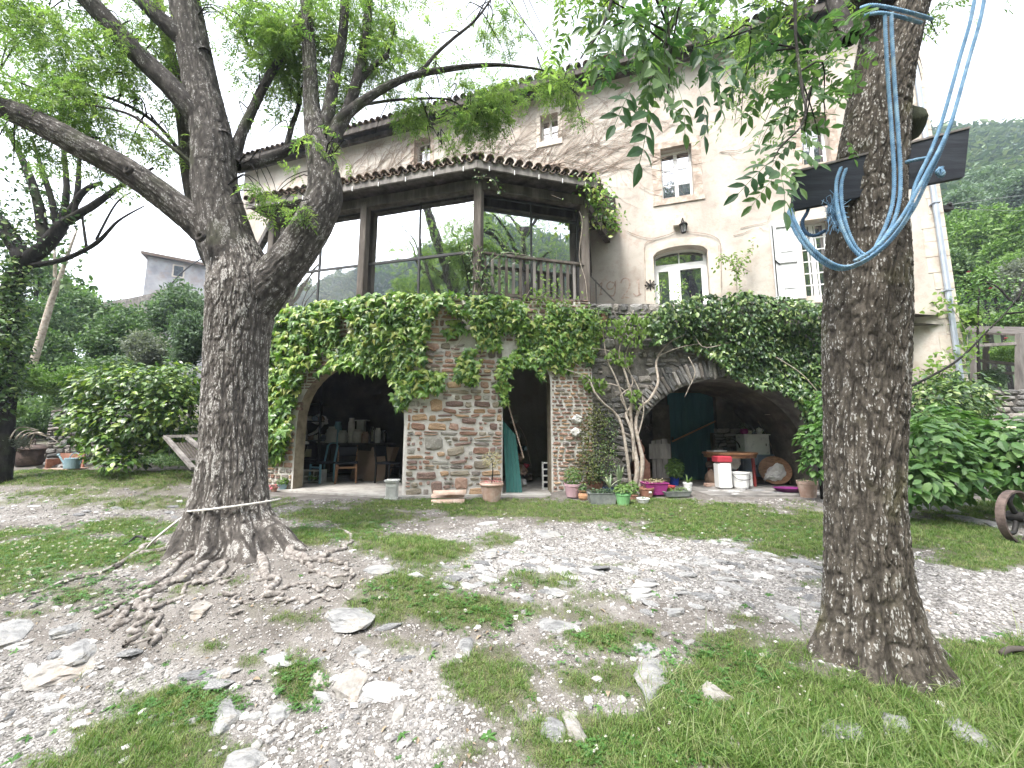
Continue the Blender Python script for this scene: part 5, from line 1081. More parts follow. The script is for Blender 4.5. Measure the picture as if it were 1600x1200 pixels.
# hose / rope round the foot
m_rope = M('dirty white rope', [(.38, .35, .31), (.55, .52, .48), (.66, .64, .60)], rough=.8, nscale=30, bump=.5, bscale=90, bdist=.003)
q = MB(); tc_ = Vector((P(367, 796, YT).x, YT, 0)); pts = []
zc = P(345, 800, YT - .42).z
for k in range(33):
    a = 2 * pi * k / 32; r = .405 if k % 2 == 0 else .411; pts.append(Vector((tc_.x + r * cos(a) * 1.03, tc_.y + r * sin(a), zc + .045 * cos(a) + .02 * sin(a) * -1)))
g0 = G(228, 862); left = [pts[16] + Vector((0, 0, 0)), P(290, 805, YT - .15), P(262, 826, YT - .25), P(243, 842, YT - .3), g0 + Vector((0, 0, .03))]
q.tube(pts, .011, 6, sub=2); q.tube(left, .011, 6, sub=4); solo('rope', q, m_rope, 'white rope tied round the foot of the left tree and trailing to the ground', 'rope', sm=True)
q = MB(); q.tube([G(226, 846) + Vector((0, 0, .03)), G(213, 844) + Vector((0, 0, .05)), G(200, 850) + Vector((0, 0, .02)), G(182, 858)], .014, 6); solo('rubber_hose', q, m_iron, 'short black hose end lying left of the left tree', 'hose', sm=True)
# ---- right tree
tr = thing('ash_tree', 'single stout ash trunk at right, near the camera, carrying blue ropes and a board', 'tree', G(1372, 1080))
YR = 2.80
trunkR, paR, raR = bark_tube('trunk', pxs([(1374, 1130, YR), (1366, 1060, YR), (1360, 980, YR), (1354, 880, YR), (1350, 760, YR), (1351, 620, YR), (1353, 500, YR), (1355, 400, YR), (1354, 320, YR), (1360, 250, YR), (1368, 180, YR), (1380, 110, YR), (1392, 50, YR + .02), (1405, -10, YR + .04), (1420, -90, YR + .08)]),
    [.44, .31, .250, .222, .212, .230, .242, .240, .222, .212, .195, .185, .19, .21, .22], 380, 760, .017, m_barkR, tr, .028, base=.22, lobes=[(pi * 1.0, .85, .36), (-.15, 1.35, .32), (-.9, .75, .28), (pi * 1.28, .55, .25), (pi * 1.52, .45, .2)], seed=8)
q = MB(); c = P(1412, 190, YR + .06); mb = rock_mb(c, .15, .14, .16, .3, 77, .25, 3); o = part('burl', mb, m_barkT, tr, sm=True)
branch('r1', [(1400, 20, YR), (1330, -30, YR - .2), (1230, -60, YR - .5), (1120, -60, YR - .8), (1000, -50, YR - 1.0)], [.13, .08, .06, .05, .03], 30, 60, .006, parent=tr)
branch('r2', [(1330, 60, YR + .1), (1310, 20, YR + .2), (1290, -30, YR + .3)], [.07, .06, .05], 20, 20, .004, parent=tr)
branch('r3', [(1240, -60, 2.35), (1242, 0, 2.25), (1244, 66, 2.15), (1253, 136, 2.12), (1259, 171, 2.1), (1250, 199, 2.1), (1221, 228, 2.1), (1207, 252, 2.1)], [.012, .011, .009, .0085, .008, .006, .005, .003], 8, 60, .001, parent=tr)
branch('r4', [(1020, -50, 1.85), (1037, 0, 1.8), (1045, 52, 1.75), (1045, 126, 1.72), (1040, 160, 1.72)], [.012, .010, .008, .006, .003], 8, 30, .001, parent=tr)
branch('r5', [(1247, 16, 2.6), (1195, 38, 2.5), (1129, 62, 2.4), (1085, 75, 2.35)], [.010, .008, .006, .004], 8, 30, .001, parent=tr)
branch('r6', [(1075, -20, 1.9), (1062, 10, 1.9), (1044, 60, 1.85), (1020, 95, 1.8)], [.010, .008, .006, .004], 8, 20, .001, parent=tr)
branch('r7', [(965, -40, 1.7), (950, 20, 1.65), (930, 60, 1.6), (906, 92, 1.6)], [.012, .009, .007, .003], 8, 20, .001, parent=tr)
# the right tree's own crown, high above the frame (mirrored in the veranda glass)
e0 = P(1420, -90, YR + .08); tops = [e0 + Vector((.25, -.2, 1.4)), e0 + Vector((.2, -.4, 2.8)), e0 + Vector((.4, -.5, 4.2))]
bark_tube('trunk', [e0 - Vector((0, 0, .15))] + tops, [.24, .2, .15, .07], 30, 60, .008, m_barkM, tr, .04); HI = []
for k in range(9):
    a = k * 2.4; q = MB(); f = tops[k % 3]; e = f + Vector((1.9 * cos(a), 1.2 * sin(a) - .7, 1.2 + .2 * (k % 4))); q.tube([f - Vector((0, 0, .4)), f.lerp(e, .5) + Vector((0, 0, .25)), e], [.08, .05, .02], 7); part('branch', q, m_barkT, tr, sm=True); HI.append(e)
# ---- leaves
m_ash = leafmat('ash leaves', [(.08, .14, .05), (.11, .18, .06), (.15, .225, .075), (.19, .265, .09), (.24, .31, .11)], rough=.5, trans=.52, spec=.3)
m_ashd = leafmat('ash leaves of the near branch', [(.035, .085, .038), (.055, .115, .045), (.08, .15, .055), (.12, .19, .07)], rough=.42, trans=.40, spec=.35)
PIN = [lf_pinnate(5, .34, .45, .30, s_, simple=True) for s_ in range(5)]
PINF = [lf_pinnate(4, .44, .35, .36, 20 + s_) for s_ in range(5)]
def leaves_in(blobs, size, szvar=.35, droop=.7):
    pts = []; sc = []
    for px, py, Yc, rx, ry, ry_, n in blobs:
        k = rnd_unit(n) * (RS.rand(n, 1) ** .45); a = P(px, py, Yc); b = P(px + rx, py, Yc); c = P(px, py - ry, Yc)
        hx = (b - a).length; hz = (c - a).length
        p = np.array(a) + k * np.array([hx, ry_, hz]); pts.append(p)
    p = np.concatenate(pts); n = len(p)
    # gather leaves in clumps with gaps between them
    keep = fbm(p[:, 0] * 2.6, p[:, 1] * 2.6, p[:, 2] * 2.6, 2) > -.10 + .18 * RS.rand(n); p = p[keep]; n = len(p)
    tip = rnd_unit(n) * np.array([1, 1, .5]) + np.array([0, 0, -droop]); nr = rnd_unit(n) * .8 + np.array([0, -.2, .9])
    return p, frames(nr, tip), size * (1 + szvar * RS.normal(size=n)).clip(.5, 1.6)
LB = [ # left tree crown
 (480, 60, 5.0, 110, 70, .8, 700), (430, 40, 4.6, 60, 50, .6, 300), (560, 60, 5.2, 70, 60, .7, 420), (640, 60, 5.4, 70, 50, .6, 420), (700, 130, 5.4, 90, 40, .5, 420), (600, 110, 5.2, 60, 30, .5, 200), (760, 60, 5.6, 60, 50, .5, 260), (770, 150, 5.5, 60, 40, .4, 300), (740, 190, 5.5, 46, 30, .3, 200), (690, 225, 5.4, 24, 22, .2, 80), (640, 175, 5.3, 60, 16, .3, 170), (780, 190, 5.6, 26, 34, .2, 90), (720, 15, 5.4, 90, 30, .5, 260),
 (870, 130, 5.6, 40, 34, .3, 170), (895, 170, 5.7, 24, 30, .2, 70), (830, 60, 5.8, 26, 26, .3, 50), (410, 130, 4.9, 40, 60, .4, 260), (400, 190, 4.9, 30, 30, .3, 90), (455, 110, 4.9, 40, 50, .4, 220), (520, 150, 4.9, 40, 40, .4, 160), (500, 205, 4.3, 36, 24, .25, 130), (530, 232, 4.3, 26, 18, .2, 70), (420, 300, 4.3, 34, 22, .2, 70), (450, 290, 4.5, 20, 16, .2, 30), (430, 268, 4.6, 40, 16, .2, 60), (410, 310, 4.3, 16, 30, .15, 40), (470, 330, 4.2, 12, 20, .1, 14),
 (80, 60, 4.4, 130, 80, .7, 800), (180, 110, 4.4, 90, 60, .6, 420), (60, 160, 4.2, 100, 60, .6, 520), (160, 190, 4.3, 80, 40, .5, 260), (240, 60, 4.6, 60, 60, .5, 200), (30, 220, 4.1, 60, 30, .5, 150), (235, 215, 4.3, 40, 30, .4, 90), (250, 150, 4.5, 40, 40, .4, 90), (130, 20, 4.4, 160, 40, .8, 400), (285, 10, 4.8, 60, 30, .5, 100), (600, -40, 5.0, 300, 60, 1.5, 700), (200, -60, 4.6, 300, 60, 1.5, 700), (360, -20, 4.6, 60, 60, .8, 120), (390, 40, 4.9, 36, 40, .5, 150), (180, 270, 4.5, 60, 20, .3, 40)]
LB = [t[:6] + (int(t[6] * 2.1),) for t in LB]
p, R, s_ = leaves_in(LB, .15)
def twigs(parent, blobs, keys, mat, n_each=3, r=.004):
    q = MB(); allp = np.concatenate([BR[k][0] for k in keys])
    for b in blobs:
        for _ in range(n_each):
            e = P(b[0] + random.uniform(-.8, .8) * b[3], b[1] + random.uniform(-.8, .8) * b[4], b[2] + random.uniform(-.5, .5) * b[5]); ea = np.array(e)
            d = np.linalg.norm(allp - ea, axis=1); i = int(np.argmin(d)); 
            if d[i] > 2.2: continue
            s0 = Vector(allp[i]); mid = s0.lerp(e, .5) + Vector((random.uniform(-.1, .1), random.uniform(-.1, .1), .12 + .1 * random.random())); q.tube([s0, mid, e, e + (e - mid) * .4 + Vector((0, 0, -.1))], [r * 2.6, r * 1.8, r * 1.2, r * .5], 4, sub=3)
    o = part('twig', q, mat, parent); o['kind'] = 'stuff'
twigs(tl, LB, [k for k in BR if not k.startswith('r') or k == 'right'], m_barkT, 4)
o = np.argsort(p[:, 1]); near = o[:300]; rest = o[300:]
lm_ = []
for v, f in PIN[:3]: mb = MB(); mb.add(v, f); lm_.append(mb.mesh('leaf', m_ash))
place_parts('leaf', lm_, p[near], R[near], s_[near], tl)
scatter('crown', PIN, p[rest], R[rest], s_[rest], m_ash, parent=tl)
# right tree: near hanging sprays (large leaflets)
lf_ = []
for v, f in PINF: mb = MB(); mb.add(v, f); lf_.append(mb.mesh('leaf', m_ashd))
def spray(x0, y0, x1, y1, Yd, size=None, flip=1):
    a = P(x0, y0, Yd); b = P(x1, y1, Yd - .03); L_ = (b - a).length / 1.25; d = np.array([b - a]); nr = np.array([[random.gauss(0, .25), -1, .35 + random.gauss(0, .25)]])
    return np.array(a), frames(nr, d)[0], L_
SP_ = [(1010, 150, 1015, 262, 1.6), (1088, 130, 1142, 196, 1.6), (990, 131, 956, 203, 1.6), (1100, 112, 1183, 121, 1.65), (945, 20, 925, 88, 1.45), (1000, 40, 935, 40, 1.5), (990, 70, 1045, 160, 1.6), (1040, 60, 1010, 150, 1.7), (960, 10, 905, 30, 1.4), (960, 60, 940, 120, 1.55), (1030, 120, 985, 165, 1.6), (1060, 140, 1085, 205, 1.65), (1075, 60, 1130, 120, 1.75), (1090, 20, 1150, 60, 1.8), (1050, 10, 1095, 60, 1.8), (985, 10, 1010, 80, 1.55), (1110, 140, 1180, 160, 1.8), (1130, 90, 1205, 120, 2.0), (1035, 160, 1075, 180, 1.55),
 (1207, 252, 1222, 352, 2.0), (1212, 246, 1150, 292, 2.05), (1215, 240, 1178, 222, 2.05), (1225, 232, 1290, 262, 2.1), (1235, 215, 1300, 225, 2.1), (1225, 290, 1258, 318, 2.05), (1215, 270, 1175, 312, 2.05), (1230, 225, 1185, 200, 2.15), (1250, 200, 1310, 195, 2.15), (1255, 170, 1195, 165, 2.2), (1255, 150, 1320, 130, 2.2), (1250, 110, 1190, 110, 2.2), (1248, 90, 1300, 60, 2.2), (1245, 60, 1180, 60, 2.25), (1244, 30, 1310, 10, 2.3), (1242, 20, 1170, 0, 2.3), (1252, 140, 1215, 190, 2.2), (1195, 38, 1165, 90, 2.4), (1170, 48, 1125, 30, 2.4), (1140, 60, 1110, 110, 2.4), (1215, 250, 1260, 300, 2.05)]
pp, RR, sc_ = zip(*[spray(*s) for s in SP_])
p2, R2, s2 = leaves_in([(985, 30, 1.65, 80, 50, .2, 24), (1060, 60, 1.9, 70, 50, .3, 26), (1010, 110, 1.75, 60, 40, .2, 18), (1180, 120, 2.4, 60, 60, .3, 30), (1250, 60, 2.5, 60, 60, .3, 40), (1150, 60, 2.4, 50, 40, .3, 22), (1120, 10, 2.2, 120, 30, .4, 36), (1260, 170, 2.35, 40, 50, .2, 22), (1230, 200, 2.3, 36, 30, .2, 26), (1270, 240, 2.3, 30, 24, .2, 16), (1300, 110, 2.5, 30, 60, .2, 36)], .17)
P3, R3, S3_ = np.concatenate([np.array(pp), p2]), np.concatenate([np.array(RR), R2]), np.concatenate([np.array(sc_), s2])
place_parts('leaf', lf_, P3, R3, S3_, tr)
B2 = [(950, -30, 1.9, 120, 40, .5, 160), (1150, -60, 2.3, 160, 50, .6, 300), (1500, -60, 3.2, 160, 50, .8, 200), (1200, 60, 3.2, 90, 60, .5, 150), (1225, 160, 3.2, 50, 60, .4, 60), (1180, 120, 3.4, 60, 60, .4, 50), (1440, 60, 3.4, 14, 50, .2, 26), (1452, 20, 3.4, 30, 26, .2, 30), (1120, 40, 3.4, 60, 30, .4, 90)]
p, R, s_ = leaves_in(B2, .15)
hp = np.concatenate([np.array(e) + RS.normal(0, 1, (260, 3)) * np.array([.6, .45, .45]) for e in HI]); px_, py_ = proj(hp[:, 0], hp[:, 1], hp[:, 2]); hp = hp[(py_ < -30) | (hp[:, 1] * CP + (hp[:, 2] - EYE) * SP < .2)]; m_ = len(hp)
p = np.concatenate([p, hp]); R = np.concatenate([R, frames(rnd_unit(m_) * .8 + np.array([0, 0, .9]), rnd_unit(m_) + np.array([0, 0, -.5]))]); s_ = np.concatenate([s_, RS.uniform(.13, .2, m_)])
scatter('crown', PIN, p, R, s_, m_ash, parent=tr)
twigs(tr, B2 + [(1180, 120, 2.4, 60, 60, .3, 60), (1260, 170, 2.35, 40, 50, .2, 36), (985, 30, 1.65, 80, 50, .2, 26)], ['r1', 'r2', 'r3', 'r4', 'r5'], m_barkT, 4, .0025)
# hanging bunches of winged seeds
m_key = leafmat('green ash keys', [(.05, .11, .04), (.08, .15, .06), (.11, .18, .08)], rough=.5, trans=.3)
kb = join([xf(([(0, 0, 0), (-.07, .35, .01), (-.08, .75, .02), (0, 1, 0), (.08, .75, .02), (.07, .35, .01)], [(0, 5, 4, 3), (0, 3, 2, 1)]), (random.gauss(0, .35), random.gauss(0, .35), random.uniform(-1.3, .4)), rx=-1.57 + random.gauss(0, .22), rz=random.uniform(0, 6.3), s=.95) for _ in range(34)])
kp = [(1000, 75, 1.65), (1018, 100, 1.68), (1035, 110, 1.7), (1050, 125, 1.7), (1062, 115, 1.72), (1005, 115, 1.66), (1045, 150, 1.68), (975, 40, 1.6), (1030, 135, 1.66), (1100, 50, 2.1), (1112, 75, 2.1), (965, 55, 1.58)]
for k, (a, b, y_) in enumerate(kp):
    mb = MB(); mb.add(*xf(kb, tuple(P(a, b, y_)), rz=k * 1.3, s=.033)); part('seed_bunch', mb, m_key, tr)
# board behind the right trunk
m_board = M('blue grey painted board', [(.014, .016, .022), (.024, .028, .036), (.04, .046, .056)], rough=.8, nscale=5, bump=.3, stretch=(.3, 1, 3))
YB = YR - .15; cs = [P(1243, 270, YB), P(1515, 201, YB), P(1507, 276, YB), P(1240, 328, YB)]
q = MB(); q.prism(cs, Vector((0, 0, 0)), Vector((0, .035, 0))); bd = solo('board', q, m_board, 'dark tilted plank fixed across the right tree behind the blue ropes', 'board')
# a pale edge strip on the board
q = MB(); q.bar(cs[0] + Vector((0, .017, .008)), cs[1] + Vector((0, .017, .008)), .05, .014); e_ = lk('edge_strip', q.mesh('edge_strip', m_greywood, off=bd.location), bd)
# ropes
m_blue = M('faded blue polypropylene rope', [(.08, .16, .25), (.13, .25, .38), (.24, .37, .47)], rough=.7, nscale=12, bump=.6, bscale=160, bdist=.004, spec=.3, stains=(9, (.30, .36, .38), .55, .6))
m_blued = M('dark blue rope', [(.02, .05, .10), (.04, .09, .16)], rough=.6, nscale=40, bump=.3)
def rope(mb, pts, r=.014, pitch=.050):
    r = r * .84
    pts, _ = smooth(pts, 0, 12); n0 = len(pts); L = [0]
    for a, b in zip(pts, pts[1:]): L.append(L[-1] + (b - a).length)
    m = int(L[-1] / pitch * 7); A = np.array([list(p) for p in pts]); ls = np.linspace(0, L[-1], m); C = np.stack([np.interp(ls, L, A[:, k]) for k in range(3)], 1); x = None; fr = []
    for i in range(m):
        d = Vector(C[min(i + 1, m - 1)] - C[max(i - 1, 0)]).normalized()
        if x is None: x, y, _ = basis(d)
        else: x = (x - d * x.dot(d)).normalized(); y = d.cross(x)
        fr.append((Vector(C[i]), x.copy(), y.copy()))
    for s_ in range(3):
        sp_ = [c + (x * cos(2 * pi * (l / pitch + s_ / 3)) + y * sin(2 * pi * (l / pitch + s_ / 3))) * r * .62 for (c, x, y), l in zip(fr, ls)]
        mb.rawtube(sp_, [r * .52] * m, 5)
def ropething(name, lab, seqs, r=.013, mat=None, label_group='ropes on the right tree'):
    q = MB()
    for s_ in seqs: rope(q, [P(*t) for t in s_], r)
    return solo(name, q, mat or m_blue, lab, 'rope', label_group, sm=True)
yr = 2.40
dn = [(1393, 20, yr), (1394, 60, yr), (1398, 130, yr), (1403, 200, yr), (1407, 270, yr), (1405, 315, yr - .02), (1395, 350, yr - .03), (1382, 372, yr - .04), (1370, 394, yr - .05)]
dn2 = [(a - 10, b, c + .015) for a, b, c in dn[:-2]] + [(1372, 378, yr - .03), (1362, 400, yr - .04)]
ropething('blue_rope', 'double blue rope hanging straight down the middle of the right trunk', [dn, dn2])
lp_ = [(1545, -40, yr), (1532, 30, yr), (1515, 90, yr), (1490, 180, yr - .02), (1470, 235, yr - .04), (1445, 290, yr - .05), (1425, 330, yr - .06), (1395, 372, yr - .08), (1360, 402, yr - .09), (1320, 417, yr - .08), (1285, 402, yr - .05), (1257, 372, yr), (1242, 345, yr + .05), (1234, 325, yr + .1)]
lp2 = [(a - 15 if b < 330 else a - 5, b if b < 330 else b + 4, c + .02) for a, b, c in lp_[:-1]] + [(1232, 330, yr + .1)]
lp3 = [(1490, 182, yr - .05), (1472, 225, yr - .06), (1448, 270, yr - .08), (1418, 325, yr - .09), (1392, 362, yr - .11), (1362, 392, yr - .12), (1335, 408, yr - .11)]
ropething('blue_rope', 'long double blue rope looping from the top right down under the board', [lp_, lp2, lp3])
sm_ = [(1314, 262, yr + .05), (1307, 285, yr + .03), (1308, 320, yr), (1316, 355, yr - .03), (1330, 385, yr - .05), (1350, 406, yr - .07)]
sm2 = [(a + 8, b + 2, c + .02) for a, b, c in sm_[:-1]] + [(1356, 402, yr - .06)]
ropething('blue_rope', 'short narrow blue rope loop on the left side of the right trunk', [sm_, sm2], .012)
ropething('dark_blue_rope', 'dark blue knotted rope hanging from the left end of the board', [[(1256, 300, 2.75), (1254, 282, 2.72), (1266, 276, 2.70), (1277, 285, 2.70), (1284, 312, 2.68)], [(1264, 312, 2.7), (1262, 330, 2.68), (1254, 346, 2.66), (1258, 362, 2.64), (1272, 368, 2.60), (1290, 360, 2.52)]], .014, m_blued)
ropething('blue_rope', 'blue rope wound round the top of the right trunk', [[(1345, 12, yr + .12), (1362, 8, yr + .04), (1390, 12, yr), (1430, 22, yr), (1456, 30, yr + .1)], [(1350, 24, yr + .1), (1375, 20, yr + .02), (1405, 26, yr), (1440, 36, yr + .04)]], .013)
ropething('blue_rope', 'blue knot and rope end on the right part of the board', [[(1410, 255, YB - .03), (1430, 250, YB - .05), (1448, 247, YB - .03)], [(1468, 262, YB - .04), (1474, 270, YB - .07), (1470, 276, YB - .05), (1464, 268, YB - .06), (1472, 262, YB - .04)]], .014, m_blue)
# frayed tuft
fb = MB()
for _ in range(150):
    a = P(1302 + random.gauss(0, 7), 332 + random.gauss(0, 10), 2.47); d = Vector((random.gauss(0, .03), random.gauss(-.012, .015), random.gauss(-.02, .05))); fb.bar(a, a + d + Vector((0, 0, random.uniform(-.01, .01))), .0025)
    
o = solo('frayed_rope_end', fb, m_blue, 'fuzzy unravelled blue rope end left of the right trunk', 'rope end')
# ================================================================ CLIMBERS ON THE WALLS
def inpoly(x, y, poly):
    x = np.asarray(x); c = np.zeros(x.shape, bool); n = len(poly)
    for i in range(n):
        x1, y1 = poly[i]; x2, y2 = poly[(i + 1) % n]
        k = ((y1 > y) != (y2 > y)); t = (x2 - x1) * (y - y1) / ((y2 - y1) if y2 != y1 else 1e-9) + x1; c ^= (k & (x < t))
    return c
def plfor(px): return S1 if px < 636 else (S2 if px < 926 else S3)
def climber(name, label, cat, polys, n, size, mats, protos, off=(.04, .25), gap=-.35, clump=2.2, loc=None, upt=.45, stems=True, parts_=True, holes=(), group=None, jit=.35):
    P0 = []; N0 = []
    x0 = min(p[0] for q in polys for p in q); x1 = max(p[0] for q in polys for p in q); y0 = min(p[1] for q in polys for p in q); y1 = max(p[1] for q in polys for p in q)
    while len(P0) < n:
        px = RS.uniform(x0, x1, 4000); py = RS.uniform(y0, y1, 4000); ok = np.zeros(4000, bool); e = 7
        jx, jy = px + e * fbm(px * .05, py * .05, 1.), py + e * fbm(px * .05, py * .05, 8.)
        for q in polys: ok |= inpoly(jx, jy, q)
        for q in holes: ok &= ~inpoly(jx, jy, q)
        for a, b in zip(px[ok], py[ok]):
            pl = plfor(a); u, z = pl.uv(a, b); nn = float(fbm(u * clump, z * clump, 3.)); 
            if nn < gap: continue
            o_ = off[0] + (off[1] - off[0]) * (.5 + .5 * float(vnoise(u * 1.7, z * 1.7, 9.))) * RS.rand() ** .6
            P0.append(pl.P(u, z, o_)); N0.append(pl.N)
            if len(P0) >= n: break
    p = np.array([list(v) for v in P0]); nr = np.array([list(v) for v in N0]); m = len(p)
    nr = nr + np.array([0, 0, upt]) + RS.normal(0, jit, (m, 3)); tip = RS.normal(0, .4, (m, 3)) + np.array([0, -.1, -1.0]); R = frames(nr, tip); s_ = size * (1 + .3 * RS.normal(size=m)).clip(.5, 1.6)
    t = thing(name, label, cat, loc or tuple(p.mean(0) * np.array([1, 1, 0])), group=group); o = np.argsort(p[:, 1])
    if parts_:
        mm = []
        for v, f in protos[:3]: mb = MB(); mb.add(v, f); mm.append(mb.mesh('leaf', mats))
        sel = RS.permutation(o[:min(m, 900)])[:300]; place_parts('leaf', mm, p[sel], R[sel], s_[sel], t); msk = np.ones(m, bool); msk[sel] = False; o = np.arange(m)[msk]
    scatter('foliage', protos, p[o], R[o], s_[o], mats, parent=t); return t
m_creep = leafmat('glossy creeper leaves', [(.035, .085, .018), (.065, .15, .025), (.11, .22, .038), (.17, .30, .05), (.27, .38, .085), (.32, .33, .09)], rough=.38, trans=.28, spec=.55)
m_ivy = leafmat('dark ivy leaves', [(.015, .04, .012), (.03, .07, .02), (.06, .12, .032), (.10, .18, .048), (.25, .31, .11)], rough=.38, trans=.18, spec=.55)
m_wist = leafmat('young light leaves', [(.08, .15, .03), (.12, .20, .04), (.17, .26, .06), (.20, .28, .09)], rough=.5, trans=.4, spec=.3)
IV = [lf_ivy(j=.03) for _ in range(4)]; OV = [lf_ovate(.55, .1, .25), lf_ovate(.48, .15, .15), lf_ovate(.6, .08, .3)]
c1 = climber('creeper', 'bright green virginia creeper hanging over the left arch of the arcade', 'climbing plant',
    [[(418, 492), (470, 478), (560, 468), (620, 458), (690, 460), (690, 478), (672, 500), (668, 560), (655, 580), (700, 596), (690, 612), (645, 612), (630, 640), (620, 620), (612, 588), (560, 578), (500, 584), (478, 600), (466, 625), (458, 660), (454, 705), (440, 722), (408, 720)], [(640, 580), (700, 580), (694, 612), (640, 608)], [(425, 560), (520, 560), (490, 588), (474, 612), (464, 645), (458, 700), (425, 705)]], 4500, .12, m_creep, IV, off=(.03, .40), gap=-.40, jit=.5, holes=[[(672, 492), (742, 494), (738, 560), (700, 585), (668, 560), (690, 520)], [(538, 498), (560, 500), (556, 510), (540, 508)]])
c2 = climber('creeper', 'virginia creeper of small leaves over the narrow cellar doorway', 'climbing plant',
    [[(690, 460), (760, 462), (840, 480), (938, 492), (934, 540), (925, 572), (880, 585), (862, 578), (800, 572), (795, 600), (788, 634), (778, 610), (770, 592), (740, 600), (706, 590), (718, 560), (742, 540), (740, 500), (700, 490)], [(728, 590), (752, 590), (745, 604)], [(834, 580), (850, 580), (842, 598)]], 3500, .098, m_creep, IV, off=(.03, .36), gap=-.36, clump=2.0, jit=.45)
c2b = climber('creeper', 'loose creeper sprig hanging on the bare stones of the pier', 'climbing plant', [[(640, 585), (694, 580), (690, 610), (650, 612)], [(690, 500), (735, 498), (728, 520), (700, 530)]], 90, .12, m_creep, IV, off=(.06, .12), gap=-1)
c3 = climber('ivy', 'dense dark ivy covering the top and right side of the vaulted wall', 'climbing plant',
    [[(1000, 500), (1030, 480), (1100, 462), (1160, 464), (1230, 470), (1262, 485), (1280, 510), (1295, 560), (1300, 700), (1285, 700), (1264, 690), (1252, 665), (1234, 632), (1205, 606), (1165, 604), (1128, 578), (1090, 556), (1050, 540), (1015, 540)], [(1100, 470), (1320, 486), (1330, 640), (1290, 600)]], 7600, .085, m_ivy, OV + IV[:2], off=(.05, .55), gap=-.6, clump=1.4, jit=.6)
c4 = climber('ivy', 'ivy spreading low at the corner of the farmhouse behind the right tree', 'climbing plant', [[(1425, 600), (1500, 575), (1545, 600), (1548, 640), (1500, 665), (1430, 660)]], 1500, .09, m_ivy, OV, off=(-.3, .45), gap=-1, jit=.6)
c5 = climber('wisteria', 'light leaved wisteria climbing from pale twisted stems beside the vault', 'climbing plant', [[(936, 505), (1000, 488), (1020, 520), (985, 545), (950, 530)], [(905, 585), (945, 590), (938, 615), (912, 605)], [(945, 548), (985, 552), (980, 575), (950, 570)], [(975, 610), (1000, 612), (990, 640)]], 520, .09, m_wist, OV, off=(.1, .4), gap=-.6, jit=.6)
WS = [([(985, 772), (990, 730), (986, 690), (983, 650), (982, 620), (972, 585), (965, 555), (972, 520), (985, 490)], [.05, .045, .038, .032, .026, .02, .016, .012, .008]), ([(992, 770), (998, 720), (990, 670), (996, 640), (1010, 625), (1022, 600), (1022, 570), (1030, 550), (1045, 535), (1070, 525)], [.045, .04, .03, .03, .026, .024, .022, .018, .014, .008]),
      ([(982, 765), (975, 715), (968, 665), (958, 645), (940, 632), (925, 615), (915, 592), (880, 578)], [.035, .03, .028, .024, .022, .02, .016, .010]), ([(986, 720), (983, 680), (975, 650), (980, 640), (990, 625)], [.03, .028, .026, .02, .015]), ([(978, 650), (960, 600), (945, 560), (940, 520), (930, 490)], [.02, .016, .013, .010, .006]),
      ([(975, 640), (965, 620), (985, 600), (975, 560), (985, 530), (1000, 510)], [.014, .012, .012, .01, .008, .005]), ([(990, 690), (1000, 640), (990, 600), (970, 570), (950, 552), (920, 548)], [.012, .012, .010, .01, .008, .005]), ([(1022, 560), (1050, 548), (1090, 540), (1130, 545)], [.010, .009, .007, .004]), ([(935, 600), (960, 605), (980, 620), (985, 640)], [.012, .012, .012, .01]), ([(1070, 560), (1078, 585), (1070, 610), (1066, 622)], [.010, .008, .006, .004])]
m_wst = M('pale grey brown climber stem', [(.22, .18, .145), (.36, .31, .26), (.50, .45, .39)], rough=.85, nscale=14, bump=.6, bscale=60, bdist=.005)
for seq, rd in WS:
    q = MB(); pts = []
    for k, (a, b) in enumerate(seq): pl = plfor(a); u, z = pl.uv(a, b); pts.append(pl.P(u, z, .16 + .06 * sin(k * 1.7)))
    q.tube(pts, rd, 7, sub=6, wob=.2); part('stem', q, m_wst, c5, sm=True)
def stemset(parent, seqs, r, mat=m_wst, off=.2):
    for seq in seqs:
        q = MB(); pts = []
        for a, b in seq: pl = plfor(a); u, z = pl.uv(a, b); pts.append(pl.P(u, z, off))
        q.tube(pts, [r * (1 - .6 * i / len(pts)) for i in range(len(pts))], 6, sub=4, wob=.2); part('stem', q, mat, parent, sm=True)
stemset(c3, [[(1075, 520), (1090, 545), (1120, 542), (1150, 530)], [(1080, 500), (1110, 520), (1150, 515)], [(1200, 560), (1245, 590), (1285, 640)]], .012)
stemset(c1, [[(430, 700), (436, 640), (450, 590), (490, 560), (540, 545)], [(660, 560), (620, 530), (580, 520), (530, 505)], [(460, 500), (480, 512), (500, 520)]], .012, off=.12)
stemset(c2, [[(740, 600), (748, 560), (780, 530), (830, 520)], [(700, 560), (730, 520), (745, 490)], [(905, 575), (860, 540), (820, 500)]], .010, off=.10)
# leafy climber on the veranda rail and corner posts
def sprig(name, label, seqs, Yv, n, size, mat, protos, r=.008, spread=.10, smat=None, droop=.6, cat='climbing plant', grp=None, leafparts=False):
    t = thing(name, label, cat, P(seqs[0][0][0], seqs[0][0][1], Yv), group=grp); A = []
    for seq in seqs:
        pts = [P(a[0], a[1], a[2] if len(a) > 2 else Yv) for a in seq]; q = MB(); pp, _ = smooth(pts, 0, 6); q.rawtube(pp, list(np.linspace(r, r * .4, len(pp))), 5, .15); part('stem', q, smat or m_wst, t, sm=True); A += [list(v) for v in pp]
    A = np.array(A); i = RS.randint(0, len(A), n); p = A[i] + RS.normal(0, spread, (n, 3)); nr = rnd_unit(n) * .7 + np.array([0, -.6, .6]); tip = rnd_unit(n) + np.array([0, 0, -droop])
    R = frames(nr, tip); s_ = size * RS.uniform(.6, 1.3, n); scatter('foliage', protos, p, R, s_, mat, parent=t); return t
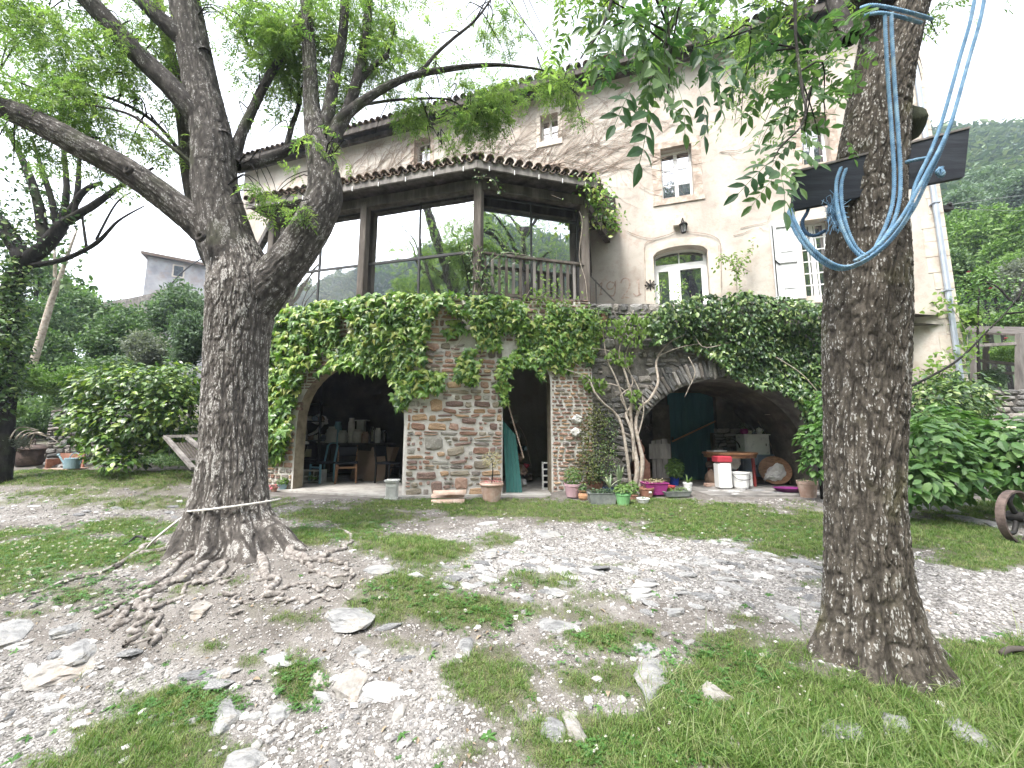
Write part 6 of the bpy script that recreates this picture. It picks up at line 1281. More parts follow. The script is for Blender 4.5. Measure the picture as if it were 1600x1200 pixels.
sprig('climbing_shoot', 'leafy light green shoots twined round the front corner post and rail of the veranda', [[(740, 470), (744, 430), (748, 400), (735, 380)], [(745, 440), (765, 410), (790, 395), (830, 400)], [(750, 455), (765, 430), (775, 460)], [(728, 395), (718, 400)]], 7.68, 300, .085, m_ivy, OV, spread=.11)
sprig('climbing_shoot', 'yellowish climber growing up through the veranda balusters', [[(800, 500), (835, 470), (860, 455), (880, 470)], [(850, 500), (880, 480), (910, 490), (935, 510)], [(815, 475), (830, 450)], [(900, 520), (925, 500), (940, 520)]], 7.72, 620, .075, m_wist, OV, spread=.13)
sprig('climbing_shoot', 'green vine tumbling over the right end of the veranda roof', [[(912, 290, 8.0), (930, 300, 8.1), (940, 325, 8.3), (955, 350, 8.5)], [(935, 310, 8.1), (950, 330, 8.4), (960, 350, 8.6)], [(928, 290, 8.0), (940, 320, 8.2), (938, 360, 8.4)]], 8.2, 420, .10, m_creep, OV, spread=.14, r=.02)
sprig('climbing_shoot', 'short green sprig hanging from the veranda fascia near the corner', [[(742, 275, 7.45), (770, 280, 7.5), (780, 300, 7.5)], [(862, 305, 7.7), (880, 312, 7.8)]], 7.5, 46, .06, m_ivy, OV, spread=.06, r=.004)
q_ = [[(918, 480, 7.9), (915, 440, 7.88), (905, 400, 7.86), (910, 350, 7.86), (905, 330, 7.86)], [(760, 470, 7.7), (745, 430, 7.66), (728, 380, 7.66)]]
sprig('climbing_shoot', 'bare wiry vine stem climbing the right veranda post', q_, 7.8, 16, .05, m_wist, OV, spread=.04, r=.008)
# dry leafless creeper traces on the rendered wall
def bare_vine(label, starts, n, ln, ang, seed):
    rr = random.Random(seed); q = MB()
    def grow(u, z, a, L_, r, d):
        pts = []; k = int(L_ / .12)
        for i in range(max(3, k)):
            pts.append(HP(u, z, .012 + r)); u += .12 * cos(a); z += .12 * sin(a); a += rr.gauss(0, .16) - .02 * (a - ang) 
            if z > ZE - .1 or u > uR - .3: break
            if d < 3 and rr.random() < .15: grow(u, z, a + rr.choice((-1, 1)) * rr.uniform(.4, .9), L_ * .5, r * .6, d + 1)
        if len(pts) > 2: q.rawtube(pts, list(np.linspace(r, r * .35, len(pts))), 4)
    for (a, b) in starts:
        u, z = Hw(a, b)
        for _ in range(n): grow(u + rr.gauss(0, .25), z + rr.gauss(0, .12), ang + rr.gauss(0, .45), ln * rr.uniform(.5, 1.2), .0075, 0)
    solo('bare_vine', q, m_stem, label, 'climbing plant', 'leafless vines on the render')
bare_vine('tangle of leafless vine stems under the eave behind the left tree', [(545, 280), (580, 275), (615, 265), (640, 265)], 9, 2.3, 1.0, 1)
bare_vine('fan of leafless stems sweeping over the wall above the veranda roof', [(700, 250), (740, 240), (780, 245), (820, 250), (850, 262)], 8, 2.8, .55, 2)
bare_vine('faint leafless stems reaching right between the attic window and the arched door', [(880, 262), (905, 270), (900, 240)], 9, 2.6, .25, 3)
bare_vine('short leafless stems trailing on the wall left of the shutter', [(1145, 372), (1120, 240)], 2, 1.2, .3, 4)
sprig('climbing_shoot', 'ivy sprays clinging to the rain pipe at the farmhouse corner', [[(1478, 470, 8.1), (1500, 500, 8.1), (1512, 530, 8.1), (1505, 560, 8.1)], [(1465, 480, 8.1), (1490, 490, 8.1)], [(1440, 575, 8.0), (1465, 590, 8.0), (1478, 560, 8.0)]], 8.1, 330, .11, m_wist, OV, spread=.13)
# ================================================================ SHRUBS
def shrub(name, label, blobs, size, mat, protos, stems, cat='shrub', dens=1.0, grp=None, outward=.9, nparts=True, droop=.2, smat=None):
    """blobs: px,py,Y,rx,ry,rY(m),n ; leaves sit in a thick shell"""
    t = thing(name, label, cat, stems[0] if stems else G(blobs[0][0], blobs[0][1] + blobs[0][4]), group=grp); PP = []; NN = []
    for px, py, Yc, rx, ry, rY, n in blobs:
        n = int(n * dens); c = np.array(P(px, py, Yc)); hx = (P(px + rx, py, Yc) - P(px, py, Yc)).length; hz = (P(px, py - ry, Yc) - P(px, py, Yc)).length
        k = rnd_unit(n); r = .45 + .55 * RS.rand(n, 1) ** .5; bump = 1 + .22 * fbm(k[:, 0] * 2 + px, k[:, 1] * 2, k[:, 2] * 2, 2)[:, None]
        PP.append(c + k * r * bump * np.array([hx, rY, hz])); NN.append(k / np.array([hx, rY, hz]))
    p = np.concatenate(PP); k = np.concatenate(NN); k /= np.linalg.norm(k, axis=1, keepdims=True); m = len(p)
    nr = k * outward * .6 + np.array([0, 0, .75]) + RS.normal(0, .35, (m, 3)); tip = k + np.array([0, 0, -droop]) + RS.normal(0, .5, (m, 3)); R = frames(nr, tip); s_ = size * RS.uniform(.6, 1.3, m)
    o = np.argsort(p[:, 1])
    if nparts:
        mm = []
        for v, f in protos[:3]: mb = MB(); mb.add(v, f); mm.append(mb.mesh('leaf', mat))
        s1 = RS.permutation(o[:int(m * .45)])[:300]; place_parts('leaf', mm, p[s1], R[s1], s_[s1], t); ms = np.ones(m, bool); ms[s1] = False; o = np.arange(m)[ms]
    scatter('foliage', protos, p[o], R[o], s_[o], mat, parent=t)
    for i, s0 in enumerate(stems or []):
        b = blobs[i % len(blobs)]; e = P(b[0], b[1], b[2]); q = MB(); s0 = Vector(s0); q.tube([s0, s0.lerp(e, .5) + Vector((random.uniform(-.1, .1), 0, .05)), e], [.03, .022, .01], 6); part('stem', q, smat or m_barkT, t, sm=True)
    return t
m_laur = leafmat('yellow green laurel leaves', [(.025, .06, .015), (.045, .10, .02), (.085, .16, .032), (.15, .24, .048), (.28, .35, .08)], rough=.35, trans=.25, spec=.6)
m_hyd = leafmat('hydrangea leaves', [(.045, .11, .03), (.075, .16, .045), (.11, .21, .06), (.18, .29, .10)], rough=.45, trans=.3, spec=.4)
shrub('laurel_bush', 'large glossy laurel bush with yellow green tips beside the ruined wall', [(165, 606, 7.9, 50, 36, .5, 800), (225, 605, 8.0, 60, 36, .7, 1000), (285, 600, 8.3, 46, 36, .7, 800), (205, 650, 7.8, 70, 44, .6, 1200), (150, 650, 7.7, 40, 40, .5, 500), (270, 645, 8.1, 50, 44, .6, 700), (165, 695, 7.5, 34, 30, .35, 300), (185, 722, 7.35, 26, 12, .25, 100), (130, 612, 8.1, 26, 20, .3, 180), (178, 566, 8.3, 24, 12, .25, 90), (290, 690, 8.3, 50, 30, .4, 400), (235, 700, 8.0, 56, 26, .4, 560), (122, 660, 8.0, 22, 40, .3, 240)], .115, m_laur, OV, [G(180, 730), G(210, 725), G(160, 728)])
shrub('hydrangea_bush', 'broad hydrangea bush of big pale leaves just right of the right tree', [(1450, 700, 5.9, 50, 50, .5, 500), (1480, 740, 5.7, 40, 40, .45, 380), (1425, 750, 5.7, 40, 36, .4, 260), (1465, 660, 6.3, 46, 30, .4, 260)], .15, m_hyd, OV, [G(1455, 790), G(1470, 788)])
shrub('hydrangea_bush', 'hydrangea bush cut by the right edge of the photo behind the iron wheel', [(1560, 700, 5.9, 50, 46, .5, 520), (1590, 740, 5.6, 50, 36, .45, 360), (1530, 690, 6.2, 36, 34, .4, 260), (1610, 690, 5.9, 50, 50, .5, 300)], .15, m_hyd, OV, [G(1560, 788), G(1585, 790)])
shrub('hydrangea_bush', 'small bright hydrangea seen between the vault and the right tree', [(1275, 690, 7.0, 22, 30, .3, 220), (1290, 640, 7.2, 22, 30, .3, 160), (1275, 720, 7.0, 20, 24, .25, 120)], .13, m_hyd, OV, [G(1285, 780)], nparts=False)
shrub('lilac_shoots', 'green shrub at the foot of the farmhouse corner by the rain pipe', [(1470, 630, 7.2, 50, 40, .4, 500), (1440, 640, 7.2, 30, 50, .4, 300), (1520, 620, 7.4, 30, 40, .4, 300)], .10, m_ivy, OV, [G(1475, 790)], nparts=False)
sm_t = sprig('young_tree', 'small thin shrub growing on the terrace right of the arched door', [[(1152, 470, 9.0), (1151, 440, 9.0), (1150, 425, 9.0), (1142, 410, 9.0), (1128, 402, 9.0), (1122, 415, 9.0)], [(1151, 430, 9.0), (1158, 410, 9.0), (1168, 395, 9.0), (1176, 382, 9.0)], [(1150, 420, 9.0), (1152, 405, 9.0), (1145, 398, 9.0)], [(1155, 415, 9.0), (1172, 425, 9.0)]], 9.0, 230, .085, m_wist, OV, r=.014, spread=.06, cat='small tree')
sprig('climbing_shoot', 'thin upright shoots rising in front of the white arched door', [[(1030, 480, 8.3), (1033, 455, 8.3), (1036, 440, 8.3)], [(1060, 480, 8.3), (1062, 450, 8.3), (1070, 442, 8.3)], [(1085, 480, 8.3), (1080, 460, 8.3)]], 8.3, 110, .07, m_wist, OV, r=.006, spread=.06)
sprig('bare_branch', 'long bare branch slanting up from behind the right tree to the pergola', [[(1418, 606, 5.6), (1460, 585, 5.8), (1500, 560, 6.0), (1540, 520, 6.2), (1570, 490, 6.3), (1592, 462, 6.4)], [(1572, 490, 6.3), (1620, 486, 6.4)], [(1586, 478, 6.4), (1560, 450, 6.5), (1540, 440, 6.6)], [(1590, 470, 6.4), (1600, 440, 6.6)]], 6, 70, .06, m_hyd, OV, r=.02, spread=.08, cat='branch', smat=m_barkT)
rb = shrub('rose_bush', 'loose rose bush with small pink blooms above the pergola at right', [(1530, 450, 8.6, 46, 30, .4, 330), (1580, 470, 8.4, 40, 36, .4, 260), (1500, 470, 8.8, 26, 26, .3, 160)], .06, m_hyd, OV, [P(1530, 600, 8.8)], nparts=False)
m_rose = M('pink rose petals', [(.45, .08, .12), (.60, .16, .20)], rough=.6)
for a, b in ((1514, 426), (1572, 530), (1484, 421), (1548, 452)):
    q = MB(); c = P(a, b, 8.3)
    for i in range(9): q.add(*xf(([(0, 0, 0), (-.5, .5, .2), (0, 1, .1), (.5, .5, .2)], [(0, 3, 2, 1)]), c, rz=i * .9, rx=.3 + .12 * i, s=.05))
    part('rose_bloom', q, m_rose, rb)
m_moss = leafmat('olive moss and weeds', [(.05, .055, .02), (.09, .10, .03), (.14, .15, .05), (.10, .16, .04)], rough=.8, trans=.2)
for lab, bl in (('moss and weeds clinging to the dark wall beside the brick pier', [(928, 690, 7.72, 24, 62, .10, 900), (918, 730, 7.7, 22, 28, .10, 400), (935, 650, 7.8, 18, 20, .06, 160)]), ('green weeds on the dark rubble wall left of the wisteria', [(952, 680, 7.75, 16, 36, .06, 200), (945, 720, 7.7, 24, 30, .08, 260)])):
    shrub('wall_weeds', lab, bl, .045, m_moss if 'moss' in lab else m_ivy, OV, [], nparts=False, cat='weeds', grp='weeds on the vault wall')
# ================================================================ BACKGROUND
CLU = [lf_cluster(12, seed=i) for i in range(6)]
m_bgA = leafmat('dark mixed foliage', [(.03, .065, .026), (.055, .11, .04), (.09, .155, .055), (.13, .20, .075)], rough=.6, trans=.25)
m_bgB = leafmat('bright foliage', [(.05, .11, .02), (.08, .15, .03), (.12, .21, .045), (.16, .25, .07)], rough=.55, trans=.35)
m_bgC = leafmat('blue green foliage', [(.05, .09, .05), (.08, .13, .075), (.13, .19, .12)], rough=.6, trans=.3)
m_bgD = leafmat('grey olive foliage', [(.09, .11, .09), (.14, .16, .13), (.20, .22, .19)], rough=.6, trans=.3)
def bgtree(label, px, py, Yc, rx, ry, n, size, mat, name='tree', trunk=True, grp='trees behind the yard', nb=5, base=None):
    zb = float(gz(P(px, py, Yc).x, Yc)) if base is None else base
    c = P(px, py, Yc); t = thing(name, label, 'bush' if not trunk else 'tree', (c.x, c.y, min(zb, c.z)), group=grp); PP = []; hx = (P(px + rx, py, Yc) - c).length; hz = (P(px, py - ry, Yc) - c).length
    rr = random.Random(int(px * 3 + py)); 
    for b in range(nb):
        o = Vector((rr.uniform(-.55, .55) * hx, rr.uniform(-.5, .5) * hx, rr.uniform(-.5, .55) * hz)); f = rr.uniform(.42, .62); m = n // nb; k = rnd_unit(m); PP.append(np.array(c + o) + k * (.55 + .45 * RS.rand(m, 1)) * np.array([hx * f, hx * f, hz * f]))
    p = np.concatenate(PP); m = len(p); scatter('crown', CLU, p, frames(rnd_unit(m) + np.array([0, 0, .8]), rnd_unit(m)), size * RS.uniform(.7, 1.3, m), mat, parent=t)
    if trunk:
        q = MB(); q.tube([(c.x, c.y, zb - .2), (c.x + .1, c.y, (zb + c.z) / 2), c, (c.x - .1, c.y, c.z + hz * .5)], [hx * .09, hx * .07, hx * .05, .02], 8); part('trunk', q, m_barkT, t)
    return t
for a in [('dark evergreen mass behind the laurel at far left', 60, 520, 15, 70, 60, 1500, .32, m_bgA), ('dark green tree below the old tower', 150, 510, 17, 60, 46, 1300, .34, m_bgA), ('dark shaded tree just left of the big trunk below the tower wall', 190, 540, 14, 50, 50, 1100, .3, m_bgA), ('blue green tree against the left tree trunk under the tower', 285, 490, 14, 50, 50, 1300, .26, m_bgC),
          ('pale green small tree directly left of the big trunk', 305, 535, 11, 36, 46, 900, .2, m_bgC), ('grey leaved shrub between the laurel and the tower', 232, 545, 11, 30, 34, 600, .16, m_bgD), ('shadowy tree at the foot of the leaning trunk', 95, 560, 12, 50, 40, 900, .24, m_bgA), ('airy light green tree above the dark hedge at left', 120, 460, 20, 40, 30, 500, .3, m_bgB),
          ('wide dark hedge low between the ruined wall and the ivy clad tree', 60, 640, 13, 110, 34, 1600, .26, m_bgA), ('dark undergrowth behind the laurel bush', 240, 600, 12, 110, 44, 1600, .26, m_bgA), ('dark conifer branches at far left behind the ivy clad tree', 60, 430, 16, 50, 30, 300, .34, m_bgA)]: bgtree(*a)
for a in [('bright green bush on the grassy bank at far left', 60, 592, 9.5, 40, 22, 500, .12, m_bgB), ('light green bush against the left end of the ruined wall', 110, 585, 9.8, 26, 18, 350, .11, m_bgB), ('small round bush on the lawn at far left', 32, 640, 8.8, 18, 14, 320, .07, m_bgB), ('low bright shrub at the left edge of the bank', 20, 595, 9.2, 26, 24, 400, .12, m_bgB), ('pale weeds beside the rusty bucket', 18, 690, 7.3, 22, 20, 260, .07, m_bgD), ('low weeds spreading under the old wooden trestle', 265, 720, 7.4, 40, 10, 200, .06, m_bgA)]: bgtree(*a, trunk=False, grp='bushes at the left of the yard', name='bush')
# far left ivy clad tree
t5 = thing('ivy_clad_tree', 'leaning ivy covered tree at the far left edge with spreading bare limbs', 'tree', G(5, 740))
YV = 7.2
for nm, sq, rd in (('trunk', [(-6, 760), (5, 640), (8, 540), (18, 450), (40, 410), (70, 385), (98, 350)], [.19, .16, .145, .14, .13, .12, .10]), ('branch', [(40, 410), (10, 360), (-30, 320)], [.15, .13, .1]), ('branch', [(98, 350), (150, 318), (190, 290), (240, 262)], [.08, .06, .04, .02]), ('branch', [(98, 350), (130, 300), (160, 285)], [.06, .05, .03]), ('branch', [(70, 385), (60, 320), (40, 260), (10, 200)], [.10, .08, .06, .03]),
    ('branch', [(90, 360), (80, 310), (64, 260), (50, 215)], [.06, .05, .04, .02]), ('branch', [(95, 352), (104, 300), (100, 240), (95, 160)], [.06, .05, .04, .02]), ('branch', [(115, 340), (122, 290), (126, 240), (150, 160)], [.05, .045, .03, .02]), ('branch', [(50, 415), (100, 405), (150, 380), (185, 345), (225, 322)], [.05, .045, .035, .02, .01]), ('branch', [(135, 385), (130, 350), (128, 330)], [.025, .02, .01]), ('branch', [(150, 375), (180, 320), (205, 300)], [.02, .015, .008])):
    q = MB(); q.tube([P(a, b, YV) for a, b in sq], rd, 10, sub=6, wob=.15); part(nm, q, m_barkT, t5, sm=True)
def leaf_cloud(parent, blobs, size, mat, protos, name='foliage', droop=.4):
    PP = []
    for px, py, Yc, rx, ry, rY, n in blobs:
        c = np.array(P(px, py, Yc)); hx = (P(px + rx, py, Yc) - P(px, py, Yc)).length; hz = (P(px, py - ry, Yc) - P(px, py, Yc)).length; PP.append(c + rnd_unit(n) * RS.rand(n, 1) ** .4 * np.array([hx, rY, hz]))
    p = np.concatenate(PP); m = len(p); scatter(name, protos, p, frames(rnd_unit(m) + np.array([0, -.3, .8]), rnd_unit(m) + np.array([0, 0, -droop])), size * RS.uniform(.6, 1.3, m), mat, parent=parent)
leaf_cloud(t5, [(10, 560, 7.1, 24, 110, .35, 2000), (20, 440, 7.1, 26, 40, .3, 700), (10, 360, 7.2, 30, 50, .4, 500), (90, 330, 7.2, 50, 30, .3, 200), (50, 280, 7.2, 50, 40, .4, 260), (180, 300, 7.2, 40, 16, .2, 70), (60, 380, 7.2, 40, 20, .3, 160)], .085, m_ivy, OV)
t6 = thing('leaning_tree', 'thin pale leaning trunk in front of the dark trees at left', 'tree', P(52, 570, 11)); q = MB(); q.tube([P(50, 575, 11), P(66, 520, 11), P(82, 465, 11), (P(92, 440, 11)), P(105, 400, 11), P(120, 360, 11)], [.09, .08, .07, .06, .04, .02], 8, sub=4); part('trunk', q, m_wst, t6, sm=True)
q = MB(); q.tube([P(84, 460, 11), P(86, 420, 11), P(84, 370, 11)], [.05, .04, .02], 6); part('branch', q, m_wst, t6, sm=True); leaf_cloud(t6, [(90, 400, 11, 40, 30, .6, 120), (120, 440, 11, 24, 10, .3, 50), (60, 440, 11, 40, 12, .5, 80)], .16, m_bgA, OV)
# ruined dry stone wall at left
PLX = Plane(P(76, 700, 8.8), P(330, 700, 9.4))
t = thing('ruined_wall', 'low ruined dry stone wall half hidden by the laurel bush', 'wall', P(110, 700, 8.3)); q = MB()
for u0, u1, h in ((0, .5, 1.75), (.5, 1.0, 2.1), (1.0, 1.6, 1.9), (1.6, 3.6, 1.2)): pbox(q, PLX, u0, u1 - .004, -.1, h, -.5 - u0 * .01, 0)
part('core', q, m_mortd, t)
masonry(PLX, -.05, 3.6, .28, 2.2, dark_me, t, lambda u, z, hw: z < (1.8 if u < .5 else 2.15 if u < 1 else 1.95 if u < 1.6 else 1.25), .06, .13, .12, .36, .012, 41, [3, 3, 2], proud=.03, lim=230, roll=.08)
for k in range(16): o = lk('stone', dark_me[k % 2][k % 5], t); o.location = PLX.P(*((random.uniform(.55, .95), 2.13) if k % 2 else (random.uniform(-.1, 1.6), .46)), random.uniform(-.4, -.1) if k % 2 else random.uniform(.05, .3)) - wl(t); o.scale = (random.uniform(.15, .35), .25, random.uniform(.06, .14)); o.rotation_euler = (random.gauss(0, .2), random.gauss(0, .2), random.uniform(0, 3))
# tower house beyond
m_towp = M('old grey house render', [(.26, .26, .28), (.34, .34, .36), (.42, .42, .43)], rough=.95, nscale=1.0, bump=.3, stains=(.8, (.30, .22, .18), .5, .5))
YTW = 34; a = P(222, 470, YTW); b = P(340, 470, YTW + 3); PT = Plane(a, b); hT = P(222, 400, YTW).z; tw = thing('tower_house', 'grey rendered old house with one small window high above the trees at left', 'house', (a.x, a.y, 0))
q = MB(); pbox(q, PT, 0, PT.L, 0, hT, -7, 0); part('wall', q, m_towp, tw); q = MB(); q.prism([PT.P(-.4, hT, .4), PT.P(PT.L + .4, hT, .4), PT.P(PT.L + .4, hT + 1.2, -3.5), PT.P(-.4, hT + .6, -3.5)], Vector((0, 0, 0)), Vector((0, 0, .25))); part('roof', q, m_tile, tw)
wu, wz = PT.uv(279, 424); q = MB(); pbox(q, PT, wu - .45, wu + .45, wz - .6, wz + .6, 0, .06); w = part('window', q, m_doorsur, tw); q = MB(); pquad(q, PT, wu - .33, wu + .33, wz - .48, wz + .48, .07); part('pane', q, m_glass, w)
q = MB(); pts = [P(160, 472, 31), P(200, 466, 31), P(240, 458, 31), P(262, 450, 31)]; 
for u, v in zip(pts, pts[1:]): q.prism([u, v, Vector((v.x, v.y, 3)), Vector((u.x, u.y, 3))], Vector((0, 0, 0)), Vector((0, .6, 0)))
solo('boundary_wall', q, m_mortd, 'sloping old wall leading up to the tower house', 'wall')
q = MB(); q.tube([P(265, 448, 30), P(280, 430, 30), P(305, 410, 30), P(335, 395, 30)], .05, 5); solo('overhead_cable', q, m_iron, 'black cable sagging from the tower house behind the left tree', 'cable')
# hills
def hill(name, label, f, x0, x1, y0, y1, nx=60, ny=50):
    X, Y = np.meshgrid(np.linspace(x0, x1, nx), np.linspace(y0, y1, ny)); Z = f(X, Y) + 2.5 * fbm(X * .03, Y * .03); i, j = np.meshgrid(np.arange(nx - 1), np.arange(ny - 1)); a = (j * nx + i).ravel()
    o = lk(name, npmesh(name, np.stack([X.ravel(), Y.ravel(), Z.ravel()], 1), np.stack([a, a + 1, a + nx + 1, a + nx], 1), m_hill, True)); setp(o, label=label, kind='structure'); return o
m_hill = M('wooded hill earth', [(.02, .035, .015), (.04, .06, .025), (.06, .08, .035)], rough=1, nscale=.2, bump=0)
fR = lambda x, y: -6 + 1.0 * np.clip(y - 16, 0, 84) * ss(.55, 1.1, x / np.maximum(y, 1)) * (1 + .10 * (x / np.maximum(y, 1) - 1.1)) * np.where(y > 100, 1, 1)
hill('hill', 'steep wooded hill rising behind the farmhouse at right', fR, 10, 330, 16, 240)
fB = lambda x, y: -3 + 84 * ss(-24, -125, y)
hill('hill_opposite', 'wooded hill on the far side of the valley behind the camera', fB, -260, 260, -240, -30, 40, 30)
m_woodF = leafmat('far woodland', [(.02, .045, .022), (.045, .085, .035), (.08, .125, .05), (.14, .18, .075)], rough=.7, trans=.2)
n = 8000; y = 30 + 90 * RS.rand(n) ** .8; x = y * RS.uniform(.85, 1.75, n); z = fR(x, y) + 2.5 * fbm(x * .03, y * .03); s_ = 1.0 + y * .018 * RS.uniform(.6, 1.4, n); k = z > -4
p = np.stack([x, y, z + s_ * .6], 1)[k]; s_ = s_[k]; n = len(p)
CLD = [lf_cluster(60, seed=40 + i) for i in range(4)]
scatter('hill_woodland', CLD, p, frames(rnd_unit(n) * .4 + np.array([0, 0, 1.]), rnd_unit(n)), s_ * 1.3, m_woodF, label='woods covering the steep hill', cat='woodland')
n = 5000; y = -35 - 90 * RS.rand(n); x = RS.uniform(-200, 200, n); z = fB(x, y) + 2.5 * fbm(x * .03, y * .03)
scatter('valley_woodland', CLD, np.stack([x, y, z + 1.5], 1), frames(rnd_unit(n) * .4 + np.array([0, 0, 1.]), rnd_unit(n)), RS.uniform(2, 4.5, n), m_woodF, label='woods across the valley, reflected in the veranda glass', cat='woodland')
for a in [('large bright green tree at the foot of the hill, left of its neighbours', 1520, 370, 22, 46, 46, 1500, .42, m_bgB), ('mid green tree under the hill at the right edge', 1590, 380, 20, 44, 50, 1400, .42, m_bgB), ('darker tree between the bright tree and the rose bush', 1505, 430, 17, 26, 40, 800, .32, m_bgA), ('lime green tree low on the slope above the pergola', 1548, 425, 16, 40, 34, 1000, .3, m_bgB), ('grey leaved olive like tree at the right edge', 1596, 440, 14, 26, 40, 800, .24, m_bgD), ('green tree on the upper slope beside the farmhouse corner', 1500, 330, 30, 30, 40, 900, .6, m_bgC), ('blue green tree high on the slope at right', 1580, 310, 34, 50, 34, 1000, .7, m_bgC),
          ('tall tree behind the slope tree, seen over the rope board', 1545, 300, 40, 30, 34, 700, .8, m_bgC)]: bgtree(*a, base=1.0)
for a in [('sunlit green bank bush left of the pergola', 1500, 500, 11.5, 26, 16, 400, .14, m_bgB), ('leafy bush behind the pergola', 1575, 548, 12, 40, 22, 420, .12, m_bgB), ('low green bush under the pergola roof', 1545, 590, 10.5, 26, 18, 400, .10, m_bgC), ('bush at the far right above the pergola roof', 1600, 500, 12, 30, 20, 400, .16, m_bgB)]: bgtree(*a, trunk=False, grp='bushes round the pergola', name='bush', base=1.2)
# two more trees of the yard behind the viewpoint (the veranda glass mirrors them)
for k, (x0_, y0_) in enumerate([(-9.0, -6.0), (-3.0, -8.0), (5.5, -7.0)]):
    t = thing('tree', ['tree at the left behind the viewpoint, mirrored in the veranda glass', 'tree behind the viewpoint, mirrored in the middle panes', 'tree at the right behind the viewpoint, mirrored in the arched door'][k], 'tree', (x0_, y0_, 0)); q = MB(); rr = random.Random(k); q.tube([(x0_, y0_, -.8), (x0_ + .2, y0_, 2.5), (x0_, y0_, 5.6)], [.4, .34, .28], 8); ends = []
    for j in range(11):
        a = rr.uniform(0, 6.28); l = rr.uniform(2.0, 5.0); e = Vector((x0_ + cos(a) * l, y0_ + sin(a) * l * .6, 5.0 + rr.uniform(.5, 9.5))); q.tube([(x0_, y0_, 5.0 + rr.uniform(-.9, .5)), Vector((x0_, y0_, 6.0)).lerp(e, .5) + Vector((0, 0, .4)), e], [.14, .08, .03], 6); ends.append(e)
    part('trunk', q, m_barkT, t); p = np.concatenate([np.array(e) + RS.normal(0, .85, (230, 3)) for e in ends]); n = len(p); scatter('crown', PIN, p, frames(rnd_unit(n) + np.array([0, 0, .8]), rnd_unit(n)), RS.uniform(.2, .32, n), m_ash, parent=t)
# pergola and dry stone wall at right
pg = thing('pergola', 'rustic weathered wooden shelter with a flat dark roof behind the dry stone wall', 'pergola', P(1545, 640, 9.6))
for px, y_, w in ((1522, 9.6, .10), (1540, 10.6, .09), (1592, 9.3, .10)):
    q = MB(); t0 = P(px, 648, y_); t1 = P(px + 1, 522, y_); q.bar(t0, t1, w, w); part('post', q, m_greywood, pg)
q = MB(); a, b = P(1505, 520, 9.9), P(1640, 528, 9.2); c, d = P(1515, 512, 11), P(1640, 514, 10.6)
q.prism([a, b, d, c], Vector((0, 0, 0)), Vector((0, 0, .05))); part('roof', q, m_oldwood, pg)
for seq in (((1526, 540, 9.6), (1620, 535, 9.2)), ((1500, 560, 10.4), (1610, 572, 10.2)), ((1548, 584, 10.4), (1620, 582, 10.2))): q = MB(); q.bar(P(*seq[0]), P(*seq[1]), .06, .07); part('beam', q, m_greywood, pg)
PLD = Plane(P(1532, 660, 8.9), P(1680, 660, 8.3)); t = thing('dry_stone_wall', 'mossy dry stone retaining wall below the pergola at right', 'wall', P(1560, 665, 8.8)); zt0 = P(1560, 610, 8.8).z; zb0 = P(1560, 672, 8.8).z
q = MB(); pbox(q, PLD, 0, PLD.L, zb0 - .6, zt0 - .03, -.5, 0); part('core', q, m_mortd, t)
masonry(PLD, -.02, PLD.L, zb0 - .5, zt0, dark_me, t, lambda u, z, hw: True, .09, .17, .18, .45, .015, 51, [2, 4, 1], proud=.035, lim=90, roll=.06)
# garden edging stones at right
for k, (px, py, w, lab) in enumerate([(1462, 795, 60, 'long grey edging stone under the hydrangeas'), (1500, 812, 34, 'pale edging stone left of the iron wheel'), (1530, 815, 36, 'whitish edging stone next to the iron wheel'), (1590, 815, 36, 'grey edging stone seen through the iron wheel'), (1448, 780, 30, 'brown edging stone at the hydrangea foot'), (1510, 790, 24, 'dark stone in the shade under the hydrangeas')]): rock(px, py, w, 14, .05, .09, lab, seed=900 + k, grp='edging stones at right')

# ---- thin blue haze of the valley
q = MB(); q.box((0, 0, 48), (1820, 1820, 122)); hz_ = lk('haze', q.mesh('haze', None)); hm = bpy.data.materials.new('valley haze'); hm.use_nodes = True; t_ = hm.node_tree; t_.nodes.remove(t_.nodes['Principled BSDF']); vp = nd(t_, 'ShaderNodeVolumePrincipled'); vp.inputs['Color'].default_value = (.72, .82, 1, 1); vp.inputs['Density'].default_value = .0008; vp.inputs['Anisotropy'].default_value = .2
t_.links.new(vp.outputs[0], t_.nodes['Material Output'].inputs['Volume']); hz_.data.materials.append(hm); setp(hz_, kind='stuff', label='pale blue haze in the valley air')
# ================================================================ SMALL THINGS
m_terra = M('terracotta', [(.22, .10, .07), (.31, .155, .11), (.40, .23, .17)], rough=.85, nscale=7, bump=.25, stains=(6, (.55, .48, .42), .58, .5))
m_terrap = M('weathered pinkish terracotta', [(.36, .23, .18), (.46, .32, .26), (.55, .43, .37)], rough=.9, nscale=6, bump=.3, stains=(5, (.25, .24, .18), .56, .6))
m_pinkp = M('dusty pink plastic', [(.42, .27, .30), (.50, .34, .37)], rough=.5, nscale=5, bump=.05)
m_purple = M('magenta plastic', [(.26, .03, .16), (.34, .05, .22)], rough=.4, nscale=5, bump=.03)
m_dpurple = M('dark purple plastic', [(.10, .015, .08), (.15, .025, .12)], rough=.4, bump=.03)
m_redp = M('red plastic', [(.34, .03, .05), (.42, .055, .075)], rough=.4, bump=.03)
m_bluep = M('blue glazed pot', [(.01, .03, .25), (.02, .06, .35)], rough=.3, bump=.03)
m_greenp = M('light green plastic', [(.16, .36, .15), (.22, .44, .20)], rough=.5, bump=.05)
m_greyp = M('grey planter', [(.11, .125, .12), (.17, .185, .175), (.24, .25, .235)], rough=.8, nscale=8, bump=.2)
m_dkblue = M('dark navy planter', [(.012, .02, .04), (.03, .04, .07)], rough=.5, bump=.05)
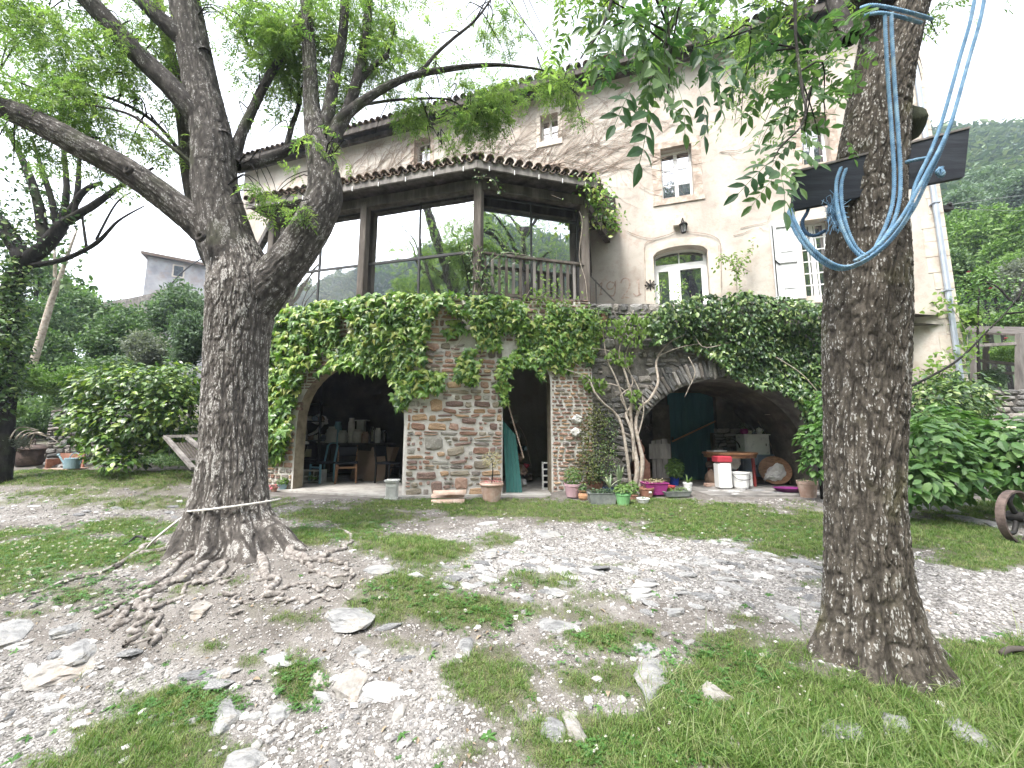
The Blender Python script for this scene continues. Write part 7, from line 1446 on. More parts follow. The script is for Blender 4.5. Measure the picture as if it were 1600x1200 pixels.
m_whitep = M('white plastic', [(.66, .66, .65), (.76, .76, .75)], rough=.4, nscale=4, bump=.04)
m_cream = M('cream ceramic', [(.55, .48, .36), (.66, .60, .48)], rough=.4, bump=.05)
m_soil = M('potting soil', [(.02, .015, .01), (.05, .04, .03), (.09, .07, .05)], rough=1, nscale=30, bump=.8, bdist=.01)
m_rust = M('rusty iron', [(.05, .04, .036), (.095, .07, .062), (.17, .125, .11)], rough=.85, nscale=7, bump=.5, stains=(5, (.30, .22, .19), .55, .6))
m_green = M('flaking green door paint', [(.02, .09, .085), (.035, .13, .12), (.05, .165, .15)], rough=.6, nscale=5, bump=.3, bscale=30, stretch=(1, 1, .2), stains=(9, (.16, .15, .12), .64, .6))
m_bdoor = M('faded dark blue green door paint', [(.012, .05, .07), (.022, .085, .11), (.035, .115, .14)], rough=.75, nscale=3, bump=.4, bscale=24, stretch=(1, 1, .2), stains=(5, (.03, .09, .095), .55, .7))
m_card = M('brown cardboard', [(.22, .15, .11), (.30, .21, .16)], rough=.9, nscale=4, bump=.1)
m_woodb = M('varnished brown wood', [(.14, .065, .03), (.24, .12, .06), (.33, .18, .10)], rough=.5, nscale=4, bump=.15, stretch=(1, 6, 6), spec=.4)
m_redw = M('red painted wood', [(.20, .03, .03), (.28, .05, .045)], rough=.6, nscale=6, bump=.1)
m_cloth = M('crumpled white cloth', [(.52, .50, .49), (.66, .64, .63), (.74, .73, .72)], rough=.9, nscale=8, bump=.4, bscale=25)
m_cabw = M('chipped white cupboard paint', [(.58, .60, .58), (.68, .70, .67)], rough=.6, nscale=5, bump=.15, stains=(7, (.22, .26, .30), .56, .8))
m_cabb = M('grey blue cupboard paint', [(.15, .20, .27), (.21, .27, .35)], rough=.6, nscale=5, bump=.15, stains=(9, (.10, .12, .15), .6, .6))
m_conc = M('pale cast concrete', [(.42, .42, .39), (.52, .52, .49), (.60, .60, .57)], rough=.95, nscale=9, bump=.5)
m_cyan = M('faded blue metal paint', [(.12, .26, .33), (.18, .34, .42)], rough=.5, bump=.1)
m_can = M('blue grey zinc watering can', [(.15, .24, .28), (.22, .32, .36), (.28, .38, .42)], rough=.45, nscale=4, bump=.1, metal=.2)
m_chair = M('dark chair upholstery', [(.012, .014, .02), (.025, .028, .04)], rough=.7, bump=.2)
m_wick = M('pale wicker', [(.24, .17, .10), (.36, .27, .17)], rough=.8, nscale=40, bump=.7, bscale=70)
m_sand = M('white cast relief', [(.55, .53, .50), (.70, .68, .65)], rough=.9, nscale=12, bump=.5)
def potprof(r, h, rim=.1, taper=.72): return [(r * taper, 0), (r * (taper + (1 - taper) * .8), h * .78), (r * .97, h * .80), (r * 1.0, h * .82), (r * 1.0, h), (r * .92, h), (r * .88, h * .86), (0, h * .86)]
def pot(label, px, py, wpx, hpx, mat, Yd=None, plant=None, prof=None, n=22, grp='pots along the foot of the wall', lift=0, name='flower_pot', rimmat=None):
    g = G(px, py) if Yd is None else P(px, py, Yd); Yc = g.y; k = (P(px + 10, py, Yc) - P(px, py, Yc)).length / 10; r = wpx * k / 2; h = hpx * k
    t = thing(name, label, 'plant pot', (g.x, g.y, g.z), group=grp); q = MB(); q.lathe(prof(r, h) if prof else potprof(r, h), n, g); part('pot', q, mat, t, sm=False)
    q = MB(); q.lathe([(r * .88, h * .84), (r * .5, h * .90), (0, h * .92)], n, g); part('soil', q, m_soil, t, sm=True); return t, g, r, h
def foliage(t, c, rx, rz, n, size, mat, protos, kind='ball', name='plant'):
    c = np.array(c); k = rnd_unit(n); k[:, 2] = np.abs(k[:, 2]) if kind == 'dome' else k[:, 2]; p = c + k * (.3 + .7 * RS.rand(n, 1) ** .5) * np.array([rx, rx, rz])
    scatter(name, protos, p, frames(k * .5 + np.array([0, -.2, .8]) + RS.normal(0, .3, (n, 3)), k + np.array([0, 0, .3]) + RS.normal(0, .3, (n, 3))), size * RS.uniform(.6, 1.3, n), mat, parent=t)
def blades(t, c, n, L, w, mat, up=.8, seed=0, name='blade', droop=.5):
    rr = random.Random(seed); c = Vector(c)
    for i in range(n):
        a = rr.uniform(0, 6.28); d = Vector((cos(a), sin(a), 0)); l = L * rr.uniform(.6, 1.1); le = rr.uniform(.2, 1) * (1 - up) * 1.6; q = MB(); vs = []; sd_ = Vector((-d.y, d.x, 0))
        for k in range(6):
            f = k / 5; pt = c + d * (le * l * f * (1 + droop * f)) + Vector((0, 0, l * f * (1 - droop * le * f))); ww = w * (1 - f ** 2.2) * .5 + .001; vs += [pt - sd_ * ww, pt + sd_ * ww]
        q.add(vs, [(2 * k, 2 * k + 1, 2 * k + 3, 2 * k + 2) for k in range(5)]); part(name, q, mat, t)
m_agave = leafmat('pale striped succulent leaves', [(.18, .26, .16), (.28, .34, .22), (.45, .48, .34)], rough=.5, trans=.2)
m_dry = leafmat('dry straw leaves', [(.30, .26, .16), (.42, .36, .24), (.22, .22, .12)], rough=.7, trans=.3)
t, g, r, h = pot('large weathered terracotta urn with a sparse yellowish shrub before the stone pier', 768, 783, 36, 30, m_terrap); foliage(t, (g.x, g.y, g.z + h + .38), .17, .17, 420, .035, m_dry, OV); q = MB(); q.tube([(g.x, g.y, g.z + h * .8), (g.x + .02, g.y, g.z + h + .2), (g.x, g.y, g.z + h + .4)], [.014, .012, .008], 6); part('stem', q, m_barkT, t)
q = MB(); q.lathe([(r * 1.02, h * .80), (r * 1.06, h * .84), (r * 1.06, h * .9), (r * 1.0, h * .93)], 24, g); part('rim', q, m_terrap, t); foliage(t, (g.x, g.y, g.z + h), .16, .05, 60, .04, m_rose, OV, name='flowers')
t, g, r, h = pot('dusty pink pot with a feathery bright green shrub beside the brick pier', 895, 776, 27, 20, m_pinkp); foliage(t, (g.x, g.y, g.z + h + .13), .16, .19, 800, .035, m_bgB, OV)
t, g, r, h = pot('small round amber glazed pot in front of the pink pot', 911, 781, 15, 14, M('amber glaze', [(.36, .18, .09), (.50, .30, .18)], rough=.35), prof=lambda r, h: [(r * .6, 0), (r * .95, h * .25), (r, h * .5), (r * .8, h * .8), (r * .75, h * .86), (r * .9, h), (r * .8, h), (0, h * .85)]); foliage(t, (g.x, g.y, g.z + h + .06), .07, .07, 60, .05, m_ivy, OV)
t, g, r, h = pot('wide wavy terracotta bowl behind the grey planter', 930, 766, 28, 15, m_terra); foliage(t, (g.x, g.y, g.z + h + .05), .2, .12, 160, .06, m_bgC, OV); blades(t, (g.x + .1, g.y, g.z + h * .8), 8, .22, .012, m_dry, .7, 3)
def planter(label, px, py, wpx, hpx, mat, dep=.22, grp='pots along the foot of the wall', rz=0, taper=.86, plantmat=None, n=200, sz=.04):
    g = G(px, py); k = (P(px + 10, py, g.y) - P(px, py, g.y)).length / 10; w, h = wpx * k, hpx * k; t = thing('planter', label, 'planter', (g.x, g.y, g.z), group=grp); q = MB(); vs = []
    for f, z in ((taper, 0), (1, h), (1.05, h), (1.05, h + .012), (.95, h + .012), (.93, h * .85)):
        for sx, sy in ((-1, -1), (1, -1), (1, 1), (-1, 1)): x, y = sx * w / 2 * f, sy * dep / 2 * f; vs.append((g.x + x * cos(rz) - y * sin(rz), g.y + x * sin(rz) + y * cos(rz), g.z + z))
    fs = [(3, 2, 1, 0)] + [(l * 4 + i, l * 4 + (i + 1) % 4, l * 4 + 4 + (i + 1) % 4, l * 4 + 4 + i) for l in range(5) for i in range(4)]; q.add(vs, fs); part('box', q, mat, t)
    q = MB(); q.add([vs[20 + i] for i in range(4)], [(0, 1, 2, 3)]); part('soil', q, m_soil, t)
    if plantmat: 
        p = np.stack([g.x + RS.uniform(-.42, .42, n) * w, g.y + RS.uniform(-.4, .4, n) * dep, g.z + h + RS.rand(n) * .07], 1); scatter('plant', OV, p, frames(rnd_unit(n) * .5 + np.array([0, 0, 1.]), rnd_unit(n) + np.array([0, 0, .4])), sz * RS.uniform(.6, 1.3, n), plantmat, parent=t)
    return t, g, w, h
planter('long grey rectangular planter with low succulents on the grass', 941, 787, 42, 17, m_greyp, .2, plantmat=m_bgC, n=320)
t, g, w, h = planter('dark navy box planter behind the long grey planter', 953, 773, 20, 10, m_dkblue, .2); blades(t, (g.x, g.y, g.z + h), 9, .3, .04, m_agave, .55, 5)
t, g, r, h = pot('light green bucket pot with small green plants at the end of the grey planter', 974, 789, 24, 19, m_greenp); foliage(t, (g.x, g.y, g.z + h + .04), .13, .10, 300, .05, m_bgB, OV, 'dome')
t, g, r, h = pot('pot with tall pale agave blades in the middle of the pot row', 968, 770, 22, 12, m_greyp); blades(t, (g.x, g.y, g.z + h), 13, .52, .055, m_agave, .78, 9)
t, g, r, h = pot('low terracotta saucer pot beside the green bucket', 989, 780, 19, 8, m_terra); foliage(t, (g.x, g.y, g.z + h + .10), .10, .14, 240, .05, m_bgB, OV)
t, g, r, h = pot('round brown pot with a small white tag', 1010, 777, 24, 15, m_terra); blades(t, (g.x, g.y, g.z + h * .8), 8, .18, .012, m_dry, .5, 4); q = MB(); q.box((g.x + .03, g.y - r * .92, g.z + h * .6), (.05, .004, .03)); part('tag', q, m_whitep, t)
t, g, r, h = pot('small white enamel bowl at the front of the pot row', 1005, 785, 20, 8, m_whitep); foliage(t, (g.x, g.y, g.z + h), .07, .03, 40, .03, m_bgC, OV)
planter('magenta plastic tub full of dry plants in the pot row', 1023, 772, 36, 17, m_purple, .3, taper=.7, plantmat=m_dry, n=120)
t, g, r, h = pot('shallow red plastic bowl between the magenta tub and the blue pot', 1044, 768, 22, 9, m_redp)
t, g, r, h = pot('blue glazed pot with a bushy bright green shrub before the blue door', 1053, 760, 18, 15, m_bluep); foliage(t, (g.x - .03, g.y, g.z + h + .20), .25, .22, 1000, .07, m_bgB, OV)
t, g, r, h = pot('pot of grey lavender like foliage beside the bushy shrub', 1028, 756, 16, 12, m_terra); foliage(t, (g.x, g.y, g.z + h + .12), .14, .15, 340, .04, m_bgD, OV)
t, g, r, h = pot('small white cup pot with a grassy plant at the right end of the row', 1075, 766, 14, 12, m_whitep); blades(t, (g.x, g.y, g.z + h * .8), 22, .2, .012, m_bgB, .4, 8)
planter('flat grey green trough of sprouting bulbs at the right end of the row', 1056, 775, 44, 7, m_greyp, .2, rz=.15, plantmat=m_bgB, n=200)
t, g, r, h = pot('pinkish terracotta pot at the right corner of the vault', 1263, 777, 28, 25, m_terrap, Yd=None); foliage(t, (g.x, g.y, g.z + h), .14, .05, 60, .05, m_bgA, OV)
t, g, r, h = pot('small terracotta pot on top of the wall under the veranda rail', 941, 504, 18, 12, m_terra, Yd=7.9, grp=None); foliage(t, (g.x, g.y, g.z + h + .05), .2, .12, 200, .06, m_bgA, OV)
t, g, r, h = pot('small grey zinc pot with a fern like plant left of the big arch', 441, 766, 14, 10, m_can); foliage(t, (g.x, g.y, g.z + h + .05), .1, .08, 160, .05, m_bgB, OV)
t, g, r, h = pot('little reddish pot with tiny pink flowers left of the big arch', 428, 768, 10, 7, m_terra); foliage(t, (g.x - .06, g.y, g.z + h), .14, .05, 60, .035, m_rose, OV, name='flowers')
# heap of pale dry leaves round the wisteria foot
for k, (px, py, lab) in enumerate([(1000, 745, 'withered pale spiky leaves heaped at the foot of the wisteria'), (1018, 742, 'bleached curled leaves leaning by the plank gate')]):
    g = G(px, py + 14); t = thing('withered_plant', lab, 'plant', g); blades(t, (g.x, g.y, g.z + .04), 22, .34, .04, m_dry, .45, 70 + k)
# stack of half round tiles, pedestal
t = thing('tile_stack', 'little stack of half round pink clay tiles lying before the stone pier', 'tiles', G(700, 785)); g = G(700, 786)
m_ptile = M('pale pink clay', [(.44, .30, .23), (.56, .41, .33), (.66, .54, .46)], rough=.9, nscale=8, bump=.3)
for k, (dx, dz, rz) in enumerate(((0, .0, .05), (-.02, .075, -.05), (.03, .15, .02))):
    mb = tile_mb(.075, .56, True, 10, .014); o = part('tile', mb, m_ptile, t, world=False, sm=True); o.location = Vector((g.x + .28 + dx, g.y + (.1 if k == 1 else 0), g.z + dz)) - wl(t); o.rotation_euler = (0, 0, pi / 2 + rz)
g = G(612, 780); t = thing('stone_pedestal', 'small white cast stone pedestal at the foot of the pier', 'pedestal', g); x_, y_, z_ = g
q = MB(); q.box((x_, y_, z_ + .14), (.19, .17, .28), bev=.01); part('block', q, m_conc, t); q = MB(); q.box((x_, y_, z_ + .33), (.24, .21, .035), bev=.008); q.box((x_, y_, z_ + .297), (.21, .185, .03), bev=.008); part('cap', q, m_conc, t); q = MB(); q.box((x_, y_, z_ + .018), (.23, .2, .04), bev=.008); part('plinth', q, m_conc, t)
q = MB(); 
for a_, b_, c_, d_ in ((-.07, .07, .05, .065), (-.07, .07, .215, .23), (-.07, -.055, .05, .23), (.055, .07, .05, .23)): q.box((x_ + (a_ + b_) / 2, y_ - .088, z_ + (c_ + d_) / 2), (b_ - a_, .012, d_ - c_))
part('panel_frame', q, m_conc, t)
# two plaques on the brick pier
for k, (px, py, lab) in enumerate([(900, 656, 'white cast ornament of a curled figure, upper one on the brick pier'), (899, 675, 'white cast shell like ornament, lower one on the brick pier')]):
    u, z = S2.uv(px, py); c = S2.P(u, z, .06); q = MB(); rr = random.Random(k)
    for j in range(16):
        a = rr.uniform(-.6, 3.8) if k == 0 else rr.uniform(2.8, 6.6); R_ = rr.uniform(.03, .09); q.lathe([(0, -.028), (.02, -.02), (.03, 0), (.02, .02), (0, .028)], 8, c + S2.U * R_ * cos(a) * 1.1 + Vector((0, 0, R_ * sin(a))) + S2.N * rr.uniform(-.02, .02), axis=(rr.gauss(0, 1), -1, rr.gauss(0, 1)))
    q.lathe([(0, -.05), (.07, -.04), (.09, 0), (.05, .02), (0, .025)], 12, c - S2.N * .02, axis=S2.N); solo('wall_ornament', q, m_sand, lab, 'ornament', 'ornaments on the brick pier', sm=True)
# ---- left side: rusty cauldron, terracotta trough, watering can, trestle
g = G(45, 727); r, h = .27, .42; t = thing('rusty_cauldron', 'big rusty iron tub with a broken lid at the far left', 'tub', g); q = MB(); q.lathe([(r * .78, 0), (r * .95, h * .3), (r, h * .75), (r * .98, h * .9), (r * .9, h * .9), (r * .86, h * .3), (0, h * .25)], 26, g); part('tub', q, m_rust, t, sm=True)
q = MB(); q.lathe([(r * 1.12, 0), (r * 1.14, .012), (r * .7, .05), (r * .2, .07), (0, .07)], 26, (g.x + .02, g.y, g.z + h * .92), axis=(.10, -.12, 1)); part('lid', q, m_rust, t, sm=True); q = MB(); q.tube([(g.x, g.y, g.z + h + .03), (g.x + .04, g.y, g.z + h + .16), (g.x + .08, g.y, g.z + h + .02)], .012, 6); part('handle', q, m_rust, t, sm=True)
for k in range(5): q = MB(); q.tube([G(10 + k * 8, 712) + Vector((0, 0, 0)), P(14 + k * 10, 690 - k * 3, 7.3), P(30 + k * 12, 668 + k * 4, 7.3), P(60 + k * 8, 672 + k * 5, 7.35)], [.012, .012, .009, .006], 5); solo('dry_stick', q, m_wst, ['pale curved stick leaning at the extreme left', 'thin stick arching over the rusty tub', 'longest pale stick behind the rusty tub', 'bent twig touching the tub lid', 'short pale twig beside the tub lid'][k], 'stick', 'sticks behind the rusty tub', sm=True)
g = G(100, 734); t = thing('clay_trough', 'broken terracotta trough standing behind the watering can', 'trough', g); q = MB(); q.box((g.x - .03, g.y + .16, g.z + .17), (.50, .03, .34), rz=.05); part('back_slab', q, m_terra, t); q = MB(); q.box((g.x + .02, g.y + .02, g.z + .02), (.62, .32, .035), rz=.05, bev=.006); part('base_slab', q, m_terrap, t); q = MB(); q.box((g.x - .27, g.y + .02, g.z + .12), (.03, .28, .22), rz=.05); part('side_slab', q, m_terra, t)
g = G(113, 735); g = Vector((g.x, g.y - .02, g.z + .04)); t = thing('watering_can', 'grey blue metal watering can standing on the clay slab', 'watering can', g); q = MB(); q.lathe([(.125, 0), (.13, .01), (.125, .21), (.118, .215), (.0, .22)], 24, g, sx=1.15, sy=.8); part('body', q, m_can, t, sm=False)
q = MB(); q.tube([g + Vector((-.12, 0, .05)), g + Vector((-.2, 0, .14)), g + Vector((-.29, 0, .26))], [.028, .02, .014], 8); q.cone(g + Vector((-.29, 0, .26)), g + Vector((-.315, 0, .285)), .015, .03, 10); part('spout', q, m_can, t, sm=True)
q = MB(); q.tube([g + Vector((-.08, 0, .20)), g + Vector((-.02, 0, .30)), g + Vector((.08, 0, .31)), g + Vector((.17, 0, .23)), g + Vector((.18, 0, .12)), g + Vector((.13, 0, .06))], .009, 6, sub=5); part('handle', q, m_can, t, sm=True); q = MB(); q.bar(g + Vector((-.1, 0, .17)), g + Vector((-.2, 0, .15)), .012); part('brace', q, m_can, t)
t = thing('wooden_trestle', 'tilted weathered wooden frame with slats leaning left of the big trunk', 'frame', G(300, 735)); y0 = 7.25
A_, B_, C_, D_ = P(258, 682, 7.5), P(345, 680, 7.6), P(302, 732, 6.9), P(352, 706, 7.1)
q = MB(); q.bar(A_, B_, .09, .05); part('top_rail', q, m_greywood, t); q = MB(); q.bar(A_, C_, .07, .05); part('leg', q, m_greywood, t); q = MB(); q.bar(P(293, 684, 7.5), P(340, 722, 7.0), .07, .05); part('leg', q, m_greywood, t); q = MB(); q.bar(P(287, 718, 7.1), P(345, 716, 7.15), .06, .04); part('lower_rail', q, m_greywood, t)
for k in range(6): q = MB(); q.bar(P(272 + k * 5, 692, 7.44), P(290 + k * 5, 716, 7.16), .03, .015); part('slat', q, m_oldwood, t)
# ---- cellar things (left arch)
def floorpt(px, py): return G(px, py, lambda x, y: .037)
def F2(px, py):
    p = floorpt(px, py); f = min(1.0, 9.55 / p.y); return Vector((p.x * f, p.y * f, .037))
g = F2(489, 752); t = thing('concrete_crate', 'pale openwork concrete block crate just inside the big arch', 'crate', g); x_, y_ = g.x, g.y
q = MB(); q.box((x_ - .21, y_, .037 + .15), (.10, .26, .30)); part('end_block', q, m_conc, t); q = MB(); q.box((x_ + .22, y_ + .03, .037 + .15), (.05, .26, .30)); part('end_block', q, m_conc, t)
for z in (.03, .15, .28): q = MB(); q.box((x_ + .02, y_ + .02, .037 + z), (.37, .24, .03)); part('shelf', q, m_conc, t)
q = MB(); q.box((x_ + .03, y_ + .05, .037 + .15), (.03, .2, .26)); part('divider', q, m_conc, t); foliage(t, (x_ + .06, y_ - .15, .2), .09, .05, 60, .05, m_bgB, OV)
def chair(label, px, py, rz, fm, sm_, s=1.0, back='slat'):
    g = F2(px, py); t = thing('chair', label, 'chair', g, rz, 'chairs in the cellar'); w = .21 * s
    for x, y in ((-w, -w), (w, -w), (-w, w), (w, w)):
        q = MB(); q.bar((x, y, 0), (x * .94, y * .94, .44 if y < 0 else .44), .035); part('leg', q, fm, t, world=False)
    q = MB(); q.box((0, 0, .455), (.46 * s, .44 * s, .045), bev=.012); part('seat', q, sm_, t, world=False)
    for x in (-w, w): q = MB(); q.bar((x * .94, w * .94, .44), (x * .94, w + .06, .86), .032); part('back_post', q, fm, t, world=False)
    q = MB()
    if back == 'pad': q.box((0, w + .04, .72), (.42 * s, .05, .24), bev=.02)
    else: q.tube([(-w * .94, w + .06, .84), (-.1, w + .08, .91), (.1, w + .08, .91), (w * .94, w + .06, .84)], .018, 6)
    part('backrest', q, sm_ if back == 'pad' else fm, t, world=False); q = MB(); q.bar((-w * .95, -w * .95, .36), (w * .95, -w * .95, .36), .03, .04); part('front_rail', q, fm, t, world=False); return t
chair('wooden chair with dark padded seat in the middle of the cellar arch', 541, 744, .35, m_woodb, m_chair, 1.05, 'pad')
chair('light blue metal chair with a rounded back behind the concrete crate', 503, 742, -.5, m_cyan, m_chair, .9, 'bow')
chair('dark chair folded in the shade at the right of the cellar arch', 606, 732, 1.2, m_iron, m_chair, .95, 'pad')
for k, (a, b, c, d, yy, lab) in enumerate([(560, 600, 700, 744, 10.2, 'large brown cardboard sheet leaning in the cellar, front one'), (572, 606, 699, 742, 10.35, 'brown cardboard sheet leaning behind the front one'), (530, 562, 705, 742, 10.5, 'cardboard sheet half hidden by the padded chair')]):
    g0 = F2(a, d); g1 = F2(b - 8, d); g0.y = g1.y = yy - .25; h = P(a, c, yy).z; q = MB(); q.prism([Vector((g0.x, yy - .35, .04)), Vector((g1.x, yy - .35, .04)), Vector((g1.x + .14, yy, h)), Vector((g0.x + .06, yy, h + .02))], Vector((0, 0, 0)), Vector((0, .02, 0))); solo('cardboard_sheet', q, m_card, lab, 'cardboard', 'cardboard sheets in the cellar')
yb_ = 10.9; zt = P(560, 692, yb_).z; xa, xb = P(500, 692, yb_).x, P(612, 692, yb_).x; t = thing('workbench', 'long dark workbench loaded with pots at the back of the cellar', 'workbench', ((xa + xb) / 2, yb_, .037)); q = MB(); q.box(((xa + xb) / 2, yb_ + .1, zt - .03), (xb - xa, .7, .05)); part('worktop', q, m_oldwood, t)
for x in (xa + .08, xb - .08):
    for y in (yb_ - .2, yb_ + .4): q = MB(); q.bar((x, y, .037), (x, y, zt - .05), .07); part('leg', q, m_oldwood, t)
JR = [(520, 20, 26, m_whitep, 'white can'), (535, 14, 20, m_whitep, 'white tin'), (548, 10, 40, m_cloth, 'tall white roll'), (558, 15, 22, m_sand, 'pale jar'), (570, 11, 18, m_terrap, 'brownish jar'), (512, 12, 16, m_conc, 'grey pot'), (527, 12, 34, m_cyan, 'bluish bottle'), (582, 9, 26, m_glass, 'glass bottle'), (590, 9, 24, m_cloth, 'small pale bottle'), (600, 10, 20, m_glass, 'dark glass jar'), (500, 12, 14, m_whitep, 'low white pot')]
for k, (px, w, h, mt, lb) in enumerate(JR):
    p = P(px, 690, yb_ - .1); kk = .0168; q = MB(); r = w * kk / 2; H = h * kk * 1.0; q.lathe([(r * .85, 0), (r, H * .1), (r, H * .8), (r * .75, H * .9), (r * .75, H), (0, H)], 14, (p.x, p.y, zt)); solo('jar', q, mt, lb + ' on the cellar workbench, ' + ['below the crumpled figure', 'right of the first can', 'standing highest in the middle', 'right of the tall roll', 'fourth from the tall roll side', 'at the left end', 'behind the white can', 'towards the right', 'next to the glass bottle', 'at the far right', 'left of all others'][k], 'jar', 'jars and cans on the workbench', sm=False)
# figure, lamp table, broom, stand, plank, bucket
p = P(500, 655, 10.6); q = MB(); 
q = rock_mb((p.x, p.y, p.z), .22, .15, .16, .3, 5, .4, 3); b_ = MB(); b_.tube([(p.x + .1, p.y, p.z - .05), (p.x + .0, p.y - .1, p.z - .3), (p.x - .22, p.y - .1, p.z - .42)], [.06, .045, .03], 8); q.add(b_.v, b_.f); solo('crumpled_sheet', q, m_cloth, 'pale crumpled plastic bundle hanging in the gloom above the workbench', 'bundle', sm=False)
p = P(565, 657, 11.0); t = thing('small_column', 'small pale column with a flat top on the workbench in the gloom', 'column', (p.x, p.y, zt)); q = MB(); q.box((p.x, p.y, p.z), (.36, .3, .03)); part('top', q, m_conc, t); q = MB(); q.box((p.x, p.y, (p.z + zt) / 2), (.19, .18, p.z - zt - .03)); part('shaft', q, m_conc, t)
a = F2(476, 745); b = P(478, 630, 9.6); t = thing('broom', 'upright broom handle standing near the left side of the big arch', 'broom', a); q = MB(); q.bar((b.x, b.y, b.z), (a.x, b.y, .8), .022); part('handle', q, m_greywood, t); q = MB(); q.box((a.x, b.y, .72), (.16, .08, .18)); part('head', q, m_dry, t)
t = thing('folding_stand', 'black folding stand with crumpled white paper beside the broom', 'stand', F2(470, 745)); c = P(472, 695, 9.5)
q = MB(); q.box((c.x, c.y, c.z), (.32, .3, .03)); part('tray', q, m_chair, t)
for s_ in (-1, 1): q = MB(); q.bar((c.x - .12 * s_, c.y, c.z), (c.x + .12 * s_, c.y, .04), .018); part('leg', q, m_iron, t)
q = rock_mb((c.x, c.y, c.z + .05), .17, .12, .055, 0, 9, .4, 2); solo('crumpled_paper', q, m_cloth, 'crumpled white paper lying on the black folding stand', 'paper')
q = MB(); a = F2(453, 762); b = P(458, 715, S1.P(a1, 0).y + .1); q.bar(a, b, .09, .03); solo('old_plank', q, m_rust, 'short reddish plank leaning at the left foot of the big arch', 'plank')
q = MB(); g = F2(464, 754); q.lathe([(.07, 0), (.085, .2), (.08, .2), (0, .03)], 16, g); solo('bucket', q, m_can, 'small grey bucket behind the reddish plank', 'bucket')
t = thing('shelf_rack', 'dark metal shelf rack with hanging bags in the left of the cellar', 'rack', F2(480, 735)); y_ = 10.3; x0_, x1_ = P(466, 700, y_).x, P(498, 700, y_).x
for x in (x0_, x1_): q = MB(); q.bar((x, y_, .04), (x, y_, 2.0), .05); part('post', q, m_iron, t)
for z in (.5, 1.0, 1.5, 1.95): q = MB(); q.box(((x0_ + x1_) / 2, y_ + .15, z), (x1_ - x0_, .35, .03)); part('shelf', q, m_iron, t)
for k in range(7): q = rock_mb((x0_ + .1 + .08 * k, y_ + .1, (1.58 if k % 2 else 1.08)), .09, .1, .08, 0, 20 + k, .3, 2); solo('bag', q, [m_cabb, m_conc, m_card][k % 3], ['blue bag at the left of the top shelf of the cellar rack', 'grey sack beside the blue bag on the cellar rack', 'brown bag low on the cellar rack', 'second blue bag on the cellar rack', 'grey bundle in the middle of the cellar rack', 'brown packet toward the right of the rack', 'blue bundle at the right end of the rack'][k], 'bag', 'bags on the cellar rack')
# ---- narrow doorway
dpl = S2; ga = F2(800, 768); t = thing('green_door_leaf', 'old green plank door leaning in the narrow cellar doorway', 'door', ga)
tu = S2.P(a2 + .03, 1.42, -.15); bu0 = F2(791, 768); bu1 = F2(815, 762); bu0.y = bu1.y = S2.P(a2 + .2, 0, -.12).y; 
for k in range(4):
    f0, f1 = k / 4, (k + .96) / 4; w0 = bu0.lerp(bu1, f0); w1 = bu0.lerp(bu1, f1); top0 = Vector((tu.x - .02 + .26 * f0, tu.y, tu.z + .02 - .30 * f0)); top1 = Vector((tu.x - .02 + .26 * f1, tu.y, tu.z + .02 - .30 * f1)); q = MB(); q.prism([w0, w1, Vector((top0.x + (top1.x - top0.x) * 1, top1.y, top1.z)), top0], Vector((0, 0, 0)), Vector((0.0, .03, 0))); part('plank', q, m_green, t)
q = MB(); a = S2.P(a2 + .04, 2.0, -.08); b = S2.P(a2 + .42, .7, -.08); q.bar(a, b, .025); solo('stick', q, m_stem, 'long reddish stick leaning across the green door leaf', 'stick')
rr = random.Random(12)
DI = [(802, 655, 10, .14, m_conc, 'grey sack high in the doorway above the green door'), (806, 680, 10, .13, m_cloth, 'crumpled white bundle behind the green door'), (812, 700, 9.4, .13, m_dkblue, 'dark bag in the middle of the doorway pile'), (810, 715, 9.2, .14, m_card, 'brown wicker like bundle in the doorway'), (814, 735, 9.2, .15, m_card, 'brown sack below the bundle in the doorway'), (822, 727, 9.4, .08, m_redp, 'small red packet in the doorway'), (817, 752, 8.9, .11, m_whitep, 'white and blue bag on the doorway floor'), (826, 745, 9.6, .11, m_rust, 'rusty lump at the right of the doorway pile'), (820, 700, 9.6, .08, m_cyan, 'blue cord bundle hanging in the doorway')]
for px, py, yy, r, mt, lab in DI: q = rock_mb(P(px, py, yy), r, r, r * .8, rr.random() * 3, rr.randrange(999), .35, 3); solo('stored_bundle', q, mt, lab, 'bundle', 'things piled in the doorway')
q = MB(); q.tube([P(800, 660, 9.3), P(812, 668, 9.3), P(822, 690, 9.3), P(826, 712, 9.3), P(830, 730, 9.4)], .012, 6); solo('cord', q, m_stem, 'brown cord arching over the pile in the doorway', 'cord', sm=True)
g0 = F2(848, 764); t = thing('white_rack', 'narrow white wooden rack of four compartments in the doorway', 'rack', g0); y_ = g0.y; x0_ = g0.x; x1_ = F2(861, 764).x + .02; H = .55
for x in (x0_, x1_): q = MB(); q.box((x, y_, .037 + H / 2), (.025, .2, H)); part('side', q, m_whitep, t)
for k in range(5): q = MB(); q.box(((x0_ + x1_) / 2, y_, .05 + (H - .03) * k / 4), (x1_ - x0_ - .03, .2, .02)); part('shelf', q, m_whitep, t)
q = MB(); q.box(((x0_ + x1_) / 2, y_ + .09, .037 + H / 2), (x1_ - x0_, .01, H)); part('back', q, m_chair, t)
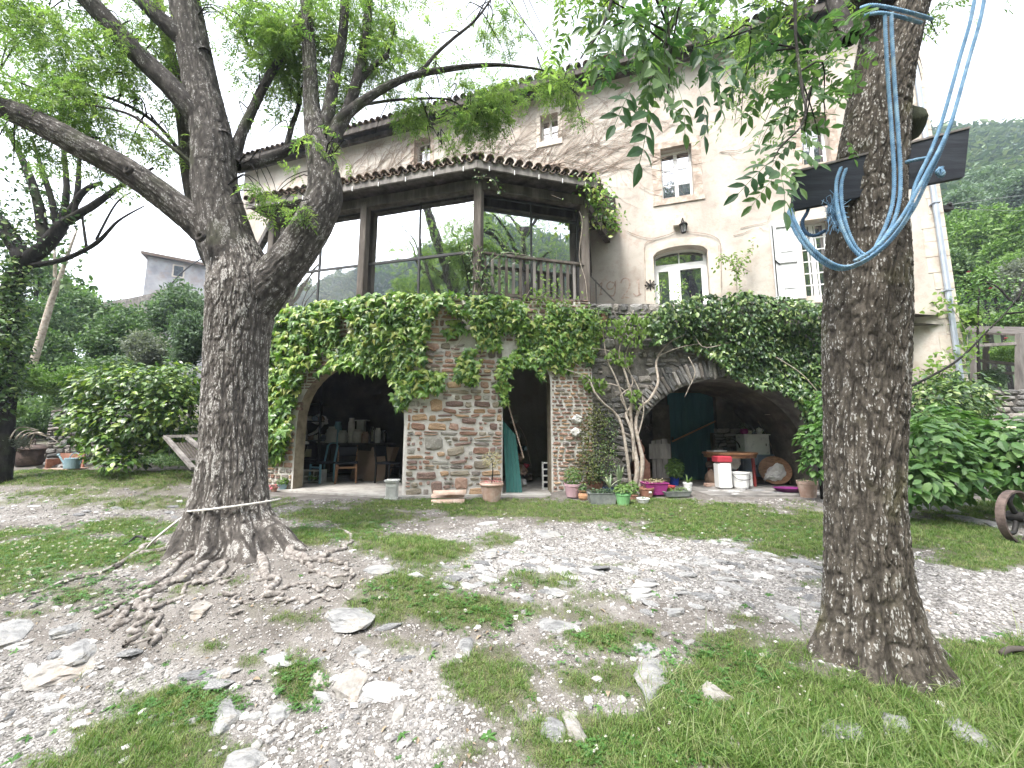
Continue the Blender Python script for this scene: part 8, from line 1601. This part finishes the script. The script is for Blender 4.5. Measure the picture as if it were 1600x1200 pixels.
# ---- vault: blue door, plaster jambs, gate, amphorae
YBK = S3.P(0, 0, -2.22).y
def V3(px, py, off): 
    pl = Plane(S3.P(0, 0, off), S3.P(1, 0, off)); u, z = pl.uv(px, py); return pl, u, z
pb, u0, zt_ = V3(1042, 614, -2.2); _, u1, _ = V3(1112, 614, -2.2); t = thing('cellar_door', 'dark blue green plank door at the back of the vault', 'door', pb.P((u0 + u1) / 2, .03)); n = 7
for k in range(n):
    q = MB(); a, b = u0 + (u1 - u0) * k / n, u0 + (u1 - u0) * (k + .97) / n; pbox(q, pb, a, b, .04, zt_, 0, .035); part('plank', q, m_bdoor, t)
for z in (.45, 1.55): q = MB(); pbox(q, pb, u0 + .03, u1 - .03, z, z + .1, -.03, -.002); part('ledge', q, m_bdoor, t)
q = MB(); pbox(q, pb, u0 + .05, u0 + .09, 1.0, 1.1, .035, .06); part('latch', q, m_iron, t)
q = MB(); q.bar(V3(1050, 690, -2.1)[0].P(V3(1050, 690, -2.1)[1], V3(1050, 690, -2.1)[2]), V3(1118, 658, -2.05)[0].P(V3(1118, 658, -2.05)[1], V3(1118, 658, -2.05)[2]), .035); solo('wooden_bar', q, m_woodb, 'brown pole leaning diagonally across the blue green door', 'pole')
q = MB(); pbox(q, pb, u0 - .45, u0 - .01, .04, 1.9, -.02, .12); 
o = part('door_jamb', q, m_vin, vault); q = MB(); pbox(q, pb, u1 + .01, u1 + .42, .04, 2.2, -.02, .16); part('door_jamb', q, m_vin, vault)
pbr = Plane(S3.P(0, 0, -2.0), S3.P(1, 0, -2.0)); masonry(pbr, V3(1118, 700, -2.0)[1], V3(1165, 700, -2.0)[1], .03, 1.25, dark_me, vault, lambda u, z, hw: True, .09, .16, .16, .34, .012, 61, [2, 4, 1], proud=.03, lim=60, roll=.1)
q = MB(); pbox(q, pbr, V3(1116, 700, -2.0)[1], V3(1170, 700, -2.0)[1], .03, 1.2, -.2, -.03); part('inner_pier', q, m_vin, vault)
t = thing('plank_gate', 'weathered grey plank gate standing left of the blue green door', 'gate', F2(1027, 756)); 
pg_ = Plane(S3.P(0, 0, -1.1), S3.P(1, 0, -1.1)); ua, ub = pg_.uv(1014, 700)[0], pg_.uv(1043, 700)[0]
for k in range(3):
    q = MB(); a = ua + (ub - ua) * k / 3; b = ua + (ub - ua) * (k + .93) / 3; pbox(q, pg_, a + .05 * (k == 0), b, .04, 1.02 + .02 * k, 0, .03); part('plank', q, m_greywood, t)
q = MB(); pbox(q, pg_, ua - .02, ub + .04, .62, .95, .032, .06); part('cross_board', q, m_greywood, t); q = MB(); pbox(q, pg_, ua, ub, .12, .2, .032, .06); part('cross_board', q, m_oldwood, t)
q = MB(); c = V3(1012, 668, -.9); c = c[0].P(c[1], c[2])
for k in range(9): a = k * .7; q.tube([c, c + Vector((.12 * cos(a), -.02, .12 * sin(a)))], [.02, .006], 5)
solo('dried_root', q, m_oldwood, 'dark spiky dried root hanging left of the plank gate', 'root', sm=True)
AM = [(1000, 712, .10, .34, m_terra, 'upper terracotta jar tucked behind the wisteria stems'), (1006, 735, .10, .34, m_terra, 'terracotta bottle vase beside the blue and white jar'), (998, 740, .085, .26, M('blue and white glaze', [(.10, .16, .30), (.34, .42, .46), (.55, .56, .52)], rough=.3, nscale=22), 'blue and white painted jar at the wisteria foot')]
for px, py, r, h, mt, lab in AM: p = P(px, py, 8.7); p.z = max(.04, p.z); q = MB(); q.lathe([(r * .6, 0), (r, h * .3), (r * .95, h * .55), (r * .4, h * .78), (r * .38, h * .92), (r * .55, h), (r * .4, h), (0, h * .9)], 18, p); solo('clay_jar', q, mt, lab, 'jar', 'jars behind the wisteria', sm=True)
q = MB(); p = P(1000, 722, 8.75); q.box((p.x, p.y, .30), (.34, .24, .52)); solo('brick_block', q, m_terra, 'red brick block under the upper terracotta jar', 'block')
# round table
g = F2(1139, 760); yt = g.y + .25; zt = .76; xt = P(1139, 702, yt).x; t = thing('round_table', 'round brown table on red legs standing in the vault', 'table', (xt, yt, .037)); R_ = .56
q = MB(); q.lathe([(R_ * .93, zt - .11), (R_ * .95, zt - .04), (R_, zt - .035), (R_, zt), (R_ * .98, zt + .006), (0, zt + .006)], 40, (xt, yt, 0)); part('tabletop', q, m_woodb, t)
for a in (pi * 1.18, pi * 1.82, pi * .25, pi * .75): q = MB(); q.cone((xt + R_ * .82 * cos(a), yt + R_ * .82 * sin(a), .037), (xt + R_ * .80 * cos(a), yt + R_ * .80 * sin(a), zt - .09), .03, .036, 10); part('leg', q, m_redw, t)
q = MB(); q.box((xt - .22, yt + .12, zt + .025), (.34, .24, .03), rz=.2); solo('folded_paper', q, m_cloth, 'white folded paper lying on the round table', 'paper')
q = MB(); p = F2(1131, 763); k_ = (P(1141, 763, p.y) - P(1131, 763, p.y)).length / 10; w, h = 23 * k_, 50 * k_; t = thing('tall_bin', 'tall white plastic bin with a red lid in front of the round table', 'bin', p)
q.box((p.x, p.y, .037 + h * .4), (w * .9, w * .8, h * .8), bev=.03); part('body', q, m_whitep, t); q = MB(); q.box((p.x, p.y, .037 + h * .9), (w, w * .88, h * .195), bev=.02); part('lid', q, m_redp, t)
p = F2(1158, 763); q = MB(); r = 13.5 * k_; h = 25 * k_; t = thing('white_bucket', 'white enamel bucket under the right side of the round table', 'bucket', p); q.lathe([(r * .72, 0), (r * .8, h * .1), (r * .97, h * .92), (r * 1.03, h * .93), (r * 1.03, h), (r * .93, h), (r * .85, h * .5), (0, h * .45)], 26, p); part('pail', q, m_whitep, t, sm=False); q = MB(); q.tube([p + Vector((-r, 0, h * .9)), p + Vector((-r * .7, -r * .8, h * .6)), p + Vector((r * .7, -r * .8, h * .6)), p + Vector((r, 0, h * .9))], .005, 5); part('bail', q, m_iron, t, sm=True)
q = rock_mb(P(1143, 722, 9.0), .22, .18, .17, .4, 15, .35, 4); solo('white_sacks', q, m_cloth, 'crumpled white plastic sacks heaped under the round table', 'sack')
q = rock_mb(P(1111, 745, 9.1), .14, .16, .17, .1, 25, .3, 3); solo('paper_sack', q, m_card, 'brown sack standing left of the round table', 'sack'); q = rock_mb(P(1110, 726, 9.2), .12, .12, .09, .1, 28, .3, 3); solo('dark_sack', q, m_rust, 'dark reddish bundle on the brown sack', 'sack')
q = MB(); p = F2(1173, 760); q.box((p.x, p.y, .037 + .16), (.045, .1, .30)); solo('white_post', q, m_whitep, 'small white plastic offcut right of the bucket', 'offcut')
# cupboards
def cup(label, px0, px1, py0, py1, off, mat, doors, name, zb=None, topmat=None):
    pl, ua, z1 = V3(px0, py0, off); ub = V3(px1, py0, off)[1]; z0 = V3(px0, py1, off)[2] if zb is None else zb; t = thing(name, label, 'cupboard', pl.P((ua + ub) / 2, z0)); q = MB(); pbox(q, pl, ua, ub, z0, z1, -.36, 0); part('carcass', q, mat, t); q = MB(); pbox(q, pl, ua - .03, ub + .03, z1, z1 + .025, -.38, .03); part('top', q, topmat or mat, t)
    for k in range(doors):
        a, b = ua + .03 + (ub - ua - .06) * k / doors, ua + .03 + (ub - ua - .06) * (k + .97) / doors; q = MB(); pbox(q, pl, a, b, z0 + .03, z1 - .03, .003, .02); d = part('door', q, mat, t); q = MB(); c = pl.P(b - .05 if k == 0 else a + .05, (z0 + z1) / 2, .03); q.bar(c + Vector((0, 0, -.03)), c + Vector((0, 0, .03)), .012); part('handle', q, m_iron, d)
    return pl, ua, ub, z1
for px, py, yy in ((1172, 742, 0), (1207, 742, 0)): pass
L_ = cup('grey blue two door low cupboard behind the round table', 1160, 1207, 712, 745, -1.45, m_cabb, 2, 'low_cupboard')
zlow = L_[3] + .025
for u in (L_[1] + .04, L_[2] - .04): q = MB(); pbox(q, L_[0], u - .03, u + .03, .035, V3(1160, 745, -1.45)[2], -.06, -.002); q2 = part('foot', q, m_cabb, bpy.data.objects['low_cupboard'])
U_ = cup('small white chipped cupboard standing on the grey blue one', 1163, 1201, 680, 706, -1.47, m_cabw, 1, 'small_white_cupboard', zb=zlow + .003)
ztop = U_[3] + .028
for k, (px, r, h, mt, lab) in enumerate([(1169, .09, .12, m_purple, 'magenta pot on the small white cupboard'), (1177, .06, .08, m_cream, 'cream cup beside the magenta pot'), (1185, .045, .10, m_glass, 'glass jar between the cups on the white cupboard'), (1193, .07, .13, m_whitep, 'white enamel teapot at the right end of the cupboard top')]):
    u = U_[0].uv(px, 680)[0]; p = U_[0].P(u, ztop, -.15); q = MB(); q.lathe([(r * .7, 0), (r, h * .4), (r * .9, h * .8), (r * .95, h), (r * .8, h), (0, h * .85)], 16, p); 
    if k == 3: q.tube([p + Vector((r * .8, 0, h * .8)), p + Vector((r * 1.5, 0, h * .7)), p + Vector((r * .9, 0, h * .25))], .008, 5); q.lathe([(r * .7, h), (r * .3, h * 1.15), (0, h * 1.3)], 12, p)
    o = solo('kitchen_pot', q, mt, lab, 'pot', 'crockery on the cupboard', sm=False)
    if k == 0: fm_t = thing('potted_sprig', 'grey straggly plant sprouting from the magenta pot', 'plant', p + Vector((0, 0, h))); foliage(fm_t, p + Vector((0, 0, h + .08)), .12, .10, 90, .05, m_bgD, OV)
# big sieve with cloth, purple tray, bricks, vine roots
p = F2(1212, 757); p = Vector((p.x, p.y, .037 + .30)); ax = Vector((-.35, -.9, .38)).normalized(); t = thing('wooden_basket', 'big round shallow wooden basket tipped on its side at the right of the vault', 'basket', (p.x, p.y, .037)); q = MB(); q.lathe([(0, -.12), (.26, -.12), (.31, .06), (.30, .065), (.255, -.10), (0, -.10)], 34, p, axis=ax); part('rim_and_base', q, m_wick, t, sm=False)
q = MB(); q.lathe([(.305, .03), (.322, .03), (.322, .07), (.305, .07)], 34, p, axis=ax); part('hoop', q, m_woodb, t)
q = rock_mb(p + ax * .05 + Vector((-.02, -.02, -.06)), .25, .14, .21, .2, 44, .55, 4); solo('white_cloth', q, m_cloth, 'crumpled white cloth lying in the tipped wooden basket', 'cloth')
g = F2(1234, 768); t = thing('purple_tray', 'dark purple oval plastic tray on the flagstones', 'tray', g); q = MB(); q.lathe([(.20, 0), (.26, .07), (.27, .075), (.25, .07), (.19, .015), (0, .015)], 28, g, sx=1.15, sy=.8); part('tray', q, m_dpurple, t, sm=True)
for k, (px, py, lab) in enumerate([(1185, 752, 'loose brick lying left of the tipped basket'), (1110, 760, 'broken brick under the left table leg')]): p = F2(px, py); q = MB(); q.box((p.x, p.y, .037 + .035), (.24, .12, .07), rz=.1 * k, bev=.006); solo('brick', q, m_terrap, lab, 'brick')
t = thing('root_pile', 'tall tangle of dry roots and vine wood stacked at the right inside the vault', 'wood pile', F2(1250, 758)); rr = random.Random(4)
for k in range(26):
    x0_ = rr.uniform(1212, 1285); a = P(x0_, rr.uniform(735, 760), 9.4 + rr.uniform(-.3, .5)); a.z = max(.04, a.z); b = P(x0_ - rr.uniform(-10, 45), rr.uniform(640, 700), 9.7 + rr.uniform(-.2, .2)); mid = a.lerp(b, .5) + Vector((rr.uniform(.0, .25), rr.uniform(-.1, .1), .1)); q = MB(); r = rr.uniform(.012, .04); q.tube([a, mid, b], [r, r * .8, r * .5], 6, sub=5, wob=.3); part('root_piece', q, m_stem if k % 3 else m_greywood, t, sm=True)
for k, seq in enumerate([[(1278, 745), (1262, 710), (1240, 672), (1212, 650), (1195, 648)], [(1282, 740), (1255, 695), (1235, 665), (1205, 645)]]): q = MB(); q.tube([P(a, b, 9.0) for a, b in seq], [.02, .018, .015, .01, .008][:len(seq)], 6, sub=5); solo('bent_cane', q, m_wst, ['long pale bent cane arching over the root pile', 'second bent cane just under the long one'][k], 'cane', 'canes in the vault', sm=True)
q = MB(); c = P(1139, 700, 9.6); 
for k in range(24):
    a0, a1_ = pi * k / 24, pi * (k + 1) / 24; q.bar(c + Vector((.26 * cos(a0), 0, .22 * sin(a0))), c + Vector((.26 * cos(a1_), 0, .22 * sin(a1_))), .02)
solo('wire_hoop', q, m_iron, 'thin dark hoop standing behind the round table', 'hoop')
# ---- iron wheel at the right edge
g = G(1596, 850); r = .30; c = Vector((g.x, g.y, g.z + r * .98)); t = thing('rusty_iron_wheel', 'rusty iron wheel of an old machine cut by the right edge', 'machinery', g); q = MB(); n = 48; wdt = .075
vs = []; ax_ = Vector((.25, -1, .0)).normalized(); ux = Vector((ax_.y, -ax_.x, 0)).normalized(); uz = Vector((0, 0, 1))
for k in range(n):
    a = 2 * pi * k / n
    for rr_, s_ in ((r, -1), (r, 1), (r - .022, 1), (r - .022, -1)): vs.append(c + (ux * cos(a) + uz * sin(a)) * rr_ + ax_ * s_ * wdt / 2)
q.add(vs, [(4 * k + i, 4 * k + (i + 1) % 4, 4 * ((k + 1) % n) + (i + 1) % 4, 4 * ((k + 1) % n) + i) for k in range(n) for i in range(4)]); part('rim', q, m_rust, t)
for k in range(3):
    a = 2 * pi * k / 3 + 1.0; d = ux * cos(a) + uz * sin(a); e = ux * cos(a + .5) + uz * sin(a + .5); q = MB(); q.tube([c + d * .05, c + d * .17 + e * .03, c + e * (r - .02)], [.028, .024, .03], 8); part('spoke', q, m_iron, t, sm=True)
q = MB(); q.cone(c - ax_ * .07, c + ax_ * .07, .06, .06, 16); part('hub', q, m_iron, t)
# hose pipe and white figurines on the terrace at right
q = MB(); q.tube([P(1492, 660, 8.2), P(1530, 668, 8.1), P(1570, 670, 8.0), P(1640, 674, 7.8)], [.05, .055, .06, .06], 10, sub=5); solo('pale_log', q, M('pale barkless wood', [(.42, .36, .28), (.55, .49, .40)], rough=.8, nscale=8, bump=.3), 'long pale pole lying on the low wall below the dry stone wall', 'pole', sm=True)
q = MB(); p = P(1478, 664, 8.15); q.box((p.x, p.y, p.z), (.5, .2, .05)); solo('brown_shelf', q, m_woodb, 'brown board behind the hydrangeas carrying white ornaments', 'board')
for k, (px, lab) in enumerate([(1512, 'first small white goose shaped ornament by the pale pole'), (1518, 'second small white goose shaped ornament by the pale pole')]): p = P(px, 662, 8.1); q = MB(); q.tube([p, p + Vector((.01, 0, .06)), p + Vector((-.02, 0, .12)), p + Vector((-.05, 0, .11))], [.03, .018, .014, .006], 8); solo('white_ornament', q, m_whitep, lab, 'ornament', sm=True)
p = P(1543, 656, 8.1); q = MB(); q.lathe([(.05, 0), (.08, .03), (.075, .08), (.05, .1), (0, .1)], 16, p); q.tube([p + Vector((.07, 0, .08)), p + Vector((.13, 0, .09)), p + Vector((.12, 0, .03)), p + Vector((.07, 0, .02))], .009, 6); q.tube([p + Vector((-.06, 0, .05)), p + Vector((-.14, 0, .1))], [.02, .01], 6); solo('cream_teapot', q, m_cream, 'cream coloured teapot on the pale pole at right', 'teapot', sm=True)
for seq, lab in (([(1472, 322, 8.3), (1540, 312, 14), (1640, 300, 24)], 'upper thin wire running right from the farmhouse corner'), ([(1472, 322, 8.3), (1540, 328, 14), (1640, 330, 24)], 'lower thin wire running right from the farmhouse corner')): q = MB(); q.tube([P(*s_) for s_ in seq], .009, 4); solo('overhead_wire', q, m_greyp, lab, 'cable')
q = MB(); q.box(P(1478, 326, 8.25), (.22, .12, .1)); q.lathe([(.03, 0), (.05, .04), (.03, .08), (0, .09)], 8, P(1484, 322, 8.2)); solo('wire_insulator', q, m_iron, 'dark insulator bracket at the farmhouse corner', 'insulator')
q = MB(); p = G(1590, 1032); q.tube([p + Vector((-.1, 0, .03)), p + Vector((0, .02, .05)), p + Vector((.25, .02, .04))], .018, 6); solo('dark_stick', q, m_oldwood, 'short dark stick in the grass at the right edge', 'stick', sm=True)
